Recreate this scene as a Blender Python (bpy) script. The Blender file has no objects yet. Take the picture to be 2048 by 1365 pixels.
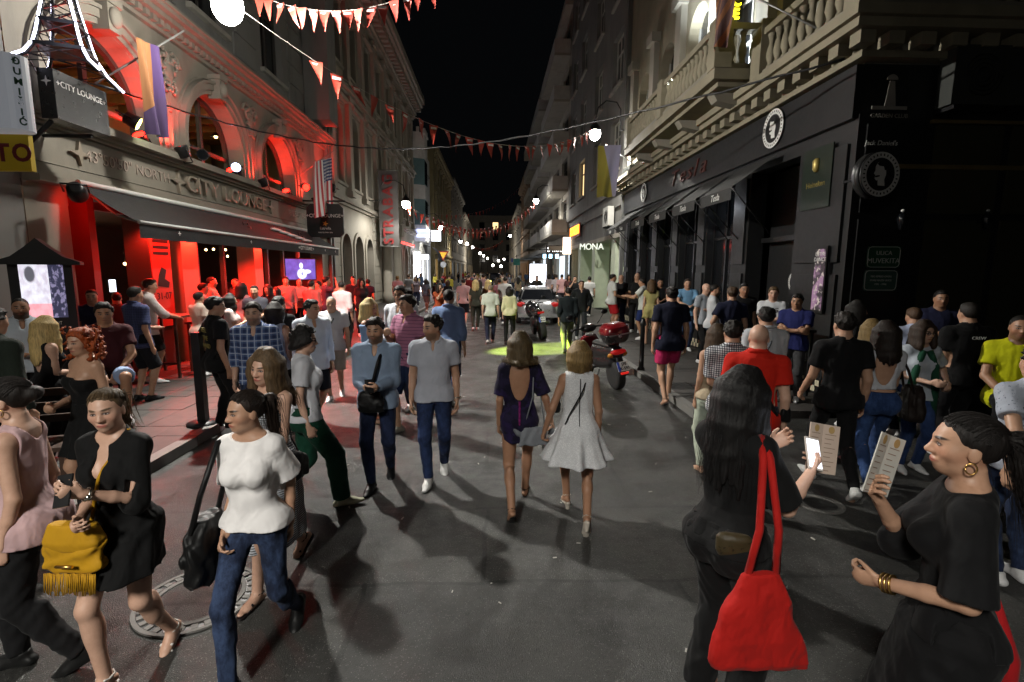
import bpy, bmesh, math, random
import numpy as np
from mathutils import Vector, Matrix, Euler
R = math.radians
random.seed(7); RNG = np.random.default_rng(7)
SC = bpy.context.scene
COL = SC.collection
# ---------------------------------------------------------------- camera
CAM_H = 2.15; FPX = 1000.0; PITCH = math.atan(142.5/FPX); YAW = math.atan(39/FPX); ROLL = R(0.35)
cam_d = bpy.data.cameras.new('camera'); cam = bpy.data.objects.new('camera', cam_d); COL.objects.link(cam)
cam.location = (0, 0, CAM_H)
cam_d.sensor_width = 36; cam_d.lens = 36*FPX/2048; cam_d.clip_start = 0.05; cam_d.clip_end = 800
cam_m = Matrix.Rotation(-YAW, 3, 'Z') @ Matrix.Rotation(math.pi/2-PITCH, 3, 'X') @ Matrix.Rotation(ROLL, 3, 'Z')
cam.rotation_euler = cam_m.to_euler()
SC.camera = cam
# ---------------------------------------------------------------- night sky
W = bpy.data.worlds.new('World'); SC.world = W; W.use_nodes = True
bg = W.node_tree.nodes['Background']
bg.inputs[0].default_value = (0.75, 0.85, 1.0, 1); bg.inputs[1].default_value = 0.0016
SC.view_settings.view_transform = 'Standard'; SC.view_settings.look = 'None'
SC.view_settings.exposure = 0.25; SC.view_settings.gamma = 1.0
SC.render.engine = 'CYCLES'
SC.cycles.use_denoising = True; SC.cycles.adaptive_threshold = .02
SC.cycles.max_bounces = 4; SC.cycles.diffuse_bounces = 2; SC.cycles.glossy_bounces = 2
SC.cycles.transmission_bounces = 3; SC.cycles.transparent_max_bounces = 6
SC.cycles.sample_clamp_indirect = 3.0; SC.cycles.caustics_reflective = False; SC.cycles.caustics_refractive = False

# ---------------------------------------------------------------- pixel -> ray
def ray(px, py):
    v = cam_m @ Vector(((px-1024)/FPX, -(py-682.5)/FPX, -1))
    return v
def at_z(px, py, z=0.0):
    v = ray(px, py); t = (z-CAM_H)/v.z; return Vector((v.x*t, v.y*t, z))
def at_y(px, py, y):
    v = ray(px, py); t = y/v.y; return Vector((v.x*t, y, CAM_H+v.z*t))
def at_x(px, py, x):
    v = ray(px, py); t = x/v.x; return Vector((x, v.y*t, CAM_H+v.z*t))

# ---------------------------------------------------------------- materials
MATS = {}
def lin(c):
    return tuple(((x/12.92) if x <= 0.04045 else ((x+0.055)/1.055)**2.4) for x in c)
def srgb(h):
    h = h.lstrip('#'); return lin(tuple(int(h[i:i+2], 16)/255 for i in (0, 2, 4)))
class NT:
    """small helper for building node trees"""
    def __init__(s, m): s.t = m.node_tree; s.n = s.t.nodes; s.l = s.t.links
    def node(s, k, **kw):
        n = s.n.new(k)
        for a, b in kw.items(): setattr(n, a, b)
        return n
    def link(s, a, b): s.l.new(a, b)
    def put(s, sock, v):
        if hasattr(v, 'node'): s.l.new(v, sock)
        else: sock.default_value = v
    def math(s, op, a, b=None, c=None, clamp=False):
        n = s.node('ShaderNodeMath', operation=op, use_clamp=clamp)
        for i, v in enumerate((a, b, c)):
            if v is not None: s.put(n.inputs[i], v)
        return n.outputs[0]
    def vmath(s, op, a, b=None, out=0):
        n = s.node('ShaderNodeVectorMath', operation=op)
        for i, v in enumerate((a, b)):
            if v is not None: s.put(n.inputs[i], v)
        return n.outputs[out]
    def mix(s, f, a, b):
        n = s.node('ShaderNodeMix', data_type='RGBA')
        s.put(n.inputs[0], f); s.put(n.inputs[6], c4(a) if not hasattr(a, 'node') else a); s.put(n.inputs[7], c4(b) if not hasattr(b, 'node') else b)
        return n.outputs[2]
    def ramp(s, f, lo, hi):
        n = s.node('ShaderNodeMapRange', interpolation_type='SMOOTHSTEP')
        s.put(n.inputs[0], f); n.inputs[1].default_value = lo; n.inputs[2].default_value = hi
        return n.outputs[0]
    def noise(s, scale, detail=3, vec=None, rough=.55, out=0):
        n = s.node('ShaderNodeTexNoise'); n.inputs['Scale'].default_value = scale; n.inputs['Detail'].default_value = detail
        n.inputs['Roughness'].default_value = rough
        if vec is not None: s.l.new(vec, n.inputs['Vector'])
        return n.outputs[out]
    def scaled(s, v, sc):
        return s.vmath('MULTIPLY', v, tuple(sc))
    def bump(s, h, strength=.3, dist=.01, normal=None):
        n = s.node('ShaderNodeBump'); n.inputs['Strength'].default_value = strength; n.inputs['Distance'].default_value = dist
        s.put(n.inputs['Height'], h)
        if normal is not None: s.l.new(normal, n.inputs['Normal'])
        return n.outputs[0]
def c4(c): return tuple(c)[:3] + (1.0,)
def new_mat(name):
    m = bpy.data.materials.new(name); m.use_nodes = True
    t = NT(m); p = t.n['Principled BSDF']; return m, t, p
def mat(name, col, rough=.6, metal=0.0, var=.25, vs=3.0, bump=.15, bs=60.0, bd=.004, spec=.5, coat=0, dirt=0.0, dcol=(.02, .018, .015)):
    """plain painted / plaster / metal surface with uneven tone, wear and fine relief"""
    if name in MATS: return MATS[name]
    m, t, p = new_mat(name)
    tc = t.node('ShaderNodeTexCoord').outputs['Object']
    n1 = t.noise(vs, 5, tc, .6)
    k = t.math('MULTIPLY_ADD', t.math('SUBTRACT', n1, .5), var*2, 1.0)
    col_ = t.vmath('MULTIPLY', tuple(col), (1, 1, 1))
    mm = t.node('ShaderNodeVectorMath', operation='SCALE'); t.l.new(col_, mm.inputs[0]); t.l.new(k, mm.inputs[3])
    out = mm.outputs[0]
    if dirt:
        st = t.noise(1.3, 6, t.scaled(tc, (1.0, 1.0, .25)), .65)
        out = t.mix(t.math('MULTIPLY', t.ramp(st, .48, .72), dirt), out, dcol)
    t.l.new(out, p.inputs['Base Color'])
    rr = t.math('MULTIPLY_ADD', t.noise(vs*4, 3, tc), .25, rough-.12)
    t.l.new(rr, p.inputs['Roughness'])
    p.inputs['Metallic'].default_value = metal; p.inputs['Specular IOR Level'].default_value = spec
    p.inputs['Coat Weight'].default_value = coat; p.inputs['Coat Roughness'].default_value = .08
    if bump: t.l.new(t.bump(t.noise(bs, 4, tc), bump, bd), p.inputs['Normal'])
    MATS[name] = m; return m
def emit(name, col, st, base=None):
    if name in MATS: return MATS[name]
    m, t, p = new_mat(name)
    p.inputs['Base Color'].default_value = c4(base or col); p.inputs['Emission Color'].default_value = c4(col)
    p.inputs['Emission Strength'].default_value = st; p.inputs['Roughness'].default_value = .4
    MATS[name] = m; return m
def glass_mat(name, tint=(.02, .022, .025), rough=.06, alpha=.45):
    if name in MATS: return MATS[name]
    m, t, p = new_mat(name)
    p.inputs['Base Color'].default_value = c4(tint); p.inputs['Roughness'].default_value = rough
    p.inputs['Alpha'].default_value = alpha; p.inputs['Specular IOR Level'].default_value = .7
    MATS[name] = m; return m

# ---------------------------------------------------------------- mesh helpers
class MB:
    def __init__(s): s.v = []; s.f = []; s.smooth = []
    def add(s, vs, fs, smooth=False):
        o = len(s.v); s.v += [tuple(v) for v in vs]; s.f += [tuple(i+o for i in f) for f in fs]; s.smooth += [smooth]*len(fs); return s
    def box(s, x0, x1, y0, y1, z0, z1, M=None):
        vs = [Vector((x, y, z)) for z in (z0, z1) for y in (y0, y1) for x in (x0, x1)]
        if M is not None: vs = [M @ v for v in vs]
        return s.add(vs, [(0, 2, 3, 1), (4, 5, 7, 6), (0, 1, 5, 4), (2, 6, 7, 3), (0, 4, 6, 2), (1, 3, 7, 5)])
    def bar(s, a, b, w, h=None, up=(0, 0, 1)):
        a, b = Vector(a), Vector(b); d = b-a; L = d.length
        if L < 1e-6: return s
        z = d/L; u = Vector(up)
        if abs(z.dot(u)) > .98: u = Vector((0, 1, 0))
        x = u.cross(z).normalized(); y = z.cross(x); h = h or w
        M = Matrix((x, y, z)).transposed().to_4x4(); M.translation = a
        return s.box(-w/2, w/2, -h/2, h/2, 0, L, M)
    def tube(s, pts, r, n=8, caps=True):
        pts = [Vector(p) for p in pts]; rr = r if isinstance(r, (list, tuple)) else [r]*len(pts)
        rings = []; prev = None
        for i, p in enumerate(pts):
            d = (pts[min(i+1, len(pts)-1)]-pts[max(i-1, 0)])
            d = d.normalized() if d.length > 1e-9 else Vector((0, 0, 1))
            if prev is None:
                u = Vector((0, 0, 1)) if abs(d.z) < .95 else Vector((1, 0, 0))
                x = u.cross(d).normalized()
            else:
                x = (prev-d*prev.dot(d)).normalized()
            prev = x; y = d.cross(x)
            rings.append([p+(x*math.cos(2*math.pi*k/n)+y*math.sin(2*math.pi*k/n))*rr[i] for k in range(n)])
        vs = [v for rg in rings for v in rg]; fs = []
        for i in range(len(rings)-1):
            for k in range(n): fs.append((i*n+k, i*n+(k+1) % n, (i+1)*n+(k+1) % n, (i+1)*n+k))
        s.add(vs, fs, True)
        if caps:
            o = len(s.v)-len(vs)
            s.f.append(tuple(o+k for k in reversed(range(n)))); s.f.append(tuple(o+(len(rings)-1)*n+k for k in range(n))); s.smooth += [False, False]
        return s
    def lathe(s, prof, n=16, c=(0, 0, 0), M=None, smooth=True):
        vs = []; fs = []
        for (r, z) in prof:
            for k in range(n):
                a = 2*math.pi*k/n; v = Vector((r*math.cos(a), r*math.sin(a), z))
                if M is not None: v = M @ v
                vs.append(v+Vector(c))
        for i in range(len(prof)-1):
            for k in range(n): fs.append((i*n+k, i*n+(k+1) % n, (i+1)*n+(k+1) % n, (i+1)*n+k))
        s.add(vs, fs, smooth)
        o = len(s.v)-len(vs)
        s.f.append(tuple(o+k for k in reversed(range(n)))); s.f.append(tuple(o+(len(prof)-1)*n+k for k in range(n))); s.smooth += [False, False]
        return s
    def sphere(s, c, r, n=12, m=8, M=None):
        rx = r if isinstance(r, (tuple, list)) else (r, r, r)
        vs = []; fs = []
        for i in range(m+1):
            th = math.pi*i/m
            for k in range(n):
                a = 2*math.pi*k/n
                v = Vector((rx[0]*math.sin(th)*math.cos(a), rx[1]*math.sin(th)*math.sin(a), rx[2]*math.cos(th)))
                if M is not None: v = M @ v
                vs.append(v+Vector(c))
        for i in range(m):
            for k in range(n): fs.append((i*n+k, (i+1)*n+k, (i+1)*n+(k+1) % n, i*n+(k+1) % n))
        return s.add(vs, fs, True)
    def prism(s, poly, f, d):
        """poly: 2D points, f(a,b,c)->3D, from c=d[0] to d[1]"""
        n = len(poly); vs = [f(a, b, d[0]) for a, b in poly]+[f(a, b, d[1]) for a, b in poly]
        fs = [tuple(range(n)), tuple(reversed(range(n, 2*n)))]+[(i, (i+1) % n, n+(i+1) % n, n+i) for i in range(n)]
        return s.add(vs, fs)
    def mesh(s, name, m=None):
        me = bpy.data.meshes.new(name); me.from_pydata([tuple(v) for v in s.v], [], s.f)
        me.polygons.foreach_set('use_smooth', s.smooth)
        if m: me.materials.append(m)
        me.update(); return me
    def build(s, name, m=None, parent=None, loc=None, rot=None):
        o = bpy.data.objects.new(name, s.mesh(name, m)); COL.objects.link(o)
        if parent is not None: o.parent = parent
        if loc is not None: o.location = loc
        if rot is not None: o.rotation_euler = rot
        return o
def inst(me, name, parent=None, loc=(0, 0, 0), rot=(0, 0, 0), scale=None):
    o = bpy.data.objects.new(name, me); COL.objects.link(o); o.parent = parent; o.location = loc; o.rotation_euler = rot
    if scale: o.scale = scale
    return o
def empty(name, label, cat, loc=(0, 0, 0), rz=0, group=None):
    o = bpy.data.objects.new(name, None); COL.objects.link(o); o.location = loc; o.rotation_euler = (0, 0, rz)
    o.empty_display_size = .1
    return tag(o, label, cat, group)
def tag(o, label=None, cat=None, group=None, kind=None):
    if label: o['label'] = label
    if cat: o['category'] = cat
    if group: o['group'] = group
    if kind: o['kind'] = kind
    return o
TSC = bpy.data.scenes.new('text_tmp')
TCACHE = {}
def glyphs(s, size, ext, align, shear, space, bold, m):
    key = (s, size, ext, align, shear, space, bold, m.name)
    if key in TCACHE: return TCACHE[key]
    c = bpy.data.curves.new('txt', 'FONT'); c.body = s; c.size = size; c.extrude = ext; c.align_x = align; c.align_y = 'CENTER'
    c.shear = shear; c.space_character = space; c.resolution_u = 3; c.offset = bold
    t = bpy.data.objects.new('tmp', c); TSC.collection.objects.link(t)
    TSC.view_layers[0].update(); dg = TSC.view_layers[0].depsgraph; me = bpy.data.meshes.new_from_object(t.evaluated_get(dg))
    bpy.data.objects.remove(t); me.materials.clear(); me.materials.append(m); TCACHE[key] = me; return me
def text(name, s, size, m, parent=None, loc=(0, 0, 0), rot=(0, 0, 0), ext=.004, align='CENTER', shear=0, sx=1.0, space=1.0, bold=0.0):
    me = glyphs(s, size, ext, align, shear, space, bold, m); me.name = name
    return inst(me, name, parent, loc, rot, (sx, 1, 1))
def letters(name, s, size, m, parent, loc, rot, ext=.004, shear=0, sx=1.0, bold=0.0):
    """a line of lettering with every letter a part of its own"""
    Rm = Euler(rot).to_matrix(); adv = []; x = 0
    for ch in s:
        if ch == ' ': adv.append(None); x += size*.35*sx; continue
        me = glyphs(ch, size, ext, 'LEFT', shear, 1.0, bold, m); xs = [v.co.x for v in me.vertices]; w = max(xs)-min(xs)
        adv.append((x-min(xs)*sx, me)); x += (w+size*.09)*sx
    for a in adv:
        if a: inst(a[1], name, parent, Vector(loc)+Rm @ Vector((a[0]-x/2, 0, 0)), rot, (sx, 1, 1))
# text orientations: readable from +X side / -X side / from -Y (camera side)
FACE_PX = (R(90), 0, R(90)); FACE_NX = (R(90), 0, R(-90)); FACE_NY = (R(90), 0, 0)
def lamp_light(kind, loc, energy, col=(1, 1, 1), size=.1, parent=None, rot=None, spot=None, blend=.4, target=None):
    l = bpy.data.lights.new('light', kind); l.energy = energy; l.color = col
    if kind in ('POINT', 'SPOT'): l.shadow_soft_size = size
    if kind == 'AREA': l.size = size
    if spot: l.spot_size = R(spot); l.spot_blend = blend
    o = bpy.data.objects.new('light', l); COL.objects.link(o); o.location = loc
    if target is not None: o.rotation_euler = (Vector(target)-Vector(loc)).to_track_quat('-Z', 'Y').to_euler()
    elif rot: o.rotation_euler = rot
    return o
def ellmask(t, x, z, cx, cz, rx, rz, soft=.35):
    a = t.math('DIVIDE', t.math('SUBTRACT', x, cx), rx); b = t.math('DIVIDE', t.math('SUBTRACT', z, cz), rz)
    d = t.math('SQRT', t.math('ADD', t.math('MULTIPLY', a, a), t.math('MULTIPLY', b, b)))
    return t.math('SUBTRACT', 1.0, t.ramp(d, 1-soft, 1+soft))
def nth(i):
    return str(i)+('th' if 10 <= i % 100 <= 20 else {1: 'st', 2: 'nd', 3: 'rd'}.get(i % 10, 'th'))
# ================================================================ lamps that light the street (fixtures are built below)
XL, XR = -6.8, 5.5
LAMPS = []   # (position, wall x, power, label)
_l = at_x(455, 12, -4.3); LAMPS.append((_l, XL, 4000, 'large glowing street lamp on the lounge wall at the top edge'))
_l = at_x(1190, 268, 3.9); LAMPS.append((_l, XR, 1500, 'bright globe street lamp on a gooseneck arm above the dark bar'))
_l = at_x(812, 408, -4.6); LAMPS.append((_l, XL, 700, 'globe street lamp hanging beside the vertical red-lettered banner'))
_l = at_x(1072, 402, 3.4); LAMPS.append((_l, XR, 900, 'globe street lamp in front of the balconied block'))
_l = at_x(880, 455, -4.8); LAMPS.append((_l, XL, 700, 'globe street lamp beside the white lit shop sign'))
_l = at_x(1020, 472, 3.2); LAMPS.append((_l, XR, 500, 'small far globe lamp hanging alone before the black sky'))
_l = at_x(921, 483, -5.0); LAMPS.append((_l, XL, 400, 'far globe lamp, first of the row on the left facades'))
LAMPS.append((Vector((-2.6, -4.0, 6.2)), -3.8, 3100, 'street lamp standing behind the camera, added out of view to light faces'))  # unseen lamp added behind the camera to light figures facing it
for _p, _w, _e, _ in LAMPS:
    lamp_light('SPOT', _p-Vector((0, 0, .30)), _e*.85, (1.0, .97, .89), .09 if _p.y > 0 else .7, spot=(138 if _e == 4000 else 172) if _p.y > 0 else 152, blend=.35 if _p.y > 0 else .7, rot=(0, R(-52) if _e == 4000 else 0, 0)); lamp_light('POINT', _p-Vector((0, 0, .30)), _e*(.14 if _e == 4000 else .10 if _p.y > 0 else .02), (1.0, .97, .89), .12)
# red wash of the lounge, yellow-green moving head, warm rooms: real fixtures, see their builders
RED = (1.0, .03, .015)
M_ASPH = None
def asphalt():
    m, t, p = new_mat('asphalt'); tc = t.node('ShaderNodeTexCoord').outputs['Object']
    a = t.noise(260, 2, tc); b = t.noise(1.1, 5, tc, .6); c = t.noise(38, 4, tc)
    v = t.node('ShaderNodeTexVoronoi'); v.inputs['Scale'].default_value = 190; t.l.new(tc, v.inputs['Vector'])
    k = t.math('ADD', t.math('MULTIPLY', a, .5), t.math('ADD', t.math('MULTIPLY', b, .7), t.math('MULTIPLY', c, .25)))
    col = t.mix(t.ramp(k, .45, 1.0), (.019, .019, .0185), (.062, .061, .056))
    col = t.mix(t.math('MULTIPLY', t.ramp(t.noise(2.2, 6, t.vmath('ADD', tc, (7, 3, 0)), .7), .6, .7), .45), col, (.018, .018, .018))
    cr = t.node('ShaderNodeTexVoronoi', feature='DISTANCE_TO_EDGE'); cr.inputs['Scale'].default_value = .55
    t.l.new(t.vmath('ADD', tc, t.scaled(t.noise(3, 4, tc, out=1), (.5, .5, 0))), cr.inputs['Vector'])
    col = t.mix(t.math('MULTIPLY', t.math('SUBTRACT', 1.0, t.ramp(cr.outputs['Distance'], .0, .006)), .3), col, (.012, .012, .012))
    fl = t.node('ShaderNodeTexVoronoi'); fl.inputs['Scale'].default_value = 120; t.l.new(tc, fl.inputs['Vector'])
    fs_ = t.node('ShaderNodeSeparateColor'); t.l.new(fl.outputs['Color'], fs_.inputs[0])
    col = t.mix(t.math('MULTIPLY', t.math('GREATER_THAN', fs_.outputs[0], .86), t.math('LESS_THAN', fl.outputs['Distance'], .38)), col, (.17, .165, .155))
    bk = t.node('ShaderNodeTexBrick'); bk.inputs['Scale'].default_value = .23; bk.offset = .37; bk.inputs['Mortar Size'].default_value = .004; bk.inputs['Color1'].default_value = (0, 0, 0, 1); bk.inputs['Color2'].default_value = (1, 1, 1, 1); bk.inputs['Mortar'].default_value = (.5, .5, .5, 1)
    t.l.new(t.vmath('ADD', tc, t.scaled(t.noise(2, 3, tc, out=1), (.12, .12, 0))), bk.inputs['Vector'])
    col = t.mix(t.math('MULTIPLY', t.ramp(bk.outputs['Color'], .55, .75), .35), col, (.020, .020, .021)); col = t.mix(t.math('MULTIPLY', bk.outputs['Fac'], .7), col, (.010, .010, .010))
    t.l.new(col, p.inputs['Base Color'])
    gm = t.node('ShaderNodeTexVoronoi'); gm.inputs['Scale'].default_value = 4.3; t.l.new(tc, gm.inputs['Vector']); col = t.mix(t.math('MULTIPLY', t.math('LESS_THAN', gm.outputs['Distance'], .085), .6), col, (.012, .012, .012)); t.l.new(col, p.inputs['Base Color'])
    t.l.new(t.math('MULTIPLY_ADD', t.ramp(t.noise(1.7, 5, t.vmath('ADD', tc, (2, 9, 0)), .65), .35, .7), .42, .30), p.inputs['Roughness'])
    t.l.new(t.bump(t.math('ADD', a, t.math('MULTIPLY', v.outputs['Distance'], 1.2)), .55, .008), p.inputs['Normal'])
    return m
M_ASPH = asphalt()
M_PAVE = mat('paver', (.048, .042, .038), .75, var=.35, vs=2.0, bump=.4, bs=90, dirt=.5)
M_KERB = mat('kerb_stone', (.17, .165, .155), .8, var=.3, bump=.4, bs=70, dirt=.5)
M_STONE = mat('cream_stone', (.20, .18, .145), .8, var=.25, vs=1.5, bump=.35, bs=45, dirt=.45, dcol=(.09, .08, .065))
M_STONE2 = mat('grey_stone', (.24, .225, .195), .82, var=.3, vs=1.2, bump=.35, bs=40, dirt=.5, dcol=(.06, .055, .045))
M_PALE = mat('pale_plaster', (.30, .275, .23), .85, var=.2, vs=.9, bump=.25, bs=30, dirt=.35, dcol=(.14, .125, .10))
M_GREY = mat('grey_plaster', (.15, .145, .135), .85, var=.3, vs=.7, bump=.3, bs=26, dirt=.5, dcol=(.05, .05, .045))
M_BROWN = mat('brown_plaster', (.26, .16, .09), .85, var=.3, vs=.8, dirt=.4)
M_YELL = mat('ochre_plaster', (.34, .27, .13), .85, var=.3, vs=.8, dirt=.45)
M_DARKP = mat('black_cladding', (.009, .0095, .0105), .55, var=.4, vs=2, bump=.12, bs=20, spec=.5)
M_DARKP2 = mat('black_panel', (.008, .0085, .0095), .5, var=.4, vs=3, bump=.1)
M_BLACK = mat('black_metal', (.012, .012, .013), .4, .3, bump=.1)
M_FRAME = mat('dark_frame', (.03, .026, .022), .5, bump=.1)
M_WFRAME = mat('pale_frame', (.34, .33, .30), .6, bump=.1)
M_TEAL = mat('teal_paint', (.09, .17, .18), .6, bump=.1)
M_BAL = mat('balustrade_stone', (.21, .185, .13), .8, var=.3, vs=3, bump=.35, bs=45, dirt=.4, dcol=(.12, .10, .07))
M_PIPE = mat('zinc_pipe', (.22, .22, .21), .45, .7, bump=.1)
M_GLASS = glass_mat('window_glass'); M_GLASSD = mat('dark_glass', (.008, .009, .011), .08, var=.1, bump=.02, bs=3, bd=.02, spec=.8)
M_REDP = mat('red_paint', (.30, .02, .015), .45, bump=.1); M_INT = mat('bar_wall', (.05, .03, .025), .7, bump=.2)
M_WHITE = mat('white_paint', (.75, .75, .74), .5, var=.08, bump=.08)
M_ROOF = mat('roof_tile', (.09, .06, .05), .8)
E_LAMP = emit('lamp_glow', (1.0, .97, .88), 60); E_REDL = emit('red_glow', (1, .006, .003), 22); E_WARM = emit('warm_glow', (1, .62, .25), 12)
E_WHITE = emit('white_sign_glow', (.86, .9, 1.0), 5.5)
# ---------------------------------------------------------------- ground
g_ = MB().box(-60, 90, -40, 300, -.6, -.12); tag(g_.build('ground', mat('earth', (.05, .045, .04), .9)), kind='structure')
r_ = MB(); ns = 60
r_.box(XL-4, 60, -30, 260, -.12, 0); tag(r_.build('road', M_ASPH), kind='structure')
def pavement(name, x0, x1, y0, y1, kx, tiles=None, kw=.14):
    """raised pavement with kerb stones (each a part); tiles: (size, y_from, y_to) laid as single pavers"""
    top = .11
    b = MB(); ty0, ty1 = (tiles[1], tiles[2]) if tiles else (None, None)
    b.box(x0, x1, y0, y1, .004, top-(.035 if False else 0.0)-.03)
    o = b.build(name, M_PAVE); tag(o, kind='structure')
    sl = MB()
    if tiles:
        if y0 < ty0: sl.box(x0, x1, y0, ty0, top-.03, top)
        sl.box(x0, x1, ty1, y1, top-.03, top)
    else: sl.box(x0, x1, y0, y1, top-.03, top)
    sl.build('paving_slab', M_PAVE, o)
    if tiles:
        sz = tiles[0]; g = .008; bm = MB().box(g/2, sz-g/2, g/2, sz-g/2, 0, .03); me = bm.mesh('paver', M_PAVE); ny = int((ty1-ty0)/sz); nx = int(round((x1-x0)/sz)); sx = (x1-x0)/nx/sz
        for j in range(ny):
            for i in range(nx):
                t = inst(me, 'paver', o, (x0+i*sz*sx, ty0+j*(ty1-ty0)/ny, top-.031+random.uniform(-.003, .003)), (random.uniform(-.004, .004), random.uniform(-.004, .004), 0), (sx, (ty1-ty0)/ny/sz, 1))
    k = MB().box(-kw/2, kw/2, .004, .996, 0, top+.012); me = k.mesh('kerb_stone', M_KERB)
    yy = y0
    while yy < min(y1, 40): inst(me, 'kerb_stone', o, (kx, yy, .004+random.uniform(-.003, .003))); yy += 1.0
    if yy < y1: MB().box(kx-kw/2, kx+kw/2, yy, y1, .004, top+.01).build('kerb_run', M_KERB, o)
    return o
pavement('pavement_left', XL-.02, -3.74, -6, 220, -3.66, (.385, 2.2, 13.4))
pavement('pavement_right', 3.09, XR-.002, 7.0, 220, 3.01, (.48, 7.0, 20.0))
# ---------------------------------------------------------------- facades
class Fac:
    def __init__(s, side, pos): s.side, s.pos = side, pos
    def p(s, u, v, w=0.0):
        if s.side == 'L': return Vector((s.pos+w, u, v))
        if s.side == 'R': return Vector((s.pos-w, u, v))
        return Vector((u, s.pos-w, v))
    def box(s, mb, u0, u1, v0, v1, w0, w1):
        vs = [s.p(u, v, w) for w in (w0, w1) for v in (v0, v1) for u in (u0, u1)]
        return mb.add(vs, [(0, 2, 3, 1), (4, 5, 7, 6), (0, 1, 5, 4), (2, 6, 7, 3), (0, 4, 6, 2), (1, 3, 7, 5)])
    def part(s, name, m, parent, boxes):
        mb = MB()
        for b in boxes: s.box(mb, *b)
        return mb.build(name, m, parent)
    def wall(s, u0, u1, v0, v1, ops=(), depth=.28, m=None, parent=None, name='wall'):
        mb = MB(); us = sorted({u0, u1, *[o[0] for o in ops], *[o[1] for o in ops]}); vs = sorted({v0, v1, *[o[2] for o in ops], *[o[3] for o in ops]})
        us = [u for u in us if u0 <= u <= u1]; vs = [v for v in vs if v0 <= v <= v1]
        for i in range(len(us)-1):
            for j in range(len(vs)-1):
                cu, cv = (us[i]+us[i+1])/2, (vs[j]+vs[j+1])/2
                if any(o[0] < cu < o[1] and o[2] < cv < o[3] for o in ops): continue
                mb.add([s.p(us[i], vs[j]), s.p(us[i+1], vs[j]), s.p(us[i+1], vs[j+1]), s.p(us[i], vs[j+1])], [(0, 1, 2, 3)])
        for o in ops:
            a, b, c, d = o[:4]; dep = depth
            if len(o) > 4 and o[4] == 'arch':
                r = (b-a)/2; sp = d-r; n = 14; pts = [(a+r-r*math.cos(math.pi*k/n), sp+r*math.sin(math.pi*k/n)) for k in range(n+1)]
                for k in range(n):
                    (x0, y0), (x1, y1) = pts[k], pts[k+1]
                    mb.add([s.p(x0, y0), s.p(x1, y1), s.p(x1, d), s.p(x0, d)], [(0, 1, 2, 3)])
                    mb.add([s.p(x0, y0), s.p(x1, y1), s.p(x1, y1, -dep), s.p(x0, y0, -dep)], [(0, 1, 2, 3)])
                for x in (a, b): mb.add([s.p(x, c), s.p(x, sp), s.p(x, sp, -dep), s.p(x, c, -dep)], [(0, 1, 2, 3)])
                mb.add([s.p(a, c), s.p(b, c), s.p(b, c, -dep), s.p(a, c, -dep)], [(0, 1, 2, 3)])
            else:
                for x in (a, b): mb.add([s.p(x, c), s.p(x, d), s.p(x, d, -dep), s.p(x, c, -dep)], [(0, 1, 2, 3)])
                for y in (c, d): mb.add([s.p(a, y), s.p(b, y), s.p(b, y, -dep), s.p(a, y, -dep)], [(0, 1, 2, 3)])
        return mb.build(name, m, parent)
    def arch_ring(s, mb, cu, sp, r0, r1, w0, w1, n=20, legs=0.0):
        pts = [(math.cos(math.pi*k/n), math.sin(math.pi*k/n)) for k in range(n+1)]
        for k in range(n):
            (c0, s0), (c1, s1) = pts[k], pts[k+1]
            q = [(cu+r0*c0, sp+r0*s0), (cu+r1*c0, sp+r1*s0), (cu+r1*c1, sp+r1*s1), (cu+r0*c1, sp+r0*s1)]
            mb.add([s.p(a, b, w) for w in (w0, w1) for a, b in q], [(3, 2, 1, 0), (4, 5, 6, 7), (0, 1, 5, 4), (1, 2, 6, 5), (2, 3, 7, 6), (3, 0, 4, 7)])
        if legs:
            for sg in (-1, 1): s.box(mb, *(sorted((cu+sg*r0, cu+sg*r1))), sp-legs, sp, w0, w1)
        return mb
def window(f, a, b, c, d, parent, depth=.22, fm=None, gm=None, nv=1, nh=1, sill=True, pane=None, hood=None, hm=None):
    fm = fm or M_FRAME; t = .07
    wf = MB(); f.box(wf, a, b, c, c+t, -depth-.05, -depth+.03); f.box(wf, a, b, d-t, d, -depth-.05, -depth+.03); f.box(wf, a, a+t, c+t, d-t, -depth-.05, -depth+.03); f.box(wf, b-t, b, c+t, d-t, -depth-.05, -depth+.03)
    for i in range(nv):
        u = a+(b-a)*(i+1)/(nv+1); f.box(wf, u-.03, u+.03, c+t, d-t, -depth-.04, -depth+.02)
    for i in range(nh):
        v = c+(d-c)*(.68 if nh == 1 else (i+1)/(nh+1)); f.box(wf, a+t, b-t, v-.03, v+.03, -depth-.045, -depth+.025)
    o = wf.build('window', fm, parent)
    f.part('pane', gm or M_GLASSD, o, [(a+.01, b-.01, c+.01, d-.01, -depth-.045, -depth-.02)])
    if sill: f.part('sill', hm or M_STONE2, o, [(a-.12, b+.12, c-.12, c-.005, -.1, .13)])
    if hood: f.part('hood', hm or M_STONE2, o, [(a-.2, b+.2, d+.18, d+.34, -.05, .26), (a-.13, b+.13, d+.05, d+.18, -.05, .1)])
    return o
def building(name, label, loc): return empty(name, label, 'building', loc)
FL, FR = Fac('L', XL), Fac('R', XR)
# helper: building shell behind a facade (roof and far walls) so that the block is solid
def shell(f, u0, u1, h, depth, m, parent, back=.3):
    mb = MB(); f.box(mb, u0, u1, h-.25, h, -depth, -.02); f.box(mb, u0, u0+.05, 0, h-.25, -depth, -back); f.box(mb, u1-.05, u1, 0, h-.25, -depth, -back); f.box(mb, u0, u1, 0, h-.25, -depth-.1, -depth)
    return mb.build('shell', m, parent)
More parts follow.
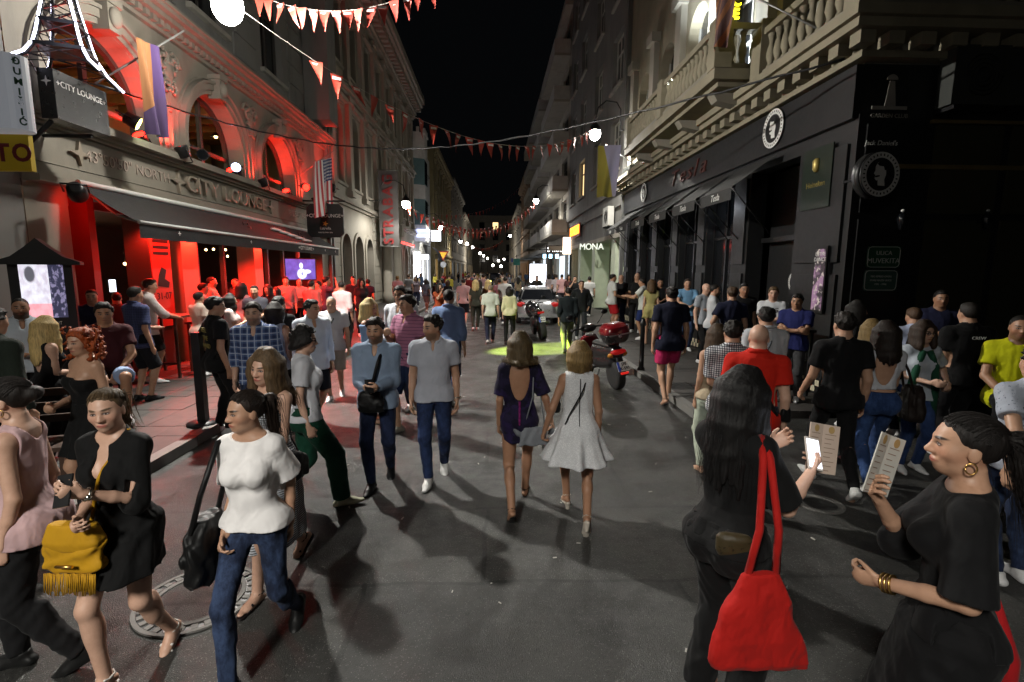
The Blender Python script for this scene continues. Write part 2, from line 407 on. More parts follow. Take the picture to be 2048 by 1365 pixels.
# ---------------- left: near neighbour wall
B0 = building('corner_house', 'plain grey plaster house at the left edge beside the lounge', (XL, 4, 0))
B0.location = (0, 0, 0)
FL.wall(-8, 7.72, 0, 14, [(1.5, 3.0, 4.9, 7.2), (4.6, 6.1, 4.9, 7.2)], m=M_GREY, parent=B0)
for a in (1.5, 4.6): window(FL, a, a+1.5, 4.9, 7.2, B0)
FL.part('plinth', M_STONE2, B0, [(-8, 7.70, .05, .9, -.02, .05)]); shell(FL, -8, 7.7, 14, 8, M_GREY, B0)
# ---------------- left: lounge building
BL = building('lounge_building', 'ornate cream building with three red-lit arches above the lounge', (0, 0, 0))
Y0, Y1 = 7.74, 21.5
ARC = [(9.6, 1.24), (13.12, 1.24), (16.7, 1.24)]; SP = 5.02; SILL = 4.52
ops = [(8.5, 20.5, 0, 3.38)]+[(c-r, c+r, SILL, SP+r, 'arch') for c, r in ARC]
FL.wall(Y0, Y1, 0, 6.9, ops, .45, M_STONE, BL)
FL.wall(Y0, Y1, 6.9, 13.5, [(8.8, 10.3, 8.0, 10.6), (12.4, 13.9, 8.0, 10.6), (16.0, 17.5, 8.0, 10.6)], .3, M_GREY, BL)
for a in (8.8, 12.4, 16.0): window(FL, a, a+1.5, 8.0, 10.6, BL, hood=True)
# rusticated blocks of the upper wall, each a stone of its own
for j in range(5):
    for i, (a, b) in enumerate(((10.7, 12.0), (14.3, 15.6), (17.9, 19.2), (20.4, 21.4))):
        FL.part('ashlar_block', M_GREY, BL, [(a+(.15 if j % 2 else 0), b-(.15 if j % 2 == 0 else 0), 7.7+j*.62, 7.7+j*.62+.56, -.02, .05)])
fas = [(3.40, 3.50, .24), (3.50, 3.57, .18), (3.57, 3.65, .12), (3.65, 3.70, .08), (3.72, 4.24, .04), (4.26, 4.31, .10), (4.31, 4.37, .18), (4.37, 4.50, .32)]
for a, b, w in fas: FL.part('fascia_moulding', M_STONE, BL, [(Y0+.02, Y1-.1, a, b-.004, -.02, w)])
for c, r in ARC:
    for r0, r1, w in ((r+.003, r+.10, .07), (r+.10, r+.24, .12), (r+.24, r+.30, .17), (r+.33, r+.36, .06)):
        mb = MB(); FL.arch_ring(mb, c, SP, r0, r1, -.03, w, 22, SP-SILL-.02); mb.build('archivolt', M_STONE, BL)
    mb = MB(); FL.box(mb, c-.14, c+.14, SP+r-.08, SP+r+.42, -.02, .26); FL.box(mb, c-.18, c+.18, SP+r+.36, SP+r+.46, -.02, .30); mb.sphere(FL.p(c, SP+r+.16, .28), (.09, .13, .17)); mb.build('keystone', M_STONE, BL)
def scroll(cu, cv, r, turns, sg, w=.045):
    pts = []; n = 26
    for k in range(n):
        t = k/(n-1); a = turns*2*math.pi*t; q = r*(1-t*.82); pts.append(FL.p(cu+sg*q*math.cos(a), cv+q*math.sin(a), .05+.03*t))
    mb = MB().tube(pts, [w*(1-.5*k/(n-1)) for k in range(n)], 6)
    for k in range(4, n-2, 4): mb.sphere(pts[k], w*1.25, 6, 5)
    return mb
mids = [(11.36, 1), (14.91, 1), (18.5, 1)]
for u, _ in mids:
    for sg in (-1, 1):
        scroll(u+sg*.16, 6.38, .25, 1.6, sg).build('relief_scroll', M_STONE, BL); scroll(u+sg*.10, 5.88, .16, 1.4, -sg, .035).build('relief_scroll', M_STONE, BL)
    mb = MB(); mb.sphere(FL.p(u, 6.2, .05), (.06, .17, .24), 14, 10); FL.box(mb, u-.03, u+.03, 5.4, 5.8, -.02, .07)
    for k in range(9): mb.sphere(FL.p(u+.21*math.cos(k*.7), 6.2+.29*math.sin(k*.7), .05), .045, 6, 5)
    mb.build('relief_cartouche', M_STONE, BL)
for a, b, w in ((6.86, 6.94, .10), (7.06, 7.16, .30), (7.16, 7.24, .42), (7.24, 7.30, .48)): FL.part('cornice', M_STONE, BL, [(Y0+.01, Y1-.05, a, b-.003, -.02, w)])
dm = MB(); FL.box(dm, 0, .12, 6.945, 7.055, 0, .2); dme = dm.mesh('dentil', M_STONE)
u = Y0+.1
while u < Y1-.2: inst(dme, 'dentil', BL, (0, u, 0)); u += .21
shell(FL, Y0, Y1, 13.5, 9, M_GREY, BL, 6.0)
FL.part('drainpipe', M_PIPE, BL, [(21.2, 21.32, .1, 13.4, .03, .15)])
# lounge interior (ground and first floor rooms)
MB().box(-12.2, XL-.46, Y0+.1, 20.6, .02, .12).build('bar_floor', mat('bar_floor', (.05, .03, .025), .5), BL)
MB().box(-12.3, -12.2, Y0+.1, 20.6, .1, 3.4).build('bar_back_wall', M_INT, BL); MB().box(-12.2, XL-.46, Y0+.1, 20.6, 3.4, 3.5).build('bar_ceiling', M_INT, BL)
MB().box(-12.2, XL-.46, Y0+.08, Y0+.2, .1, 3.4).build('bar_side_wall', M_INT, BL); MB().box(-12.2, XL-.46, 20.5, 20.6, .1, 3.4).build('bar_side_wall', M_INT, BL)
M_OAK = mat('oak_panel', (.25, .13, .05), .55, var=.4, vs=6)
MB().box(-11.0, -10.9, Y0+.2, 20.6, SILL, 6.82).build('upper_back_wall', mat('room_wall', (.42, .32, .18), .8), BL); MB().box(-11, XL-.46, Y0+.2, 20.6, 6.84, 6.88).build('upper_ceiling', M_OAK, BL); MB().box(-11, XL-.46, Y0+.2, 20.6, SILL-.12, SILL-.04).build('upper_floor', M_OAK, BL)
for k in range(12): MB().box(-10.9, XL-.5, 8.2+k*.95, 8.4+k*.95, 6.6, 6.82).build('ceiling_beam', M_OAK, BL)
for c, r in ARC:
    wf = MB(); FL.box(wf, c-.05, c+.05, SILL, SP+r-.02, -.42, -.34); FL.box(wf, c-r, c+r, SP-.06, SP+.02, -.42, -.34); FL.arch_ring(wf, c, SP, r-.09, r-.004, -.43, -.33, 18, SP-SILL-.01); o = wf.build('window', M_FRAME, BL)
    MB().add([FL.p(c-r+.05, SILL+.05, -.38), FL.p(c-.06, SILL+.05, -.38), FL.p(c-.06, SP-.07, -.38), FL.p(c-r+.05, SP-.07, -.38)], [(0, 1, 2, 3)]).build('pane', glass_mat('thin_glass', (.02, .02, .02), .05, .15), o)
# pillars of the ground floor
for (a, b, m_, w) in ((8.88, 9.03, M_REDP, .0), (11.25, 11.85, mat('red_pilaster', (.40, .24, .18), .6), .06), (14.6, 15.1, mat('red_pilaster', (.40, .24, .18), .6), .06), (10.25, 10.9, M_INT, .03)):
    FL.part('pillar', m_, BL, [(a, b, .1, 3.37, -.42, w)])
FL.part('frame_beam', M_REDP, BL, [(8.51, 20.49, 3.16, 3.3, -.40, -.28)])
for a in (12.4, 13.6, 16.2, 17.4, 18.8): FL.part('door_frame', M_FRAME, BL, [(a, a+.1, .1, 3.15, -.38, -.28)])
FL.part('low_wall', M_INT, BL, [(9.04, 10.24, .1, .9, -.4, -.2)])
# ---------------- left: palazzo with banner
BP = building('palazzo', 'long cream palazzo with pilasters and heavy red-lit cornice', (0, 0, 0))
P0, P1 = 21.52, 44.5
gops = [(23.0+i*2.2, 24.5+i*2.2, .12, 3.75, 'arch') for i in range(3)]+[(31.6, 33.6, .12, 4.2, 'arch')]+[(36.5+i*2.5, 38+i*2.5, .12, 3.75, 'arch') for i in range(3)]
fops = [(22.7+i*2.65, 24.1+i*2.65, 6.0, 9.4, 'arch') for i in range(8)]; sops = [(22.7+i*2.65, 24.1+i*2.65, 11.1, 13.7) for i in range(8)]
FL.wall(P0, P1, 0, 5.2, gops, .35, M_PALE, BP); FL.wall(P0, P1, 5.2, 16.0, fops+sops, .35, M_PALE, BP)
for j in range(10):
    z = .35+j*.49
    for i, (a, b) in enumerate(((21.6, 22.9), (29.1, 30.9), (34.2, 36.2))): FL.part('rusticated_block', M_PALE, BP, [(a, b, z, z+.46, -.02, .05)])
for o in gops: mb = MB(); FL.arch_ring(mb, (o[0]+o[1])/2, o[3]-(o[1]-o[0])/2, (o[1]-o[0])/2+.003, (o[1]-o[0])/2+.2, -.02, .09, 14, o[3]-.95-.14); mb.build('archivolt', M_PALE, BP)
for o in gops: FL.part('door', M_FRAME, BP, [(o[0], o[1], .12, o[3], -.4, -.3)])
for o in fops:
    w_ = window(FL, *o[:4], BP, fm=M_WFRAME, depth=.3, nh=2, hood=True, hm=M_PALE)
for o in sops: window(FL, *o[:4], BP, fm=M_WFRAME, depth=.3, hood=True, hm=M_PALE)
for i in range(9):
    u = 21.83+i*2.65
    if u+.5 > P1: continue
    for v0, v1 in ((5.75, 9.7), (10.7, 14.3)):
        mb = MB(); FL.box(mb, u, u+.5, v0, v1, -.02, .2); FL.box(mb, u-.07, u+.57, v0-.25, v0, -.02, .26); FL.box(mb, u-.09, u+.59, v1, v1+.22, -.02, .30); FL.box(mb, u-.04, u+.54, v1+.22, v1+.3, -.02, .24); mb.build('pilaster', M_PALE, BP)
for a, b, w in ((5.0, 5.12, .14), (5.12, 5.25, .28), (5.25, 5.38, .20), (10.0, 10.12, .16), (10.12, 10.26, .32), (10.26, 10.4, .22), (14.65, 14.9, .3), (14.9, 15.1, .4), (15.5, 15.75, .95), (15.75, 16.2, 1.1)): FL.part('cornice', M_PALE, BP, [(P0+.01, P1-.01, a, b-.004, -.02, w)])
bm_ = MB(); FL.box(bm_, 0, .28, 15.11, 15.49, -.02, .8); bme = bm_.mesh('bracket', M_PALE); u = P0+.2
while u < P1-.3: inst(bme, 'bracket', BP, (0, u, 0)); u += .62
for u in (31.0, 34.2):
    mb = MB(); mb.lathe([(.36, .1), (.36, .7), (.28, .75), (.27, 3.9), (.3, 4.0), (.38, 4.3)], 14, FL.p(u, 0, .42)); mb.sphere(FL.p(u, 5.6, .55), (.35, .3, .6)); mb.sphere(FL.p(u, 6.4, .6), (.2, .2, .25)); FL.box(mb, u-.4, u+.4, 4.3, 5.0, .02, .85); mb.build('portal_column', M_PALE, BP)
FL.part('drainpipe', M_PIPE, BP, [(21.55, 21.67, .1, 15.4, .05, .17)]); shell(FL, P0, P1, 16, 10, M_PALE, BP)
# dark oriel between lounge and palazzo
FL.part('oriel', M_GREY, BL, [(19.3, 20.3, 7.5, 12.5, .03, .9)])
# ---------------- left: bay-window house with white lit shop
BB = building('bay_house', 'white house with crenellated teal bay above the bright shop', (0, 0, 0))
FL.wall(44.52, 56, 0, 13.5, [(48.5, 50, 5, 7.4), (52.5, 54, 5, 7.4), (48.5, 50, 8.8, 11.2), (52.5, 54, 8.8, 11.2), (45, 48, .15, 3.6), (49, 52, .15, 3.6), (52.5, 55.5, .15, 3.6)], .3, mat('white_plaster', (.5, .49, .46), .8, dirt=.3), BB)
for a, c in ((48.5, 5), (52.5, 5), (48.5, 8.8), (52.5, 8.8)): window(FL, a, a+1.5, c, c+2.4, BB, fm=M_TEAL, hood=True)
for a in (45, 49, 52.5): FL.part('shop_window', emit('shop_glow', (.85, .9, 1.0), 1.2), BB, [(a, a+3, .15, 3.6, -.35, -.25)])
mb = MB()
bay = [(44.8, 0), (45.3, .9), (47.1, .9), (47.6, 0)]
def bayp(z0, z1, m, nm, k=1.0): MB().prism([(a, b*k) for a, b in bay], lambda a, b, c: FL.p(a, c, b), (z0, z1)).build(nm, m, BB)
bayp(4.6, 6.0, MATS['white_plaster'], 'bay'); bayp(6.0, 8.2, M_TEAL, 'bay_window', .97); bayp(8.2, 9.4, MATS['white_plaster'], 'bay'); bayp(9.4, 11.6, M_TEAL, 'bay_window', .97); bayp(11.6, 13.6, MATS['white_plaster'], 'turret', 1.02); bayp(13.6, 13.75, MATS['white_plaster'], 'turret_cornice', 1.15)
for k in range(6): MB().box(-.12, .12, -.14, .14, 0, .4).build('merlon', MATS['white_plaster'], BB, FL.p(45.0+k*.48, 13.752, .85 if 0 < k < 5 else .4))
for z0, z1 in ((6.1, 8.1), (9.5, 11.5)):
    for k in range(3): FL.part('pane', M_GLASSD, BB, [(45.4+k*.56, 45.86+k*.56, z0, z1, .85, .90)])
shell(FL, 44.52, 56, 13.5, 9, MATS['white_plaster'], BB)
# ---------------- left: ochre house past the side street, then further houses
def plain_house(name, label, f, u0, u1, h, m, floors, wins, lit=(), ledge=True, gm=None):
    b = building(name, label, (0, 0, 0)); ops = []; n = wins; wd = (u1-u0)/n
    z0 = 4.6; fh = (h-z0-.8)/floors
    for j in range(floors):
        for i in range(n): ops.append((u0+wd*(i+.5)-.7, u0+wd*(i+.5)+.7, z0+j*fh+.7, z0+j*fh+.7+min(2.2, fh-1.1)))
    gw = [(u0+wd*(i+.5)-wd*.33, u0+wd*(i+.5)+wd*.33, .15, 3.4) for i in range(n)]
    f.wall(u0, u1, 0, h, ops+gw, .28, m, b)
    for q, o in enumerate(ops): window(f, *o, b, gm=emit('lit_room', (1, .68, .3), 1.6) if q in lit else None, hood=ledge, hm=m)
    for q, o in enumerate(gw): f.part('shop_window', gm[q % len(gm)] if gm else M_GLASSD, b, [(o[0], o[1], .15, 3.4, -.34, -.24)])
    for a, c, w in ((3.9, 4.2, .2), (h-.7, h-.45, .3), (h-.45, h, .6)): f.part('cornice', m, b, [(u0+.01, u1-.01, a, c-.004, -.02, w)])
    shell(f, u0, u1, h, 9, m, b); return b
G1 = emit('shop_warm', (1, .75, .45), .9); G2 = emit('shop_cool', (.8, .9, 1), 1.0)
OH = plain_house('ochre_house', 'ochre old house with arched upper windows beyond the white shop', FL, 60, 84, 16, M_YELL, 3, 7, gm=[G1, M_GLASSD, M_GLASSD])
FE = Fac('F', 60.0)
FE.part('end_wall', M_YELL, OH, [(XL-9, XL, 0, 15.9, -.3, -.001)])
plain_house('far_house', 'dim grey far house on the left before the row of lamps', FL, 84.1, 116, 17, M_GREY, 4, 8, (3,), gm=[G2, M_GLASSD, G1])
plain_house('far_house', 'most distant dark house on the left side of the street', FL, 116.1, 170, 15, M_STONE2, 3, 10, (5, 11), gm=[M_GLASSD, G1])
# ---------------- right: modern grey block on columns
BG = building('grey_block', 'plain grey concrete block with recessed columned ground floor', (0, 0, 0))
gops = []
for z in (6.6, 10.2, 13.8, 17.4):
    for u in (22.4, 26.4, 30.9, 34.2): gops.append((u, u+1.9, z, z+2.2))
FR.wall(21.07, 37, 3.8, 21.5, gops, .3, M_GREY, BG)
for q, o in enumerate(gops): window(FR, *o, BG, fm=M_WFRAME if q != 2 else M_FRAME, gm=emit('lit_room', (1, .68, .3), 1.6) if q == 2 else None, nv=2)
for a, b, w in ((5.55, 5.7, .16), (4.9, 5.0, .10)): FR.part('ledge', M_GREY, BG, [(21.09, 36.98, a, b, -.02, w)])
FR.part('soffit', M_PALE, BG, [(21.07, 37, 3.6, 3.8, -3.2, 0)]); FR.part('recess_wall', M_DARKP, BG, [(21.07, 37, 0, 3.6, -3.4, -3.2)]); FR.part('recess_end', M_PALE, BG, [(21.07, 21.35, .05, 3.6, -3.19, -.3)])
M_GREENLIT = mat('green_lit_column', (.45, .50, .38), .7)  # greenish light on the columns is put into their base colour
for u in (23.0, 27.6, 32.2): FR.part('column', M_GREENLIT, BG, [(u, u+.8, .1, 3.6, -.9, -.1)])
FR.part('drainpipe', M_PIPE, BG, [(21.1, 21.25, .1, 21, .02, .16)]); shell(FR, 21.07, 37, 21.5, 9, M_GREY, BG, 3.5)
FR.part('shop_glass', emit('shop_green', (.75, 1.0, .6), .35), BG, [(21.5, 36.8, .3, 3.3, -3.19, -3.15)])
# ---------------- right: balconied block
BK = building('balcony_block', 'pale modern block with stacked balconies on the right', (0, 0, 0))
FR.wall(37.02, 76, 0, 20.5, [(38.2+i*4.6, 41.2+i*4.6, 5.2+j*3.1, 7.4+j*3.1) for i in range(8) for j in range(5)]+[(38.5+i*7, 43.5+i*7, .15, 3.3) for i in range(5)], .3, M_PALE, BK)
for i in range(8):
    for j in range(5): window(FR, 38.2+i*4.6, 41.2+i*4.6, 5.2+j*3.1, 7.4+j*3.1, BK, nv=2, sill=False)
for i in range(5): FR.part('shop_window', (G2, M_GLASSD)[i % 2], BK, [(38.5+i*7, 43.5+i*7, .15, 3.3, -.36, -.25)])
for j in range(5):
    for i in range(3):
        u = 37.6+i*12.6
        bl = FR.part('balcony', M_PALE, BK, [(u, u+9.5, 4.75+j*3.1, 4.93+j*3.1, .01, 1.15)]); FR.part('parapet', mat('balcony_panel', (.38, .36, .33), .8), bl, [(u, u+9.5, 4.935+j*3.1, 5.85+j*3.1, 1.05, 1.15), (u, u+.1, 4.935+j*3.1, 5.85+j*3.1, .01, 1.05)])
FR.part('canopy', M_GREY, BK, [(37.1, 75.9, 3.55, 3.9, .01, 1.4)]); FR.part('roof_edge', M_PALE, BK, [(37.05, 75.95, 20.2, 20.6, -.02, .5)]); shell(FR, 37.02, 76, 20.5, 9, M_PALE, BK)
plain_house('brown_house', 'brown brick old house beyond the balconied block', FR, 78, 100, 17, M_BROWN, 3, 7, gm=[G1, M_GLASSD])
FE2 = Fac('F', 74.0)
plain_house('far_house', 'most distant dark house on the right side of the street', FR, 100.1, 170, 15, M_STONE2, 3, 12, (7, 20), gm=[M_GLASSD, G1, M_GLASSD])
# street end
BEND = building('end_house', 'dark tall house closing the far end of the street', (0, 0, 0)); FB = Fac('F', 190.0)
FB.wall(-30, 30, 0, 22, [(-25+i*5, -23+i*5, 5+j*4, 7.5+j*4) for i in range(10) for j in range(4)], .3, M_STONE2, BEND)
for i in range(10):
    for j in range(4): FB.part('window', emit('lit_room', (1, .68, .3), 1.6) if (i*7+j*3) % 11 == 0 else M_GLASSD, BEND, [(-25+i*5, -23+i*5, 5+j*4, 7.5+j*4, -.3, -.2)])
shell(FB, -30, 30, 22, 8, M_STONE2, BEND)
# ---------------- right: bar building with black cladding and balcony
BT = building('bar_building', 'dark corner bar building with black cladding and cream balustrades', (0, 0, 0))
Q0, Q1 = 7.7, 21.05; FF = Fac('F', Q0)
bays = [(9.1, 10.8), (11.5, 12.9), (13.5, 14.8), (15.4, 16.7), (17.3, 18.6), (19.1, 20.4)]
FR.wall(Q0, Q1, 0, 4.5, [(a, b, .12, 4.2) for a, b in bays], .35, M_DARKP, BT)
FR.part('fascia', M_DARKP2, BT, [(Q0+.02, Q1-.02, 4.44, 5.2, -.02, .10)])
for q, (a, b) in enumerate(bays):
    if q == 0:
        d_ = FR.part('door', M_DARKP2, BT, [(a, b, .12, 4.2, -.62, -.5)]); FR.part('transom', M_BLACK, BT, [(a, b, 2.75, 2.85, -.5, -.3)])
    else:
        window(FR, a, b, .5, 4.1, BT, fm=M_BLACK, nv=1, nh=1, sill=False, depth=.2); FR.part('stall_riser', M_DARKP2, BT, [(a, b, .12, .5, -.34, -.1)])
edges = [Q0+.08]+[v for a, b in bays for v in (a-.04, b+.04)]+[Q1-.05]
for i in range(0, len(edges), 2):
    a, b = edges[i], edges[i+1]
    if b-a > .25: FR.part('pier_panel', M_DARKP2, BT, [(a+.05, b-.05, .75, 2.1, -.02, .05), (a+.05, b-.05, 2.3, 4.1, -.02, .05)]); FR.part('pier_base', M_DARKP2, BT, [(a, b, .12, .6, -.02, .09)])
# checkered tape on the pier bases, each block a piece
M_CHK = mat('cream_tape', (.55, .5, .36), .6); ck = MB(); FR.box(ck, 0, .1, 0, .1, .1, .106); ckm = ck.mesh('check_block', M_CHK)
u = Q0+.1; k = 0
while u < Q1-.4:
    if not any(a-.1 < u < b for a, b in bays[:1]): 
        for j in range(2): inst(ckm, 'check_block', BT, (0, u+(.1 if j else 0), .16+j*.1))
    u += .2
FF.wall(XR, 22, 0, 5.2, [(10.5, 12.5, .1, 3.4), (14.5, 17, .6, 3.4)], .3, M_DARKP, BT)
for a, b in ((5.62, 6.55), (6.7, 7.75), (7.9, 9.0), (9.15, 10.3)):
    for c, d in ((.7, 2.95), (3.05, 3.7), (3.78, 4.35)): FF.part('front_panel', M_DARKP2 if a < 6 else mat('olive_panel', (.034, .032, .018), .5), BT, [(a, b, c, d, -.02, .035)])
FF.part('brass_trim', mat('brass_trim', (.30, .22, .09), .4, .6), BT, [(6.0, 10.3, 3.705, 3.77, -.02, .06), (6.6, 10.3, 4.37, 4.42, -.02, .06)]); FF.part('front_plinth', M_DARKP2, BT, [(XR+.02, 22, .01, .6, -.02, .08)])
for a, b in ((10.5, 12.5), (14.5, 17)): FF.part('shop_window', M_GLASSD, BT, [(a, b, .1, 3.4, -.4, -.3)])
# upper storeys, cream
uops = [(8.8+i*2.4, 10.1+i*2.4, 6.3, 9.2, 'arch') for i in range(5)]
FR.wall(Q0, Q1, 5.2, 14, uops, .35, M_BAL, BT)
FF.wall(XR, 22, 5.2, 14, [(6.6, 8.0, 6.3, 9), (9.6, 11, 6.3, 9)], .35, M_STONE2, BT)
for o in uops: window(FR, *o[:4], BT, fm=M_WFRAME, depth=.3, nh=2)
for a in (6.6, 9.6): window(FF, a, a+1.4, 6.3, 9, BT, fm=M_WFRAME, depth=.3)
for i in range(6):
    u = 7.9+i*2.4; mb = MB(); FR.box(mb, u, u+.45, 6.1, 9.6, -.02, .18); FR.box(mb, u-.08, u+.53, 9.6, 9.9, -.02, .3); FR.box(mb, u-.08, u+.53, 5.8, 6.1, -.02, .3); mb.build('pilaster', M_PALE, BT)
for a, b, w in ((5.22, 5.32, .2), (5.50, 5.62, .5), (5.62, 5.76, .58)):
    mb = MB(); mb.box(XR-w, XR, Q0-w, Q1, a, b-.003); mb.box(XR, 22, Q0-w, Q0, a, b-.003); mb.build('cornice', M_BAL, BT)
mm = MB().box(-.11, .11, -.11, .11, 0, .17).mesh('modillion', M_BAL); u = Q0-.3
while u < Q1: inst(mm, 'modillion', BT, (XR-.28, u, 5.322)); u += .46
u = XR+.15
while u < 12: inst(mm, 'modillion', BT, (u, Q0-.28, 5.322)); u += .46
balu = MB().lathe([(.07, 0), (.07, .06), (.045, .09), (.085, .22), (.075, .32), (.04, .46), (.055, .56), (.07, .58), (.07, .62)], 10).mesh('baluster', M_BAL)
def balustrade(parent, pts, z):
    """pts: list of corner points; pedestals at corners, balusters between"""
    for (x0, y0), (x1, y1) in zip(pts[:-1], pts[1:]):
        L = math.hypot(x1-x0, y1-y0); n = max(int(L/.22), 1)
        for k in range(1, n): inst(balu, 'baluster', parent, (x0+(x1-x0)*k/n, y0+(y1-y0)*k/n, z+.1))
        MB().bar((x0, y0, z+.78), (x1, y1, z+.78), .24, .12).build('handrail', M_BAL, parent); MB().bar((x0, y0, z+.05), (x1, y1, z+.05), .22, .1).build('base_rail', M_STONE, parent)
    for (x0, y0) in pts: MB().box(x0-.17, x0+.17, y0-.17, y0+.17, z, z+.9).build('pedestal', M_BAL, parent)
BTb = FR.part('balcony', M_BAL, BT, [(10.2, 16.9, 5.86, 6.06, .01, 1.2), (10.35, 16.75, 5.77, 5.855, .01, 1.05)])
for u in (10.8, 12.7, 14.5, 16.2):
    MB().prism([(0, 5.2), (0, 5.76), (1.0, 5.76), (.9, 5.6), (.35, 5.5)], lambda a, b, c: Vector((XR-.01-a, c, b)), (u-.14, u+.14)).build('console', M_STONE, BTb)
balustrade(BTb, [(XR-.15, 10.35), (XR-1.05, 10.35), (XR-1.05, 13.5), (XR-1.05, 16.75), (XR-.15, 16.75)], 6.062)
balustrade(BT, [(XR-.36, 9.95), (XR-.36, Q0-.36), (XR+2.2, Q0-.36), (XR+4.8, Q0-.36)], 5.762)
mb = MB(); mb.box(XR+.02, 22, Q0+.4, Q1, 13.75, 14); mb.box(21.9, 22, Q0+.4, Q1, 0, 13.7); mb.box(XR+.4, 22, Q1-.05, Q1, 0, 13.7); mb.build('shell', M_GREY, BT)
# ================================================================ people: implicit bodies polygonised with surface nets
V3 = lambda *a: np.array(a, float)
def unit(v): v = np.asarray(v, float); return v/(np.linalg.norm(v)+1e-12)
def rot_m(ax, deg):
    return np.array(Matrix.Rotation(R(deg), 3, ax))
def nz(m):
    return np.unravel_index(np.flatnonzero(m), m.shape)
def awhere(m):
    return np.stack(nz(m), 1)
class Grid:
    def __init__(s, lo, hi, cell, fine=None):
        ax = []
        for i in range(3):
            if fine is not None:
                f0, f1, fc = fine[0][i], fine[1][i], fine[2]
                f0 = max(f0, lo[i]); f1 = min(f1, hi[i])
                a = np.arange(f0, lo[i]-cell, -cell)[::-1]; b = np.arange(f0+fc, f1, fc); c = np.arange(max(f1, f0+fc), hi[i]+cell, cell)
                x = np.concatenate([a, b, c]); x = x[np.concatenate([[True], np.diff(x) > fc*.3])]
            else: x = np.arange(lo[i], hi[i]+cell, cell)
            ax.append(x.astype(np.float32))
        s.ax = ax; s.F = np.full([len(a) for a in ax], .09, np.float32); s.cell = cell
    def region(s, lo, hi):
        sl = []
        for i in range(3):
            a = int(np.searchsorted(s.ax[i], lo[i])); b = int(np.searchsorted(s.ax[i], hi[i]))
            sl.append(slice(max(a-1, 0), min(b+1, len(s.ax[i]))))
        sl = tuple(sl)
        if any(q.stop-q.start <= 0 for q in sl): return None
        X = s.ax[0][sl[0]][:, None, None]; Y = s.ax[1][sl[1]][None, :, None]; Z = s.ax[2][sl[2]][None, None, :]
        return sl, X, Y, Z
    def add(s, prim, k=.02, op='u'):
        lo, hi, fn = prim; pad = k+.03
        r = s.region([a-pad for a in lo], [a+pad for a in hi])
        if r is None: return s
        sl, X, Y, Z = r; d = fn(X, Y, Z).astype(np.float32); a = s.F[sl]
        if op == 'u':
            m = np.minimum(a, d)
            if k > 1e-4: h = np.maximum(k-np.abs(a-d), 0)/k; m = m-h*h*k*.25
        else:
            d = -d; m = np.maximum(a, d)
            if k > 1e-4: h = np.maximum(k-np.abs(a-d), 0)/k; m = m+h*h*k*.25
        s.F[sl] = m; return s
    def near(s, m):
        I = nz(m); return I, s.ax[0][I[0]], s.ax[1][I[1]], s.ax[2][I[2]]
    def cut(s, fn, k=0.0):
        I, X, Y, Z = s.near(s.F < .03)
        if len(X): s.F[I] = np.maximum(s.F[I], fn(X, Y, Z))
        return s
    def warp(s, fn):
        I, X, Y, Z = s.near(np.abs(s.F) < .028)
        if len(X): s.F[I] = s.F[I]+fn(X, Y, Z)
        return s
    def nets(s):
        F = s.F
        F[0] = F[-1] = .05; F[:, 0] = F[:, -1] = .05; F[:, :, 0] = F[:, :, -1] = .05
        S = F < 0
        c = np.zeros(np.array(F.shape)-1, np.int8)
        offs = [(i, j, k) for i in (0, 1) for j in (0, 1) for k in (0, 1)]
        n = c.shape
        for (i, j, k) in offs: c += S[i:i+n[0], j:j+n[1], k:k+n[2]]
        I = awhere((c > 0) & (c < 8))
        if len(I) == 0: return None
        idx = np.full(n, -1, np.int32); idx[I[:, 0], I[:, 1], I[:, 2]] = np.arange(len(I))
        vals = np.stack([F[I[:, 0]+i, I[:, 1]+j, I[:, 2]+k] for (i, j, k) in offs], 1)
        acc = np.zeros((len(I), 3)); cnt = np.zeros(len(I))
        for a in range(8):
            for b in range(a+1, 8):
                oa, ob = np.array(offs[a]), np.array(offs[b])
                if np.abs(oa-ob).sum() != 1: continue
                va, vb = vals[:, a], vals[:, b]; m = (va < 0) != (vb < 0)
                t = np.where(m, va/np.where(m, va-vb, 1), 0)
                acc += np.where(m[:, None], oa+(ob-oa)*t[:, None], 0); cnt += m
        fr = acc/cnt[:, None]; P = np.empty((len(I), 3))
        for q in range(3):
            A = s.ax[q]; P[:, q] = A[I[:, q]]+fr[:, q]*(A[I[:, q]+1]-A[I[:, q]])
        Q = []
        for q in range(3):
            sa = [slice(1, -1)]*3; sb = [slice(1, -1)]*3
            sa[q] = slice(0, -1); sb[q] = slice(1, None)
            A, B = S[tuple(sa)], S[tuple(sb)]
            for flip in (0, 1):
                E = awhere(A & ~B if flip == 0 else ~A & B)
                if len(E) == 0: continue
                E = E+1; E[:, q] -= 1
                u, w = (q+1) % 3, (q+2) % 3
                def cell(du, dw):
                    e = E.copy(); e[:, u] += du; e[:, w] += dw; return idx[e[:, 0], e[:, 1], e[:, 2]]
                f = np.stack([cell(-1, -1), cell(0, -1), cell(0, 0), cell(-1, 0)], 1)
                if flip: f = f[:, ::-1]
                Q.append(f)
        Q = np.concatenate(Q); Q = Q[(Q >= 0).all(1)]
        return P, Q
def np_mesh(name, P, Q, m):
    me = bpy.data.meshes.new(name)
    me.vertices.add(len(P)); me.vertices.foreach_set('co', P.astype(np.float32).ravel())
    me.loops.add(Q.size); me.loops.foreach_set('vertex_index', Q.astype(np.int32).ravel())
    me.polygons.add(len(Q)); me.polygons.foreach_set('loop_start', np.arange(0, Q.size, 4, dtype=np.int32))
    me.polygons.foreach_set('loop_total', np.full(len(Q), 4, np.int32)) if False else None
    me.polygons.foreach_set('use_smooth', np.ones(len(Q), bool))
    me.materials.append(m); me.update(calc_edges=True); return me
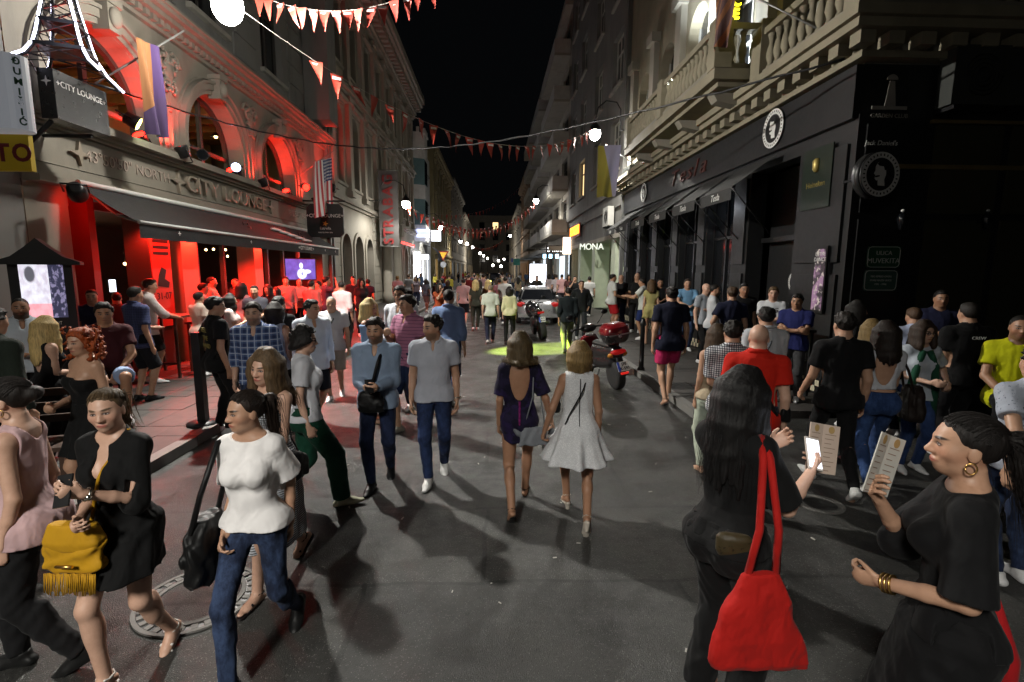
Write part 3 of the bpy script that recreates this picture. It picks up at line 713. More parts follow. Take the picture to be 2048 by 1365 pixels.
def nets_obj(g, name, m, parent):
    r = g.nets()
    if r is None: return None
    me = np_mesh(name, r[0], r[1], m); o = inst(me, name, parent); return o, r[0]
# ---- primitives: (lo, hi, fn)
def seg(a, b, ra, rb=None, n=None, flat=1.0):
    a = np.asarray(a, float); b = np.asarray(b, float); rb = ra if rb is None else rb; r = max(ra, rb)
    ab = b-a; L2 = float(ab @ ab)+1e-9
    def fn(X, Y, Z):
        x, y, z = X-a[0], Y-a[1], Z-a[2]
        t = np.clip((x*ab[0]+y*ab[1]+z*ab[2])/L2, 0, 1)
        x = x-t*ab[0]; y = y-t*ab[1]; z = z-t*ab[2]
        q = x*x+y*y+z*z
        if n is not None:
            w = x*n[0]+y*n[1]+z*n[2]; q = q+w*w*(1/flat**2-1)
        return np.sqrt(q)-(ra+(rb-ra)*t)
    return np.minimum(a, b)-r, np.maximum(a, b)+r, fn
def ell(c, r, M=None):
    c = np.asarray(c, float); r = np.asarray(r, float); M = np.eye(3) if M is None else M
    ext = np.abs(M) @ r
    def fn(X, Y, Z):
        x, y, z = X-c[0], Y-c[1], Z-c[2]
        q = [(M[0, i]*x+M[1, i]*y+M[2, i]*z) for i in range(3)]
        k0 = np.sqrt((q[0]/r[0])**2+(q[1]/r[1])**2+(q[2]/r[2])**2)
        k1 = np.sqrt((q[0]/r[0]**2)**2+(q[1]/r[1]**2)**2+(q[2]/r[2]**2)**2)+1e-6
        return k0*(k0-1)/k1
    return c-ext, c+ext, fn
def loft(O, M, zt, wt, dt, yt=None, xt=None, p=2.3, folds=None, twist=0.0):
    O = np.asarray(O, float); zt = np.asarray(zt, float); yt = np.zeros(len(zt)) if yt is None else np.asarray(yt, float)
    xt = np.zeros(len(zt)) if xt is None else np.asarray(xt, float)
    wt = np.asarray(wt, float); dt = np.asarray(dt, float)
    R_ = np.sqrt((wt+np.abs(xt))**2+(dt+np.abs(yt))**2).max()*1.06
    A, B = O+M @ V3(0, 0, zt[0]), O+M @ V3(0, 0, zt[-1])
    R_ = np.abs(M[:, :2]) @ V3((wt+np.abs(xt)).max(), (dt+np.abs(yt)).max())*(1.0 if folds is None else 1+1.6*folds[1])
    if twist: R_ = R_*1.0+np.array([.02, .04, 0])
    lo, hi = np.minimum(A, B)-R_, np.maximum(A, B)+R_
    zm, zh = (zt[0]+zt[-1])/2, (zt[-1]-zt[0])/2
    def fn(X, Y, Z):
        x, y, z = X-O[0], Y-O[1], Z-O[2]
        q = [(M[0, i]*x+M[1, i]*y+M[2, i]*z) for i in range(3)]
        qx, qy, qz = q
        if twist:
            a = np.clip((qz-zt[0])/(zt[-1]-zt[0]), 0, 1)*R(twist); ca, sa = np.cos(a), np.sin(a)
            qx, qy = qx*ca+qy*sa, -qx*sa+qy*ca
        f4 = lambda tab: TB(tab)[ti]
        ti = np.clip((qz-zt[0])*(199/(zt[-1]-zt[0])), 0, 199).astype(np.int32)
        TB = lambda tab: np.interp(np.linspace(zt[0], zt[-1], 200), zt, tab).astype(np.float32)
        w = f4(wt); d = f4(dt)
        if np.any(yt): qy = qy-f4(yt)
        if np.any(xt): qx = qx-f4(xt)
        if folds is not None:
            n_, amp, ph = folds; th = np.arctan2(qy/d, qx/w); tt = np.clip((zt[-1]-qz)/(zt[-1]-zt[0]), 0, 1)
            f = 1+amp*tt*(np.sin(n_*th+ph)+.5*np.sin((n_*1.7)*th+2*ph+3*qz)); w = w*f; d = d*f
        r = (np.abs(qx/w)**p+np.abs(qy/d)**p)**(1/p)
        return np.maximum((r-1)*np.minimum(w, d)*.9, np.abs(qz-zm)-zh)
    return lo, hi, fn
def wrinkle(seed, amp, freq, squash=(1, 1, 1)):
    rg = np.random.default_rng(seed); D = [unit(rg.normal(size=3))*freq*rg.uniform(.6, 1.5)*np.array(squash) for _ in range(6)]; ph = rg.uniform(0, 6.28, 6)
    def fn(X, Y, Z):
        u = np.sin(D[0][0]*X+D[0][1]*Y+D[0][2]*Z+ph[0]); v = np.sin(D[1][0]*X+D[1][1]*Y+D[1][2]*Z+ph[1])
        w = np.sin(D[2][0]*1.7*X+D[2][1]*1.7*Y+D[2][2]*1.7*Z+1.8*u+ph[2])+.7*np.sin(D[3][0]*2.6*X+D[3][1]*2.6*Y+D[3][2]*2.6*Z+1.5*v+ph[3])
        return amp*w*.6
    return fn
# ---- materials of people
SKIN = {'fair': (.60, .38, .28), 'mid': (.50, .30, .20), 'tan': (.40, .22, .135), 'pale': (.64, .44, .34)}
def skin_mat(tone, hair='#241a12', beard=0.0, lips=.5):
    key = f'skin_{tone}_{hair}_{beard}_{lips}'
    if key in MATS: return MATS[key]
    m, t, p = new_mat('skin'); base = SKIN[tone]; hc = srgb(hair)
    at = t.node('ShaderNodeAttribute', attribute_name='hl'); sp = t.node('ShaderNodeSeparateXYZ'); t.l.new(at.outputs['Vector'], sp.inputs[0])
    x = t.math('ABSOLUTE', sp.outputs[0]); y = sp.outputs[1]; z = sp.outputs[2]
    front = t.ramp(y, .12, .22); tc = t.node('ShaderNodeTexCoord').outputs['Object']
    c = t.mix(t.noise(26, 5, tc, .7), tuple(b*f for b, f in zip(base, (.80, .72, .68))), tuple(min(1, b*1.12) for b in base))
    c = t.mix(t.math('MULTIPLY', ellmask(t, x, z, .19, -.13, .13, .1, .8), .35), c, (base[0]*1.05, base[1]*.72, base[2]*.68))
    if beard:
        low = t.math('SUBTRACT', 1.0, t.ramp(z, -.26, -.14)); inb = t.math('MULTIPLY', low, t.ramp(z, -.75, -.55))
        inb = t.math('MULTIPLY', inb, t.ramp(y, -.1, .08))
        inb = t.math('MULTIPLY', inb, t.math('MULTIPLY_ADD', t.noise(150, 2, tc), .6, .6))
        c = t.mix(t.math('MULTIPLY', inb, beard), c, hc)
    lipc = (base[0]*.78, base[1]*.38, base[2]*.40)
    c = t.mix(t.math('MULTIPLY', t.math('MULTIPLY', ellmask(t, x, z, 0, -.285, .11, .042), front), lips), c, lipc)
    c = t.mix(t.math('MULTIPLY', t.math('MULTIPLY', ellmask(t, x, z, 0, -.283, .10, .009, .6), front), .7), c, (.06, .02, .02))
    br = t.math('MULTIPLY', ellmask(t, x, t.math('SUBTRACT', z, t.math('MULTIPLY', x, .12)), .14, .08, .09, .026), front)
    c = t.mix(t.math('MULTIPLY', br, .95), c, tuple(q*.7 for q in hc))
    ey = t.math('MULTIPLY', ellmask(t, x, z, .13, .002, .07, .032, .35), front)
    c = t.mix(ey, c, (.045, .025, .02))
    c = t.mix(t.math('MULTIPLY', ellmask(t, x, z, .13, -.004, .046, .013, .4), front), c, (.55, .5, .48))
    c = t.mix(t.math('MULTIPLY', ellmask(t, x, z, .13, .0, .022, .02, .3), front), c, (.025, .015, .01))
    t.l.new(c, p.inputs['Base Color']); p.inputs['Roughness'].default_value = .46; p.inputs['Specular IOR Level'].default_value = .45
    t.l.new(t.bump(t.noise(220, 2, tc), .12, .002), p.inputs['Normal'])
    MATS[key] = m; return m
def hair_mat(col, rough=.6):
    key = 'hair_'+col
    if key in MATS: return MATS[key]
    m, t, p = new_mat('hair'); c = srgb(col); tc = t.node('ShaderNodeTexCoord').outputs['Object']
    st = t.noise(95, 5, t.scaled(tc, (1, 1, .09)), .7); big = t.noise(9, 3, t.scaled(tc, (1, 1, .3)))
    k = t.math('ADD', t.math('MULTIPLY', st, .85), t.math('MULTIPLY', big, .35))
    t.l.new(t.mix(t.ramp(k, .3, .85), tuple(q*.35 for q in c), tuple(min(1, q*1.7) for q in c)), p.inputs['Base Color'])
    p.inputs['Roughness'].default_value = rough; p.inputs['Specular IOR Level'].default_value = .35
    t.l.new(t.bump(st, .8, .006), p.inputs['Normal']); MATS[key] = m; return m
def fabric(col, pat=None, col2=None, sc=1.0, rough=.85, weave=1.0, col3=None, bump=.35):
    key = f'fab_{col}_{pat}_{col2}_{sc}_{rough}_{col3}'
    if key in MATS: return MATS[key]
    m, t, p = new_mat('fabric'); a = srgb(col); b = srgb(col2) if col2 else None
    tc = t.node('ShaderNodeTexCoord').outputs['Object']; sp = t.node('ShaderNodeSeparateXYZ'); t.l.new(tc, sp.inputs[0])
    X, Y, Z = sp.outputs
    def saw(v, per, duty):
        f = t.math('FRACT', t.math('MULTIPLY', v, 1/per)); return t.math('LESS_THAN', f, duty)
    n = t.noise(7, 4, tc, .6)
    c = t.mix(n, tuple(q*.78 for q in a), tuple(min(1, q*1.12) for q in a))
    if pat == 'stripe_h': c = t.mix(saw(Z, .034*sc, .38), c, b)
    elif pat == 'stripe_thin': c = t.mix(saw(Z, .055*sc, .14), c, b)
    elif pat == 'plaid':
        h = t.math('ADD', saw(Z, .075*sc, .45), saw(X, .075*sc, .45)); c = t.mix(t.math('MULTIPLY', h, .5), c, b)
        g = t.math('MAXIMUM', saw(t.math('ADD', Z, .02), .075*sc, .12), saw(t.math('ADD', X, .02), .075*sc, .12))
        c = t.mix(t.math('MULTIPLY', g, .75), c, srgb(col3 or '#e8e8e8'))
    elif pat == 'check':
        g = t.math('MAXIMUM', saw(Z, .02*sc, .3), saw(X, .02*sc, .3)); c = t.mix(g, c, b)
    elif pat == 'blotch':
        c = t.mix(t.ramp(t.noise(18/sc, 4, tc), .46, .56), c, b)
        if col3: c = t.mix(t.ramp(t.noise(13/sc, 3, t.vmath('ADD', tc, (3, 1, 5))), .55, .62), c, srgb(col3))
    elif pat == 'denim':
        c = t.mix(t.math('MULTIPLY', t.ramp(t.noise(6, 6, t.scaled(tc, (1, 1, .5)), .75), .40, .66), .85), c, b or tuple(min(1, q*2.2) for q in a))
    elif pat == 'speck': c = t.mix(t.ramp(t.noise(60, 2, tc), .62, .68), c, b)
    elif pat == 'lace':
        v = t.node('ShaderNodeTexVoronoi'); v.inputs['Scale'].default_value = 110; t.l.new(tc, v.inputs['Vector'])
        c = t.mix(t.ramp(v.outputs['Distance'], .25, .45), c, tuple(q*.72 for q in a))
    t.l.new(c, p.inputs['Base Color']); p.inputs['Roughness'].default_value = rough
    p.inputs['Specular IOR Level'].default_value = .25; p.inputs['Sheen Weight'].default_value = .03
    w = t.noise(11, 2, t.vmath('ADD', t.scaled(tc, (1, 1, .55)), t.scaled(t.noise(5, 2, tc, out=1), (.12, .12, .12))), .5); n1 = t.bump(w, min(bump*1.2, 1), .04)
    t.l.new(t.bump(t.noise(520, 2, tc), .10*weave, .001, n1), p.inputs['Normal'])
    MATS[key] = m; return m
# ---- tables (for height 1.75), z from pelvis point
TM = dict(z=[-.12, -.06, 0, .07, .14, .22, .30, .38, .45, .50, .54, .58], w=[.10, .155, .163, .155, .146, .15, .163, .174, .168, .12, .07, .055],
          d=[.085, .115, .118, .108, .102, .106, .114, .120, .108, .088, .066, .055], y=[-.01, -.02, -.02, -.008, .004, .004, 0, -.004, -.014, -.022, -.02, -.012])
TF = dict(z=[-.12, -.06, 0, .07, .14, .22, .30, .38, .45, .50, .54, .58], w=[.11, .165, .170, .148, .122, .126, .136, .145, .138, .095, .055, .046],
          d=[.09, .115, .12, .104, .088, .09, .098, .102, .092, .075, .054, .046], y=[-.01, -.022, -.026, -.01, .006, .004, 0, -.006, -.016, -.024, -.02, -.012])
def ik2(a, c, l1, l2, pole):
    a, c = np.asarray(a, float), np.asarray(c, float); d = c-a; L = np.linalg.norm(d); mx = (l1+l2)*.999
    if L > mx: d = d/L*mx; c = a+d; L = mx
    u = d/L; x = (l1*l1-l2*l2+L*L)/(2*L); h = math.sqrt(max(l1*l1-x*x, 0)); p = np.asarray(pole, float); p = p-u*(p @ u)
    return a+u*x+unit(p)*h, c
ARMS = {  # (out, fwd, up) of the wrist from the shoulder, elbow pole (out, fwd, up), palm normal (out,fwd,up), curl, thumb-in
 'down': ((.055, .03, -.55), (.25, -1, 0), (-1, .1, 0), .5), 'fwd': ((.05, .24, -.48), (.2, -1, -.2), (-1, 0, 0), .5),
 'back': ((.08, -.2, -.49), (.3, -1, .1), (-1, .2, 0), .5), 'belly': ((-.13, .27, -.32), (.35, -.6, -.7), (-.6, -.5, .3), .8),
 'chest': ((-.08, .30, -.16), (.35, -.3, -.9), (-.7, -.6, .2), .8), 'face': ((-.11, .28, .08), (.5, 0, -1), (-.5, -.8, .2), .9),
 'cross': ((-.26, .2, -.24), (.8, .1, -.7), (-.2, -1, .2), .6), 'hip': ((.06, .06, -.36), (1, -.5, 0), (-1, 0, 0), .7),
 'pocket': ((.05, .06, -.47), (.8, -.8, 0), (-1, 0, 0), .6), 'reach': ((-.02, .46, -.15), (.4, -.2, -.9), (-.6, 0, -.6), .5),
 'lap': ((-.08, .30, -.42), (.6, -.4, -.2), (0, 0, -1), .4), 'table': ((-.1, .40, -.28), (.7, -.2, -.5), (0, 0, -1), .4), 'bag': ((.1, .12, -.36), (.6, -1, 0), (-1, 0, 0), .9),
 'read': ((-.1, .36, -.1), (.3, 0, -1), (-.4, -.8, .2), .8), 'raise': ((.05, .22, .2), (.6, .3, -.6), (-.3, -.8, 0), .6), 'hold': ((.02, .26, -.36), (.4, -.8, -.3), (-1, 0, 0), .9),
 'held': ((.17, .04, -.52), (.2, -1, 0), (-1, .1, 0), .8)}
LEGS = {  # per side (x, y, lift, pitch)
 'stand': ((.10, .02, 0, 0), (.10, -.03, 0, 0)), 'walk': ((.07, .27, .0, 8), (.07, -.33, .05, -38)), 'step': ((.06, .16, 0, 0), (.08, -.20, .03, -24)),
 'big': ((.06, .34, .02, 14), (.06, -.42, .12, -60)), 'wide': ((.15, .03, 0, 0), (.15, -.04, 0, 0)),
 'sit': ((.12, .46, 0, 0), (.13, .40, 0, 0)), 'kick': ((.06, .14, 0, 0), (.07, -.38, .17, -70))}
PEOPLE = []
def strands(L):
    """single strands and flyaways laid over the hair mass of the nearest figures"""
    hd, hh, s, hair, Msh, rg, hlen, root, hc, swing = (L[k] for k in ('hd', 'hh', 's', 'hair', 'Msh', 'rg', 'hlen', 'root', 'hc', 'swing')); vol = L['vol']
    mb = MB(); r0_ = max(.0016, L['cell']*.24); sw = V3(*(swing or (0, 0, 0)))
    E = lambda d, k: hd(*(V3(0, -.055, .135)+d/np.linalg.norm(d/V3(.33+vol, .425+vol, .38+vol))*k))
    def put(pts, r=r0_):
        P_ = [np.asarray(p, float) for p in pts]; Q = []
        for i in range(len(P_)-1):
            a, b, c, d = P_[max(i-1, 0)], P_[i], P_[i+1], P_[min(i+2, len(P_)-1)]
            for t in (0, .5): Q.append(.5*(2*b+(c-a)*t+(2*a-5*b+4*c-d)*t*t+(3*b-a-3*c+d)*t**3))
        Q.append(P_[-1]); n = len(Q); mb.tube([Vector(q) for q in Q], [r*(1-.75*k/(n-1)) for k in range(n)], 3, False)
    if hair in ('ponytail', 'bun'):
        dt = V3(0, -.97, .22)
        for i in range(260):
            a = rg.uniform(-1.9, 1.9); d0 = V3(math.sin(a), math.cos(a)*.95, rg.uniform(.35, .75) if abs(a) < 1.2 else rg.uniform(-.1, .5)); k = rg.uniform(.99, 1.03)
            put([E(unit(d0*(1-t)+dt*t+V3(0, 0, .35*math.sin(math.pi*t))), k+.015*math.sin(3*t+i)) for t in np.linspace(.08, 1, 7)])
        if hair == 'ponytail':
            for i in range(150):
                o = rg.normal(size=3)*V3(.016, .016, .008); e = rg.normal(size=3)*V3(.03, .03, .02)
                put([hd(0, -.44, .22)+o*.5]+[hd(0, -.60, .22)+V3(0, 0, -1)*hlen*(q/4)*rg.uniform(.95, 1.12)+Msh @ V3(0, -.012*q, 0)+sw*(q/4)**1.5+o*1.6+e*(q/4)**2 for q in range(5)])
    elif hair == 'curly':
        for i in range(750):
            a = rg.uniform(-2.3, 2.3); zz = rg.uniform(-.6, .55); rr = .46+.16*math.cos(zz*1.1)+rg.uniform(-.04, .14)
            if math.cos(a) < -.4 and zz < .3: continue
            c = hd(rr*math.sin(a)*.95, -.06-rr*math.cos(a)*.95, .08+zz); dv = unit(rg.normal(size=3)*.5+V3(0, 0, -1)); u = unit(np.cross(dv, V3(1, .3, .2))); v = np.cross(dv, u); ph = rg.uniform(0, 6)
            put([c+dv*.011*q+(u*math.cos(q*1.25+ph)+v*math.sin(q*1.25+ph))*.012 for q in range(8)], r0_*1.1)
    else:
        Ld = hlen if hair != 'bob' else .13*s+hlen*.2
        for i in range(380):
            a = rg.uniform(-1, 1)*R(130); sx, cy = math.sin(a), -math.cos(a); j = rg.normal(size=3)*.007; k = rg.uniform(1.0, 1.06); out = Msh @ V3(sx*.5, cy, 0)
            p1 = hd(.42*sx*k, -.06+.49*cy*k, -.12)+j; dn = V3(0, 0, -1); L_ = Ld*rg.uniform(.85, 1.1)
            if hair == 'bob': tail = [p1+dn*max(L_-.03, .03)*.5, p1+dn*max(L_-.03, .03)-out*.022+j]
            else:
                wv = rg.normal(size=3)*V3(.012, .012, 0)*(2.2 if hair == 'wavy' else 1); p2 = p1+dn*.10*s+out*.03+sw*.4; p3 = p1+dn*L_+out*.06+sw+wv+j; tail = [p2, (p2+p3)/2+wv, p3]
            put([hd(.03*np.sign(sx)+.05*sx, .12+.16*cy, .50)+j*.3, E(V3(sx*.55, .2+cy*.7, .75), k), E(V3(sx, cy, .15), k*1.01), p1]+tail)
    mb.build('hair_strands', hair_mat(hc), root)
def person(label, x, y, face, h=1.75, sex='m', skin='mid', hair='short', hc='#1d1510', beard=0.0, lips=None, top=None, bot=None, dress=None,
           shoes=('sneaker', '#d8d8d8'), arms=('down', 'down'), legs='stand', lead=1, head=(0, 0, 0), lean=0, tilt=0, twist=0, fat=0.0,
           sit=False, cell=None, group=None, z0=0.0, hlen=.3, glasses=False, watch=0, fine=True, swing=None, drop=0.0, earring=False, hip_yaw=0):
    dist = math.hypot(x, y); s = h/1.75
    if cell is None: cell = min(max(dist*.0027, .0058), .03)
    fc = max(cell*.62, .0045); small = cell < .016; seed = len(PEOPLE)*13+5
    T = TM if sex == 'm' else TF
    zt = np.array(T['z'])*s; wt = np.array(T['w'])*s*(1+fat*.7); dt = np.array(T['d'])*s*(1+fat); yt = np.array(T['y'])*s
    if fat: yt = yt+fat*.05*np.exp(-((zt-.1)/.15)**2)
    root = empty('person', label, 'person', (x, y, z0), -R(face), group)
    # skeleton
    drop = drop or {'walk': .028, 'big': .06, 'kick': .03, 'step': .008}.get(legs if isinstance(legs, str) else '', 0.0); Pz = (.53 if sit else .965*s)-drop; P = V3(0, 0, Pz)
    if sit: P[2] = .54
    M = rot_m('X', -lean) @ rot_m('Y', tilt)
    Mt = M @ rot_m('Z', -twist*.6)
    tw = -twist
    def tor(*q, tws=1.0):
        a = R(-twist)*np.clip(q[2]/(.5), 0, 1)
        c_, s_ = math.cos(a), math.sin(a)
        return P+M @ (V3(q[0]*c_-q[1]*s_, q[0]*s_+q[1]*c_, q[2])*s)
    Msh = M @ rot_m('Z', -twist)
    shx = .178*(1+fat*.5) if sex == 'm' else .142*(1+fat*.5)
    Sh = {-1: tor(-shx, -.012, .455), 1: tor(shx, -.012, .455)}
    nb = tor(0, -.018, .515); Mh = Msh @ rot_m('Z', -head[0]) @ rot_m('X', head[1]) @ rot_m('Y', head[2])
    hh = .236*s*(1.0 if sex == 'm' else .985)
    Hc = nb+Msh @ V3(0, .012, 0)*s+(M*.5+Mh*.5) @ V3(0, .018, .148)*s
    hd = lambda *q: Hc+Mh @ (V3(*q)*hh)
    lg = LEGS[legs] if isinstance(legs, str) else legs
    heel = .055 if shoes and shoes[0] == 'heel' else 0.0
    limbs = {}
    for sd in (-1, 1):
        q = lg[0] if sd == lead else lg[1]
        hip = P+rot_m('Z', -hip_yaw) @ V3(sd*.088*s, -.005, -.035*s)
        ank = V3(sd*q[0]*s, q[1]*s, (.083+heel*.8)*s+q[2])
        knee, ank = ik2(hip, ank, .445*s, .44*s, (sd*.12, 1, 0.05))
        limbs[sd] = dict(hip=hip, knee=knee, ank=ank, pitch=q[3]-(22 if heel else 0))
    for sd, an in ((-1, arms[0]), (1, arms[1])):
        A = ARMS[an] if isinstance(an, str) else an
        f3 = lambda q: Msh @ V3(sd*q[0], q[1], q[2])
        el, wr = ik2(Sh[sd], Sh[sd]+f3(A[0])*s, .30*s, .265*s, f3(A[1]))
        limbs[sd].update(el=el, wr=wr, pn=f3(A[2]), curl=A[3])
    # ------------------------------------------------ body
    am = .051 if sex == 'm' else .043; pts = [Hc, hd(0, 0, .6), P]+[v for sd in (-1, 1) for v in (limbs[sd]['el'], limbs[sd]['wr'], limbs[sd]['knee'], limbs[sd]['ank'])]
    pts = np.array(pts+[P+V3(0, -.19, 0), P+V3(0, .19, 0), P+V3(.24, 0, 0), P-V3(.24, 0, 0)]); lo = pts.min(0)-.13; hi = pts.max(0)+.13; lo[2] = -.02
    lo[1] -= .05; hi[1] += .1
    fine_box = (Hc-hh*.62, Hc+hh*.62, fc) if fine else None
    if dress or (bot and bot.get('kind') == 'skirt'): lo[:2] -= .08; hi[:2] += .08
    lo[:2] -= .03; hi[:2] += .03
    g = Grid(lo, hi, cell, fine_box); G0 = g
    def like():
        q = Grid.__new__(Grid); q.ax = G0.ax; q.cell = cell; q.F = np.full(G0.F.shape, .09, np.float32); return q
    covers = []
    def under(q, dlt):
        for cF in covers: q.F += dlt*np.clip(-cF/.012, 0, 1)
    g.add(loft(P, M, zt, wt, dt, yt, twist=tw), .03)
    if sex == 'f' and small or sex == 'f':
        for sd in (-1, 1): g.add(ell(tor(sd*.066, .078, .315), V3(.060, .062, .062)*s), .04)
    for sd in (-1, 1): g.add(ell(P+V3(sd*.078, -.075, -.055)*s, V3(.082, .075, .09)*s), .05)
    th, kn = (.086, .056) if sex == 'm' else (.088, .054)
    th *= 1+fat*.6
    for sd in (-1, 1):
        b = limbs[sd]
        g.add(seg(tor(sd*.05, -.02, .49), Sh[sd]-Msh @ V3(sd*.012, 0, -.0)*s, .045*s, am*1.02*s), .05)
        g.add(seg(Sh[sd], b['el'], am*s, am*.80*s), .025); g.add(seg(b['el'], b['el']*.55+b['wr']*.45, am*.82*s, am*.72*s), .012)
        g.add(seg(b['el']*.55+b['wr']*.45, b['wr'], am*.72*s, am*.54*s), .012)
        g.add(seg(b['hip'], b['knee'], th*s, kn*s), .03)
        g.add(seg(b['knee'], b['ank'], kn*.92*s, .036*s), .02)
        cv = b['knee']*.68+b['ank']*.32; back = unit(np.cross(b['ank']-b['knee'], V3(1, 0, 0))); back = -back if back[1] > 0 else back
        g.add(ell(cv+back*.016*s, V3(.046, .05, .11)*s), .03)
        # hand
        wr, el = b['wr'], b['el']; hdv = unit(wr-el); n = unit(b['pn']-hdv*(b['pn'] @ hdv)); tdir = np.cross(hdv, n)*sd; cu = b['curl']
        hs = s*(1.0 if sex == 'm' else .9)
        b['hand'] = wr+hdv*.085*hs+n*.02*hs; b['hdir'] = hdv; b['hn'] = n; b['ht'] = tdir
        g.add(seg(wr, wr+hdv*.075*hs, .031*hs, .041*hs, n, .42), .012)
        if cell < .02:
            fr = max(.0092*hs, cell*.82)
            for i, (fl, of) in enumerate(((.95, .030), (1.06, .0105), (1.0, -.010), (.8, -.029))):
                p0 = wr+(hdv*(.082-.004*abs(i-1.2))+tdir*of*1.08)*hs; ang = cu*(.75+.12*i); dv = hdv+tdir*of*2.2
                for L_ in (.043, .027, .021):
                    dv2 = unit(dv*math.cos(ang)+n*math.sin(ang)); p1 = p0+dv2*L_*fl*hs; g.add(seg(p0, p1, fr, fr*.9), .003); p0 = p1; ang += cu*.8
            p0 = wr+(hdv*.022+tdir*.03)*hs; p1 = p0+unit(hdv*.75+tdir*.55+n*.35)*.043*hs; p2 = p1+unit(hdv*.85+tdir*.15+n*(.2+.5*cu))*.033*hs
            g.add(seg(p0, p1, fr*1.35, fr*1.1), .008); g.add(seg(p1, p2, fr*1.1, fr*.9), .003)
        else: g.add(seg(wr+hdv*.075*hs, wr+hdv*.14*hs+n*.04*cu, .036*hs, .024*hs, n, .5), .012)
        # foot
        Fm = rot_m('Z', -sd*8) @ rot_m('X', b['pitch']); b['Fm'] = Fm; f = lambda *q: b['ank']+Fm @ (V3(*q)*s)
        g.add(seg(f(0, -.045, -.052), f(0, .10, -.06), .030*s, .034*s, Fm[:, 2], .8), .02); g.add(seg(f(0, .0, -.02), f(0, .11, -.062), .032*s, .026*s), .02)
        g.add(seg(f(-.008*sd, .10, -.065), f(.0, .165, -.07), .030*s, .022*s, Fm[:, 2], .6), .015)
    nk = .058 if sex == 'm' else .043
    g.add(seg(tor(0, -.022, .47), hd(0, -.10, -.22), nk*1.12*s, nk*s), .03)
    # head
    H = lambda c, r, k=.012, op='u': g.add(ell(hd(*c), V3(*r)*hh, Mh), k, op)
    jw = 1.0 if sex == 'm' else .9
    H((0, -.05, .13), (.325, .42, .375)); H((0, .08, -.06), (.265*jw**.5, .30, .37), .03); H((0, .19, -.36), (.15*jw, .15, .135), .03)
    for sd in (-1, 1):
        H((sd*(.185 if sex == 'm' else .15), .04, -.26), (.085, .16, .13) if sex == 'm' else (.07, .13, .11), .03); H((sd*.19, .2, -.10), (.09, .1, .09), .03)
        H((sd*.325, -.04, -.04), (.035, .085, .125), .006)
    if fc < .013:
        H((0, .345, .075), (.20, .05, .04), .012)
        for sd in (-1, 1): H((sd*.135, .40, .0), (.075, .06, .042), .012, 's'); H((sd*.13, .305, -.002), (.068, .062, .06), .004)
        g.add(seg(hd(0, .345, .04), hd(0, .44, -.14), .032*hh, .052*hh), .014)
        for sd in (-1, 1): H((sd*.05, .39, -.155), (.04, .05, .035), .008)
        H((0, .335, -.266), (.095, .05, .022), .012); H((0, .33, -.304), (.08, .05, .026), .012)
    elif fc < .022: g.add(seg(hd(0, .34, .02), hd(0, .44, -.14), .04*hh, .06*hh), .014)
    gb = g
    tpl = lambda q: (M.T @ q)
    def tz(X, Y, Z):   # torso z of a point
        return (X-P[0])*M[0, 2]+(Y-P[1])*M[1, 2]+(Z-P[2])*M[2, 2]
    # ------------------------------------------------ garments
    def torso_garment(name, c):
        loose = c.get('loose', .018)*s; hem = c.get('hem', -.07)*s; sl = c.get('sleeve', .5); flare = c.get('flare', .0)
        g = like()
        z_ = zt.copy(); lw = loose+flare*np.clip((.2*s-zt)/(.3*s), 0, 1)
        sm = np.clip((.42*s-zt)/(.1*s), 0.25, 1)
        W_ = wt+lw*sm; D_ = dt+lw*sm
        if c.get('straight', .5 if sex == 'm' else .25):
            k = c.get('straight', .5 if sex == 'm' else .25); ref = wt[7]; W_ = np.where((zt > 0) & (zt < .35*s), W_*(1-k)+np.maximum(W_, ref*.93+loose)*k, W_)
        zl = np.concatenate([[hem-.03], z_[z_ > hem-.02]]); W2 = np.interp(zl, z_, W_); D2 = np.interp(zl, z_, D_); Y2 = np.interp(zl, z_, yt)
        W2[0] = max(W2[0], np.interp(max(hem, -.02*s), z_, W_)); D2[0] = max(D2[0], np.interp(max(hem, -.02*s), z_, D_)); Y2[0] = yt[2]
        for i_ in range(len(zl)):
            if zl[i_] < -.02*s: W2[i_] = max(W2[i_], np.interp(-.02*s, z_, W_)); D2[i_] = max(D2[i_], np.interp(-.02*s, z_, D_)); Y2[i_] = yt[2]
        g.add(loft(P, M, zl, W2, D2, Y2, twist=tw, folds=(5, flare*.5, seed) if flare else None), .03)
        if sex == 'f':
            for sd in (-1, 1): g.add(ell(tor(sd*.066, .078, .315), V3(.060, .062, .062)*s+loose*.75), .05)
        if hem < -.02*s:
            for sd in (-1, 1):
                g.add(ell(P+V3(sd*.078, -.075, -.055)*s, V3(.082, .075, .09)*s+loose+.012), .05)
                b = limbs[sd]; g.add(seg(b['hip'], b['hip']*.6+b['knee']*.4, th*s+loose+.010, th*s*.9+loose+.012), .05)
        off = loose*.55+.005
        for sd in (-1, 1):
            b = limbs[sd]; g.add(seg(tor(sd*.05, -.02, .49), Sh[sd], .045*s+off, am*1.02*s+off), .05)
            if sl > 0:
                so = off+c.get('sloose', .008)*s; fl = c.get('sflare', 0.012)*s; t1 = min(sl, 1.0)
                e1 = Sh[sd]*(1-t1)+b['el']*t1
                g.add(seg(Sh[sd], e1+(e1-Sh[sd])*.08, am*s+so*.7, (am*(1-.2*t1))*s+so+fl*(1 if sl <= 1 else .3)), .03)
                if sl > 1:
                    e2 = b['el']*(2-sl)+b['wr']*(sl-1); g.add(seg(b['el'], e2, am*.8*s+so, am*.6*s+so*.9), .02)
        g.warp(wrinkle(seed, c.get('wr', .003 if cell > .009 else .0034), 24 if cell > .009 else 30, (1.5, 1.5, .55)))
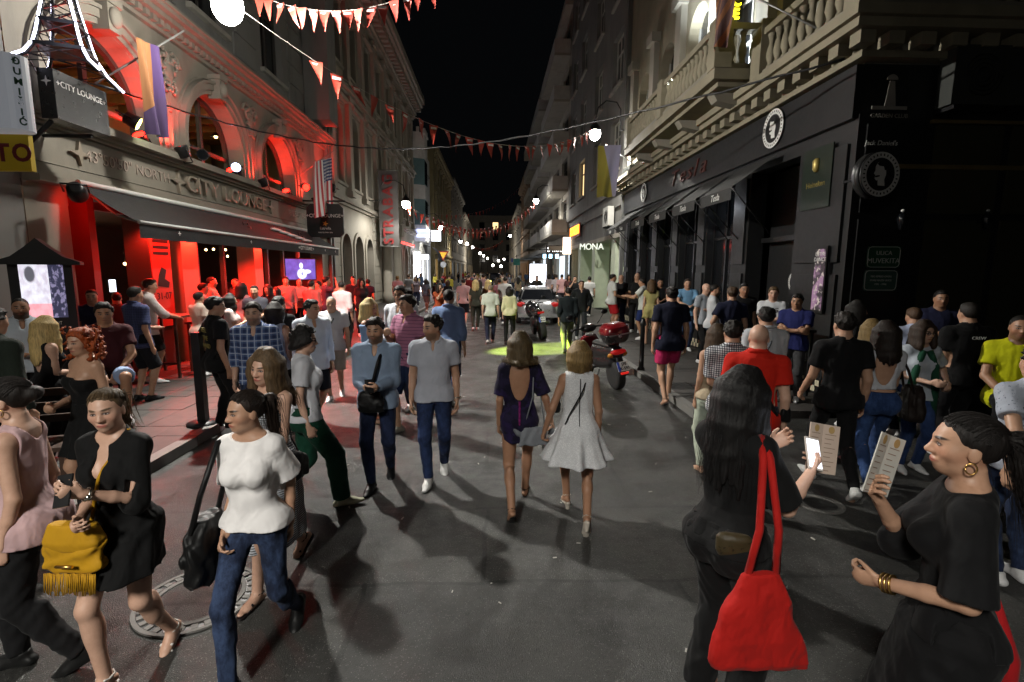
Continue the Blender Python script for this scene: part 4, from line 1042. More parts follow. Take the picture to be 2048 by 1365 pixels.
        g.cut(lambda X, Y, Z: hem-tz(X, Y, Z)+.008*np.sin(9*X+seed)+.0*Y)
        for sd in (-1, 1):
            b = limbs[sd]
            if sl > 0:
                if sl <= 1: ax = unit(b['el']-Sh[sd]); c0 = Sh[sd]+ax*sl*np.linalg.norm(b['el']-Sh[sd])
                else: ax = unit(b['wr']-b['el']); c0 = b['el']+ax*(sl-1)*np.linalg.norm(b['wr']-b['el'])
                r_ = .12
                pr = seg(c0+ax*.09, c0+ax*.30, .085); base = pr[2]
                g.add((pr[0], pr[1], (lambda ax, c0: (lambda X, Y, Z: np.maximum(np.sqrt((X-c0[0])**2+(Y-c0[1])**2+(Z-c0[2])**2)-.28*s, -((X-c0[0])*ax[0]+(Y-c0[1])*ax[1]+(Z-c0[2])*ax[2]))))(ax, c0)), .0, 's') if False else None
                # cut the sleeve end with a plane, only near the arm
                rr = g.region(np.minimum(c0-ax*.01, c0+ax*.16)-.085*s, np.maximum(c0-ax*.01, c0+ax*.16)+.085*s)
                if rr is not None and sl < 1.98:
                    q, X, Y, Z = rr; dd = (X-c0[0])*ax[0]+(Y-c0[1])*ax[1]+(Z-c0[2])*ax[2]
                    rad = np.sqrt(np.maximum((X-c0[0])**2+(Y-c0[1])**2+(Z-c0[2])**2-dd**2, 0))
                    inside = rad < .095*s
                    torso_x = np.abs((X-P[0])*Msh[0, 0]+(Y-P[1])*Msh[1, 0]+(Z-P[2])*Msh[2, 0])
                    g.F[q] = np.where(inside & ((torso_x > .145*s) | (c.get('free', 0))), np.maximum(g.F[q], dd), g.F[q])
            else:
                dx = c.get('arm', .03); g.add(ell(Sh[sd]+Msh @ V3(sd*dx, .0, -.01)*s, V3(.062, .095, .115)*s, Msh), .008, 's')
        nk_ = c.get('neck', 'crew')
        NK = {'crew': [((0, .012, .565), (.072, .085, .075))], 'shirt': [((0, .03, .565), (.066, .09, .08)), ((0, .11, .50), (.028, .06, .09))], 'polo': [((0, .02, .57), (.064, .085, .07)), ((0, .11, .50), (.018, .06, .07))],
              'v': [((0, .03, .56), (.08, .1, .09)), ((0, .12, .44), (.04, .08, .15))], 'scoop': [((0, .05, .55), (.098, .12, .13))], 'boat': [((0, .01, .56), (.12, .1, .07))], 'lowback': [((0, .04, .56), (.105, .1, .1)), ((0, -.12, .38), (.098, .10, .24))],
              'tank': [((0, .06, .55), (.085, .13, .15)), ((0, -.06, .55), (.085, .1, .12))], 'square': [((0, 0, .54), (.10, .14, .13))]}
        for c_, r_ in NK.get(nk_, []): g.add(ell(tor(*c_), V3(*r_)*s, Msh), .008, 's')
        if nk_ == 'strapless' or c.get('topcut'):
            zc = c.get('topcut', .375)*s; g.cut(lambda X, Y, Z: np.where(np.abs(X) < 9, tz(X, Y, Z)-zc-.02*np.sin(6*X), 0))
        under(g, .014); r = nets_obj(g, name, c['m'], root); covers.append(g.F)
        if c.get('collar'):
            gc = Grid(nb-.13, nb+.13, min(cell, .012)); pr = None
            for k_ in range(14):
                a0 = R(28)+k_*R(304)/14; a1 = R(28)+(k_+1)*R(304)/14
                q = lambda a: tor(.078*math.sin(a)*(1 if sex == 'm' else .85), -.014+.080*math.cos(a), .537-.028*math.cos(a))
                gc.add(seg(q(a0), q(a1), .019*s), .008)
            nets_obj(gc, 'collar', c.get('cm', c['m']), root)
        return r
    def leg_garment(name, c):
        loose = c.get('loose', .016)*s; ln = c.get('len', 2.0); top_ = c.get('waist', .08)*s; fl = c.get('flare', 0)*s
        g = like()
        msk = zt < top_+.08*s
        g.add(loft(P, M, zt[msk], wt[msk]+loose*.8, dt[msk]+loose*.8, yt[msk]), .03)
        for sd in (-1, 1):
            b = limbs[sd]; t1 = min(ln, 1.0); k_ = b['hip']*(1-t1)+b['knee']*t1
            g.add(ell(P+V3(sd*.078, -.075, -.055)*s, V3(.082, .075, .09)*s+loose*.6), .05)
            rk = (th*(1-t1)+kn*t1)*s+loose+fl*(1 if ln <= 1 else .4)
            g.add(seg(b['hip'], k_+(k_-b['hip'])*(.05 if ln <= 1 else 0), th*s+loose*.8, rk), .03)
            if ln > 1:
                e = b['knee']*(2-ln)+b['ank']*(ln-1); t2 = ln-1
                g.add(seg(b['knee'], e, rk*.99, (kn*.92*(1-t2)+.04*t2)*s+loose*c.get('ankle', .7)+fl), .02)
                g.add(ell(b['knee']*.68+b['ank']*.32+V3(0, -.014, 0), V3(.048, .052, .11)*s+loose*.4), .03)
        g.warp(wrinkle(seed+1, c.get('wr', .004), 30, (1, 1, 1.2)))
        g.cut(lambda X, Y, Z: tz(X, Y, Z)-top_)
        for sd in (-1, 1):
            b = limbs[sd]
            if ln <= 1: ax = unit(b['knee']-b['hip']); c0 = b['hip']+ax*ln*np.linalg.norm(b['knee']-b['hip'])
            else: ax = unit(b['ank']-b['knee']); c0 = b['knee']+ax*(ln-1)*np.linalg.norm(b['ank']-b['knee'])
            rr = g.region(np.minimum(c0, c0+ax*.2)-.13, np.maximum(c0, c0+ax*.2)+.13)
            if rr is not None:
                q, X, Y, Z = rr; dd = (X-c0[0])*ax[0]+(Y-c0[1])*ax[1]+(Z-c0[2])*ax[2]
                rad = np.sqrt(np.maximum((X-c0[0])**2+(Y-c0[1])**2+(Z-c0[2])**2-dd**2, 0))
                g.F[q] = np.where((rad < .16*s), np.maximum(g.F[q], dd), g.F[q])
        under(g, .014); covers.append(g.F); return nets_obj(g, name, c['m'], root)
    def skirt(name, c):
        g = like(); hemz = c.get('hem', .5)*s-Pz; top_ = c.get('waist', .13)*s; fl = c.get('flare', .06)*s; loose = c.get('loose', .014)*s
        zs = np.array([hemz, hemz*.55, -.06*s, 0, .07*s, .14*s]); zs = np.sort(zs)
        ww = np.interp(zs, zt, wt)+loose; dd = np.interp(zs, zt, dt)+loose; yy = np.interp(zs, zt, yt)
        ww = np.where(zs < .03*s, np.maximum(ww, .172*s+loose), ww); low = zs < -.05*s; tt = np.clip(-zs/(-hemz), 0, 1)
        ky = [limbs[k]['knee'][1]*1.0 for k in (-1, 1)]; ym = (ky[0]+ky[1])/2; ys = abs(ky[0]-ky[1])/2
        if sit: ym = .2; ys = .2
        ww = np.where(low, .17*s+loose+fl*tt, ww+fl*.15*tt); dd = np.where(low, .125*s+loose+fl*tt*.8+ys*.75*tt, dd); yy = np.where(low, -.02*s+ym*.75*tt, yy)
        g.add(loft(P, np.eye(3), zs, ww, dd, yy, folds=(c.get('nf', 7), c.get('fold', .05), seed)), .02)
        for sd in (-1, 1): g.add(ell(P+V3(sd*.078, -.075, -.055)*s, V3(.082, .075, .09)*s+loose*.6), .05)
        g.warp(wrinkle(seed+2, .004, 26))
        g.cut(lambda X, Y, Z: tz(X, Y, Z)-top_); g.cut(lambda X, Y, Z: Pz+hemz-Z+.01*np.sin(7*X+5*Y))
        under(g, .014) if not dress else None; covers.append(g.F); return nets_obj(g, name, c['m'], root)
    if top: torso_garment(top.get('name', 'shirt'), top)
    if dress:
        torso_garment('dress_top', dict(dict(straight=0, loose=.012, sleeve=0, neck='scoop'), **{**dress, 'hem': .02, 'flare': 0.0})); skirt('dress_skirt', dress)
    if bot:
        if bot.get('kind') == 'skirt': skirt('skirt', bot)
        else: leg_garment('shorts' if bot.get('len', 2) <= 1.3 else 'trousers', bot)
    under(gb, .016)
    beardc = beard
    o, V = nets_obj(gb, 'body', skin_mat(skin, hc, beardc, lips if lips is not None else (.45 if sex == 'm' else .85)), root)
    a_ = o.data.attributes.new('hl', 'FLOAT_VECTOR', 'POINT'); a_.data.foreach_set('vector', (((V-Hc) @ Mh)/hh).astype(np.float32).ravel())
    # ------------------------------------------------ shoes
    if shoes:
        kind, scol = shoes[0], shoes[1]
        for sd in (-1, 1):
            b = limbs[sd]; Fm = b['Fm']; f = lambda *q: b['ank']+Fm @ (V3(*q)*s); cl = max(min(cell, .02), .006)
            c0 = f(0, .05, -.05); gs = Grid(c0-.19*s, c0+.19*s, cl); up = Fm[:, 2]
            if kind in ('sneaker', 'shoe', 'boot'):
                gs.add(seg(f(0, -.055, -.055), f(0, .09, -.06), .040*s, .043*s, up, .85), .02); gs.add(seg(f(0, -.02, -.01), f(0, .11, -.06), .043*s, .032*s), .02)
                gs.add(seg(f(-.008*sd, .09, -.066), f(0, .175, -.07), .043*s, .030*s, up, .7), .02)
                if kind == 'boot': gs.add(seg(f(0, -.01, -.02), f(0, -.01, .1), .046*s), .02)
                gs.cut(lambda X, Y, Z: (-.082*s)-((X-b['ank'][0])*up[0]+(Y-b['ank'][1])*up[1]+(Z-b['ank'][2])*up[2]))
                zt_ = .012 if kind != 'boot' else .09
                gs.cut(lambda X, Y, Z: ((X-b['ank'][0])*up[0]+(Y-b['ank'][1])*up[1]+(Z-b['ank'][2])*up[2])-zt_*s)
            else:
                th_ = .012 if kind == 'sandal' else .016
                gs.add(seg(f(0, -.05, -.088), f(-.008*sd, .10, -.088), .034*s, .040*s, up, .28), .01); gs.add(seg(f(-.008*sd, .10, -.088), f(0, .17, -.09), .04*s, .03*s, up, .3), .01)
                gs.add(seg(f(-.034, .115, -.07), f(.034, .115, -.07), .010*s), .004); gs.add(seg(f(-.03, .09, -.045), f(.03, .09, -.045), .012*s), .004)
                for q in range(8):
                    a0, a1 = q*math.pi/4, (q+1)*math.pi/4
                    gs.add(seg(f(.040*math.cos(a0), -.005+.046*math.sin(a0), -.005), f(.040*math.cos(a1), -.005+.046*math.sin(a1), -.005), .007*s), .003)
                if kind == 'heel': gs.add(seg(f(0, -.045, -.08), b['ank']+Fm @ V3(0, -.05, -.07)*s+V3(0, 0, -.075), .026*s, .02*s), .01)
            mt = fabric(scol, rough=.5, weave=.3) if kind != 'heel' else fabric(shoes[1], rough=.4)
            nets_obj(gs, 'shoe', mt, root)
    # ------------------------------------------------ hair
    if hair and hair != 'bald':
        ex = .45 if hair in ('curly',) else .3
        dn = hlen+.1 if hair in ('long', 'ponytail', 'wavy') else (.2 if hair in ('bob', 'curly', 'pixie') else .02)
        hcell = max(cell*.75, .0052); hl_ = Hc-V3(hh*.95, hh*.95, hh*.75+dn); hu = Hc+V3(hh*.95, hh*.95, hh*.95)
        gh = Grid(hl_, hu, hcell); K = lambda c, r, k=.012, op='u': gh.add(ell(hd(*c), V3(*r)*hh, Mh), k, op)
        def hz(X, Y, Z):
            d = [X-Hc[0], Y-Hc[1], Z-Hc[2]]; return [(Mh[0, i]*d[0]+Mh[1, i]*d[1]+Mh[2, i]*d[2])/hh for i in range(3)]
        rg = np.random.default_rng(seed+3)
        vol = {'buzz': .012, 'short': .045, 'quiff': .05, 'pixie': .07, 'bob': .06, 'long': .05, 'wavy': .06, 'ponytail': .03, 'bun': .03, 'curly': .10}.get(hair, .05)
        K((0, -.055, .135), (.325+vol*(.6 if hair in ('short', 'quiff', 'pixie') else 1), .42+vol*.8, .375+vol))
        if hair in ('quiff', 'short'): K((0, .10, .38), (.24, .26, .16 if hair == 'quiff' else .12), .02)
        line_y = [-.6, -.4, -.2, -.06, .02, .1, .2, .3, .45, .6]
        if hair in ('short', 'quiff', 'buzz', 'ponytail', 'bun'): line_z = [-.38, -.37, -.32, -.08, -.10, -.02, .15, .22, .26, .28]
        elif hair == 'pixie': line_z = [-.5, -.5, -.42, -.2, -.1, -.06, .14, .26, .3, .3]
        else: line_z = [-.9, -.9, -.9, -.55, -.45, -.2, .1, .25, .30, .32]
        if hair == 'receding': line_z = [-.36, -.34, -.28, -.12, .1, .3, .42, .5, .6, .6]
        if hair in ('bob', 'long', 'wavy', 'curly', 'pixie', 'ponytail', 'bun'):
            pass
        def hl_cut(X, Y, Z):
            q = hz(X, Y, Z); return (np.interp(q[1], line_y, line_z)-q[2])*hh*.8
        def hl_taper(X, Y, Z):
            q = hz(X, Y, Z); return (vol+.012)*hh*(1-np.clip((q[2]-np.interp(q[1], line_y, line_z))/.20, 0, 1))
        if hair in ('short', 'quiff', 'buzz', 'ponytail', 'bun', 'pixie'): gh.warp(hl_taper)
        gh.cut(hl_cut)
        if hair in ('bob', 'long', 'wavy'):
            Ld = hlen if hair != 'bob' else .13*s+hlen*.2
            nl = 26 if hair != 'bob' else 22
            for i in range(nl):
                a = (i/(nl-1)*2-1)*R(128); sx, cy = math.sin(a), -math.cos(a)
                front = abs(a) > R(95)
                r0 = hd(.33*sx, -.06+.40*cy, .16); tp = hd(.12*sx, -.02+.12*cy, .47)
                dwn = V3(0, 0, -1)
                L_ = Ld*(rg.uniform(.86, 1.06))*(.9 if front else 1.0)
                out = Msh @ V3(sx*.5, cy, 0)
                sway = V3(*(rg.normal(size=2)*.012), 0)
                p1 = hd(.37*sx, -.06+.44*cy, -.12); p2 = p1+dwn*(.10*s)+out*(.02 if hair != 'bob' else -.012)
                if swing is not None: p2 = p2+V3(*swing)*.4
                gh.add(seg(tp, r0, .03*s, .034*s), .02); gh.add(seg(r0, p1, .034*s, .032*s), .02)
                if hair == 'bob': gh.add(seg(p1, p1+dwn*max(L_-.04, .02)+out*(-.02), .032*s, .022*s), .02)
                else:
                    p3 = p1+dwn*L_+out*(.045 if cy < .3 else .02)+sway+(V3(*swing) if swing is not None else 0)
                    gh.add(seg(p1, p2, .032*s, .030*s), .018); wv = V3(rg.normal()*.02, rg.normal()*.02, 0) if hair == 'wavy' else 0
                    md = (p2+p3)/2+wv; gh.add(seg(p2, md, .030*s, .026*s), .014); gh.add(seg(md, p3, .026*s, .010*s), .012)
        if hair == 'pixie':
            for i in range(14):
                a = (i/13*2-1)*R(120); gh.add(seg(hd(.1*math.sin(a), -.05-.1*math.cos(a), .48), hd(.36*math.sin(a), -.06-.44*math.cos(a), -.05-.2*math.cos(a)), .035*s, .028*s), .02)
        if hair == 'curly':
            for i in range(340):
                a = rg.uniform(-2.35, 2.35); zz = rg.uniform(-.75, .55); rr_ = .40+.17*math.cos(zz*1.1)+rg.uniform(-.05, .09)
                if zz < -.1: rr_ += .08
                if math.cos(a) < -.45 and zz < .3: continue
                if math.cos(a) < -.2 and zz < .1: rr_ *= .95
                K((rr_*math.sin(a)*.95, -.06-rr_*math.cos(a)*.95, .05+zz), (.046, .046, .06), .006)
        if hair == 'ponytail':
            b0 = hd(0, -.44, .22); K((0, -.43, .2), (.09, .09, .09)); p_ = b0; sw = V3(*(swing or (0, 0, 0)))
            for i in range(5):
                q = hd(0, -.60, .22)+V3(0, 0, -1)*hlen*(i/4)+Msh @ V3(0, -.03*(i), 0)*.4+sw*(i/4)**1.5; gh.add(seg(p_, q, (.034 if i else .022)*s, (.038-.005*i)*s), .016); p_ = q
        if hair in ('short', 'quiff', 'pixie') and cell < .02:
            for i in range(130):
                a = rg.uniform(-3.14, 3.14); zz = rg.uniform(-.2, .95); rr_ = math.sqrt(max(1-zz*zz, .02)); dz_ = rg.uniform(-.02, .03); q = ((.33+vol)*rr_*math.sin(a), -.055-(.43+vol)*rr_*math.cos(a), .135+(.385+vol)*zz)
                lim = np.interp(q[1], line_y, line_z)
                if q[2] < lim+.03: continue
                t_ = hd(q[0]*(1+dz_)+rg.uniform(-.05, .05), q[1]*(1+dz_)+.05, q[2]+dz_+rg.uniform(0, .05)); gh.add(seg(hd(*q), t_, .042*hh, .018*hh), .004)
        if hair == 'bun': K((0, -.50, .12), (.19, .17, .18), .01); K((.05, -.55, .16), (.12, .12, .12), .01)
        if small or hair in ('curly', 'wavy'): gh.warp(wrinkle(seed+5, .0022 if hair != 'curly' else .007, 120 if hair != 'curly' else 75, (1, 1, .22 if hair not in ('curly', 'short', 'quiff') else .8)))
        # keep the face clear
        if hair not in ('bald',): gh.add(ell(hd(0, .42, -.16 if hair not in ('curly',) else -.14), V3(.235, .30, .42)*hh, Mh), .006, 's')
        nets_obj(gh, 'hair', hair_mat(hc), root)
        if cell < .0125 and hair in ('ponytail', 'bun', 'long', 'wavy', 'bob', 'curly'): strands(locals())
    if glasses:
        gg = MB()
        for sd in (-1, 1):
            ring = [hd(sd*.135+.085*math.cos(a*math.pi/8), .40, .0+.062*math.sin(a*math.pi/8)) for a in range(17)]; gg.tube([Vector(v) for v in ring], .0032, 5)
            gg.tube([Vector(hd(sd*.22, .39, .02)), Vector(hd(sd*.34, .0, .02))], .003, 5)
        gg.tube([Vector(hd(-.05, .41, .01)), Vector(hd(.05, .41, .01))], .003, 5); gg.build('glasses', mat('glasses_frame', (.02, .01, .01), .3, bump=0), root)
    if watch:
        b = limbs[watch]; gw = MB(); c0 = b['wr']-b['hdir']*.02; rr = am*.56*s+.006
        ring = [Vector(c0+(b['hn']*math.cos(a*math.pi/6)+b['ht']*math.sin(a*math.pi/6))*rr) for a in range(13)]; gw.tube(ring, .007, 6)
        gw.sphere(Vector(c0-b['hn']*rr), .016, 8, 6); gw.build('wristwatch', mat('watch_metal', (.55, .52, .45), .25, 1, bump=0), root)
    if earring:
        ge = MB()
        for sd in (-1, 1):
            ring = [Vector(hd(sd*.37, -.02+.07*math.cos(a*math.pi/6), -.24+.085*math.sin(a*math.pi/6))) for a in range(13)]; ge.tube(ring, .0028, 5)
        ge.build('earrings', mat('gold', (.7, .45, .15), .3, 1, bump=0), root)
    Mw = Matrix.Rotation(-R(face), 4, 'Z'); Mw.translation = (x, y, z0)
    info = dict(root=root, Mw=Mw, limbs=limbs, Sh=Sh, P=P, tor=tor, hd=hd, Msh=Msh, M=M, s=s, face=face,
                w=lambda v: Mw @ Vector(v), loc=Vector((x, y, z0)), zt=zt, wt=wt, dt=dt, yt=yt, am=am)
    PEOPLE.append(info); return info
def by_head(px, py, h): 
    v = at_z(px, py, h); return dict(x=v.x, y=v.y)
def by_feet(px, py):
    v = at_z(px, py, 0); return dict(x=v.x, y=v.y)
def by_y(px, py, y):
    """ground position for a figure seen at pixel column px at distance y; returns height that puts the head top on py"""
    v = at_y(px, py, y); return dict(x=v.x, y=y, h=v.z)
# ================================================================ fixtures, signs, furniture
def wall_lamp(p, wx, label, big=1.0):
    """gooseneck bracket from the wall, bell shade and glowing globe; p = globe centre"""
    s = 1 if wx < p.x else -1
    o = empty('street_lamp', label, 'street lamp', p, group='globe street lamps along the facades')
    if label.startswith('street lamp standing'):   # added pole lamp behind the camera, its foot on the ground
        MB().lathe([(.12, -p.z), (.12, -p.z+.5), (.07, -p.z+.6), (.05, 1.0)], 10, (-1.0, 0, 0)).build('pole', M_BLACK, o)
        MB().tube([(-1.0, 0, .9), (-.8, 0, 1.1), (-.4, 0, 1.15), (-.1, 0, .9), (0, 0, .5)], .03).build('arm', M_BLACK, o)
    else:
        dx = wx-p.x
        pts = [(dx, 0, .15), (dx*.6, 0, .15)]
        MB().tube(pts+[(dx*.6, 0, .9), (dx*.5, 0, 1.15), (dx*.25, 0, 1.2), (dx*.06, 0, .95), (0, 0, .45)], .028, 7).build('arm', M_BLACK, o)
        MB().box(-.03, .03, -.12, .12, -.15, .4).build('wall_plate', M_PIPE, o, (dx+s*.03, 0, 0))
    MB().lathe([(.04, .5), (.05, .42), (.10, .36), (.20, .24), (.24, .10), (.235, .095), (.19, .22), (.09, .33), (.03, .4)], 18).build('shade', M_BLACK, o)
    MB().sphere((0, 0, 0), (.19*big, .19*big, .23*big), 18, 12).build('globe', E_LAMP, o)
    return o
for k, (p, wx, e, lb) in enumerate(LAMPS): wall_lamp(p, wx, lb, 1.25 if k == 0 else 1.1)
# distant row of pole lamps down the street
fm = MB().lathe([(.07, 0), (.05, 6.0)], 8).mesh('pole', M_BLACK); fg = MB().sphere((0, 0, 6.2), .3, 10, 8).mesh('globe', emit('far_lamp_glow', (1, .95, .85), 25))
for k, (px, py, yy) in enumerate(((934, 488, 100), (945, 495, 115), (960, 507, 130), (967, 512, 145), (975, 517, 160), (997, 522, 150), (1008, 519, 170), (1002, 533, 120), (986, 531, 140))):
    q = at_y(px, py, yy); o = empty('street_lamp', ('far pole lamp, %s of the row glowing at the street end' % ('first', 'second', 'third', 'fourth', 'fifth', 'sixth', 'seventh', 'eighth', 'ninth')[k]), 'street lamp', (q.x, q.y, 0), group='far pole lamps at the street end')
    inst(fm, 'pole', o, scale=(1, 1, q.z/6.2)); inst(fg, 'globe', o, (0, 0, q.z-6.2))
lamp_light('POINT', (-2, 125, 6), 2500, (1, .9, .75), .4)
# ---------------- lounge lettering on the fascia
M_LET = mat('cream_letters', (.22, .185, .14), .5); M_LETD = mat('dim_letters', (.30, .24, .2), .6)
letters('fascia_letter', 'CITY LOUNGE', .50, M_LET, BL, (XL+.085, 13.55, 3.98), FACE_PX, .04, sx=1.2)
letters('fascia_letter', "43°50'50\" NORTH", .27, M_LETD, BL, (XL+.05, 10.0, 3.98), FACE_PX, .008, sx=1.05)
letters('fascia_letter', "18°25'40\" EAST", .27, M_LETD, BL, (XL+.05, 18.2, 3.98), FACE_PX, .008, sx=1.05)
def star(c, r, n=8, k=.35): return [(c[0]+(r if i % 2 == 0 else r*k)*math.cos(i*math.pi/n), c[1]+(r if i % 2 == 0 else r*k)*math.sin(i*math.pi/n)) for i in range(2*n)]
for u, r in ((8.75, .2), (11.35, .24), (15.85, .2)): MB().prism(star((u, 3.98), r, 4, .3), lambda a, b, c: FL.p(a, b, c), (.045, .10)).build('fascia_star', M_LET, BL)
# ---------------- awning of the lounge
M_AWN = mat('awning_canvas', (.013, .013, .014), .85, var=.3, bump=.3, bs=25, bd=.02); M_AWT = mat('awning_trim', (.5, .5, .48), .6)
A0, A1, AX, AZ = 8.4, 18.85, -5.65, 2.87; WX, WZ = XL+.27, 3.44
aw = empty('awning', 'long black awning with white lettering over the lounge front', 'awning', (WX, A0, WZ))
mb = MB(); n = 20
vs = []
for i in range(n+1):
    for j in range(7):
        t = j/6; sag = -.035*math.sin(math.pi*t)*(1+.3*math.sin(i*1.7)); vs.append((t*(AX-WX), (A1-A0)*i/n, t*(AZ-WZ)+sag))
fs = [(i*7+j, i*7+j+1, (i+1)*7+j+1, (i+1)*7+j) for i in range(n) for j in range(6)]; mb.add(vs, fs, True); mb.build('canopy', M_AWN, aw)
vl = MB(); vs = []
for i in range(61):
    y = (A1-A0)*i/60
    for z in (0, -.1, -.24): vs.append((AX-WX+.012*math.sin(i*.9)*(-z*5), y, AZ-WZ+z-.01))
vl.add(vs, [(i*3+j, i*3+j+1, (i+1)*3+j+1, (i+1)*3+j) for i in range(60) for j in range(2)], True); vl.build('valance', M_AWN, aw)
MB().tube([(AX-WX, 0, AZ-WZ), (AX-WX, A1-A0, AZ-WZ)], .03).build('front_rail', M_AWT, aw); MB().tube([(0, 0, .03), (0, A1-A0, .03)], .05).build('roller', M_AWT, aw)
for y in (.15, 3.5, 7, A1-A0-.15): MB().tube([(.05, y, -.12), ((AX-WX)*.5, y, -.45), (AX-WX, y, AZ-WZ-.02)], .02).build('folding_arm', M_PIPE, aw)
M_TXW = mat('white_print', (.7, .68, .66), .6, bump=0)
letters('valance_letter', '+ CITY LOUNGE +', .15, M_TXW, aw, (AX-WX+.025, 15.6-A0, AZ-WZ-.12), FACE_PX, .002)
for y in (9.4, 12.1, 17.3, 18.4): text('valance_text', '+', .16, M_TXW, aw, (AX-WX+.022, y-A0, AZ-WZ-.12), FACE_PX, .002)
ang = math.atan2(AZ-WZ, AX-WX)
sw = MB()
for k in range(5): sw.tube([((AX-WX)*(.35+.1*k)+.0, 6.2+.35*k+.25*q, (AZ-WZ)*(.35+.1*k)+.035-.02) for q in range(4)], [.02, .05, .04, .015], 5)
sw.build('canopy_print', M_TXW, aw)
# ---------------- red floods and stage lights (lit fixtures)
def par_can(p, target, label, e, col, em, spot=None, size=.09, light=True):
    d = (Vector(target)-Vector(p)).normalized(); q = d.to_track_quat('-Z', 'Y')
    o = empty('stage_light', label, 'stage light', p, group='stage lights of the lounge'); o.rotation_mode = 'QUATERNION'; o.rotation_quaternion = q
    MB().lathe([(.06, .22), (.11, .2), (.13, .0), (.13, -.02), (.118, -.02), (.11, 0.0)], 14).build('housing', M_BLACK, o)
    MB().lathe([(.112, -.012), (.112, -.004)], 14).build('lens', em, o)
    MB().tube([(-.15, 0, .08), (-.15, 0, .32), (.15, 0, .32), (.15, 0, .08)], .014, 6).build('yoke', M_BLACK, o)
    if light:
        pp = Vector(p)+d*.08
        lamp_light('SPOT' if spot else 'POINT', pp, e, col, size, spot=spot, blend=.5, target=target)
    return o
par_can((-6.45, 11.05, 4.62), (-6.9, 10.3, 6.4), 'red floodlight on the sill between the first two arches', 170, RED, E_REDL, 150)
par_can((-6.45, 14.75, 4.62), (-6.95, 14.2, 6.2), 'red floodlight on the sill between the second and third arches', 90, RED, E_REDL, 150)
par_can((-6.25, 18.35, 4.62), (-6.9, 17.9, 6.6), 'red floodlight at the far end of the lounge sill', 260, RED, E_REDL, 165)
for k, (c, r) in enumerate(ARC): par_can((XL-.18, c+r-.22, SILL+.22), (XL-.25, c-.5, SP+r), 'small red uplight inside the %s arch reveal' % ('first', 'middle', 'far')[k], (170, 60, 190)[k], RED, E_REDL, 150)
_r = at_x(612, 375, -6.2); par_can(tuple(_r), (2, 8, 1.5), 'glowing red spotlight beside the hanging striped flag', 200, RED, E_REDL, 120)
par_can((-6.0, 19.6, 5.2), (-6.6, 26, 12.5), 'red uplight at the end of the lounge facade', 380, RED, E_REDL, 75)
par_can((-6.35, 8.15, 3.25), (-7.2, 9.6, 2.6), 'black moving-head light hanging at the left awning corner', 14, RED, emit('dim_red', (1, .01, .005), 5), 130)
for k, (x, y, z) in enumerate(((-6.55, 11.55, 3.2), (-6.55, 14.85, 3.2), (-6.2, 13.2, 2.98), (-6.2, 16.8, 2.98), (-6.7, 18.6, 3.1), (-6.6, 10.1, 3.1))):
    par_can((x, y, z), (x+.6, y+.05, 0), ('red downlight on the wide pilaster', 'red downlight on the far pilaster', 'red downlight under the awning between the pilasters', 'red downlight under the awning before the screen', 'red downlight beside the wall screen', 'red downlight by the poster panel')[k], (520, 520, 900, 900, 600, 260)[k], RED, E_REDL, 158)
E_YG = emit('lime_glow', (.75, 1.0, .15), 30); _q = at_x(276, 248, XL+.40)
par_can(tuple(_q), at_z(1088, 698), 'moving-head light with a lime beam on the first sill', 95000, (.72, 1.0, .12), E_YG, 12, .03)
_q = at_x(472, 335, XL+.12); par_can(tuple(_q), (-2.5, 2.5, 1.4), 'moving-head light with a blue-white beam on the middle sill', 25, (.7, .75, 1), emit('blue_white_glow', (.6, .7, 1), 5), 60)
par_can(tuple(at_x(405, 310, XL-.15)), (-3, 6, 4), 'dark moving-head light in the middle arch', 0, (1, 1, 1), M_GLASSD, light=False)
# warm room lights upstairs and bar bulbs downstairs
for k, (x, y, z, e) in enumerate(((-8.7, 10.0, 6.3, 28), (-8.6, 13.4, 6.3, 45), (-8.8, 17.0, 6.3, 8))):
    o = empty('pendant_lamp', ('warm pendant lamp inside the first arch', 'warm pendant lamp inside the middle arch', 'warm pendant lamp inside the far arch')[k], 'pendant lamp', (x, y, z))
    MB().tube([(0, 0, .1), (0, 0, .28)], .008, 5).build('cord', M_BLACK, o); MB().lathe([(.03, .12), (.16, -.03), (.15, -.03), (.02, .1)], 14).build('shade', M_BLACK, o); MB().sphere((0, 0, -.02), .05).build('bulb', E_WARM, o)
    lamp_light('POINT', (x, y, z-.1), e, (1, .72, .35), .08)
bulb = MB().sphere((0, 0, 0), .035, 8, 6).mesh('bulb', E_WARM); cord = MB().tube([(0, 0, .03), (0, 0, .5)], .005, 4).mesh('cord', M_BLACK)
for k, (px, py) in enumerate(((412, 500), (427, 499), (442, 500), (451, 500), (455, 513), (278, 492), (262, 535), (250, 528))):
    q = at_x(px, py, -8.6); o = empty('pendant_bulb', 'small warm bare bulb hanging inside the lounge, ' + ('first', 'second', 'third', 'fourth', 'lowest', 'left end', 'near the bottles', 'above the bottles')[k], 'light bulb', q, group='bare bulbs inside the lounge'); inst(bulb, 'bulb', o); inst(cord, 'cord', o)
lamp_light('POINT', (-9.0, 9.6, 2.4), 14, (1, .6, .3), .2); lamp_light('POINT', (-8.6, 12.6, 2.6), 6, (1, .6, .3), .2)
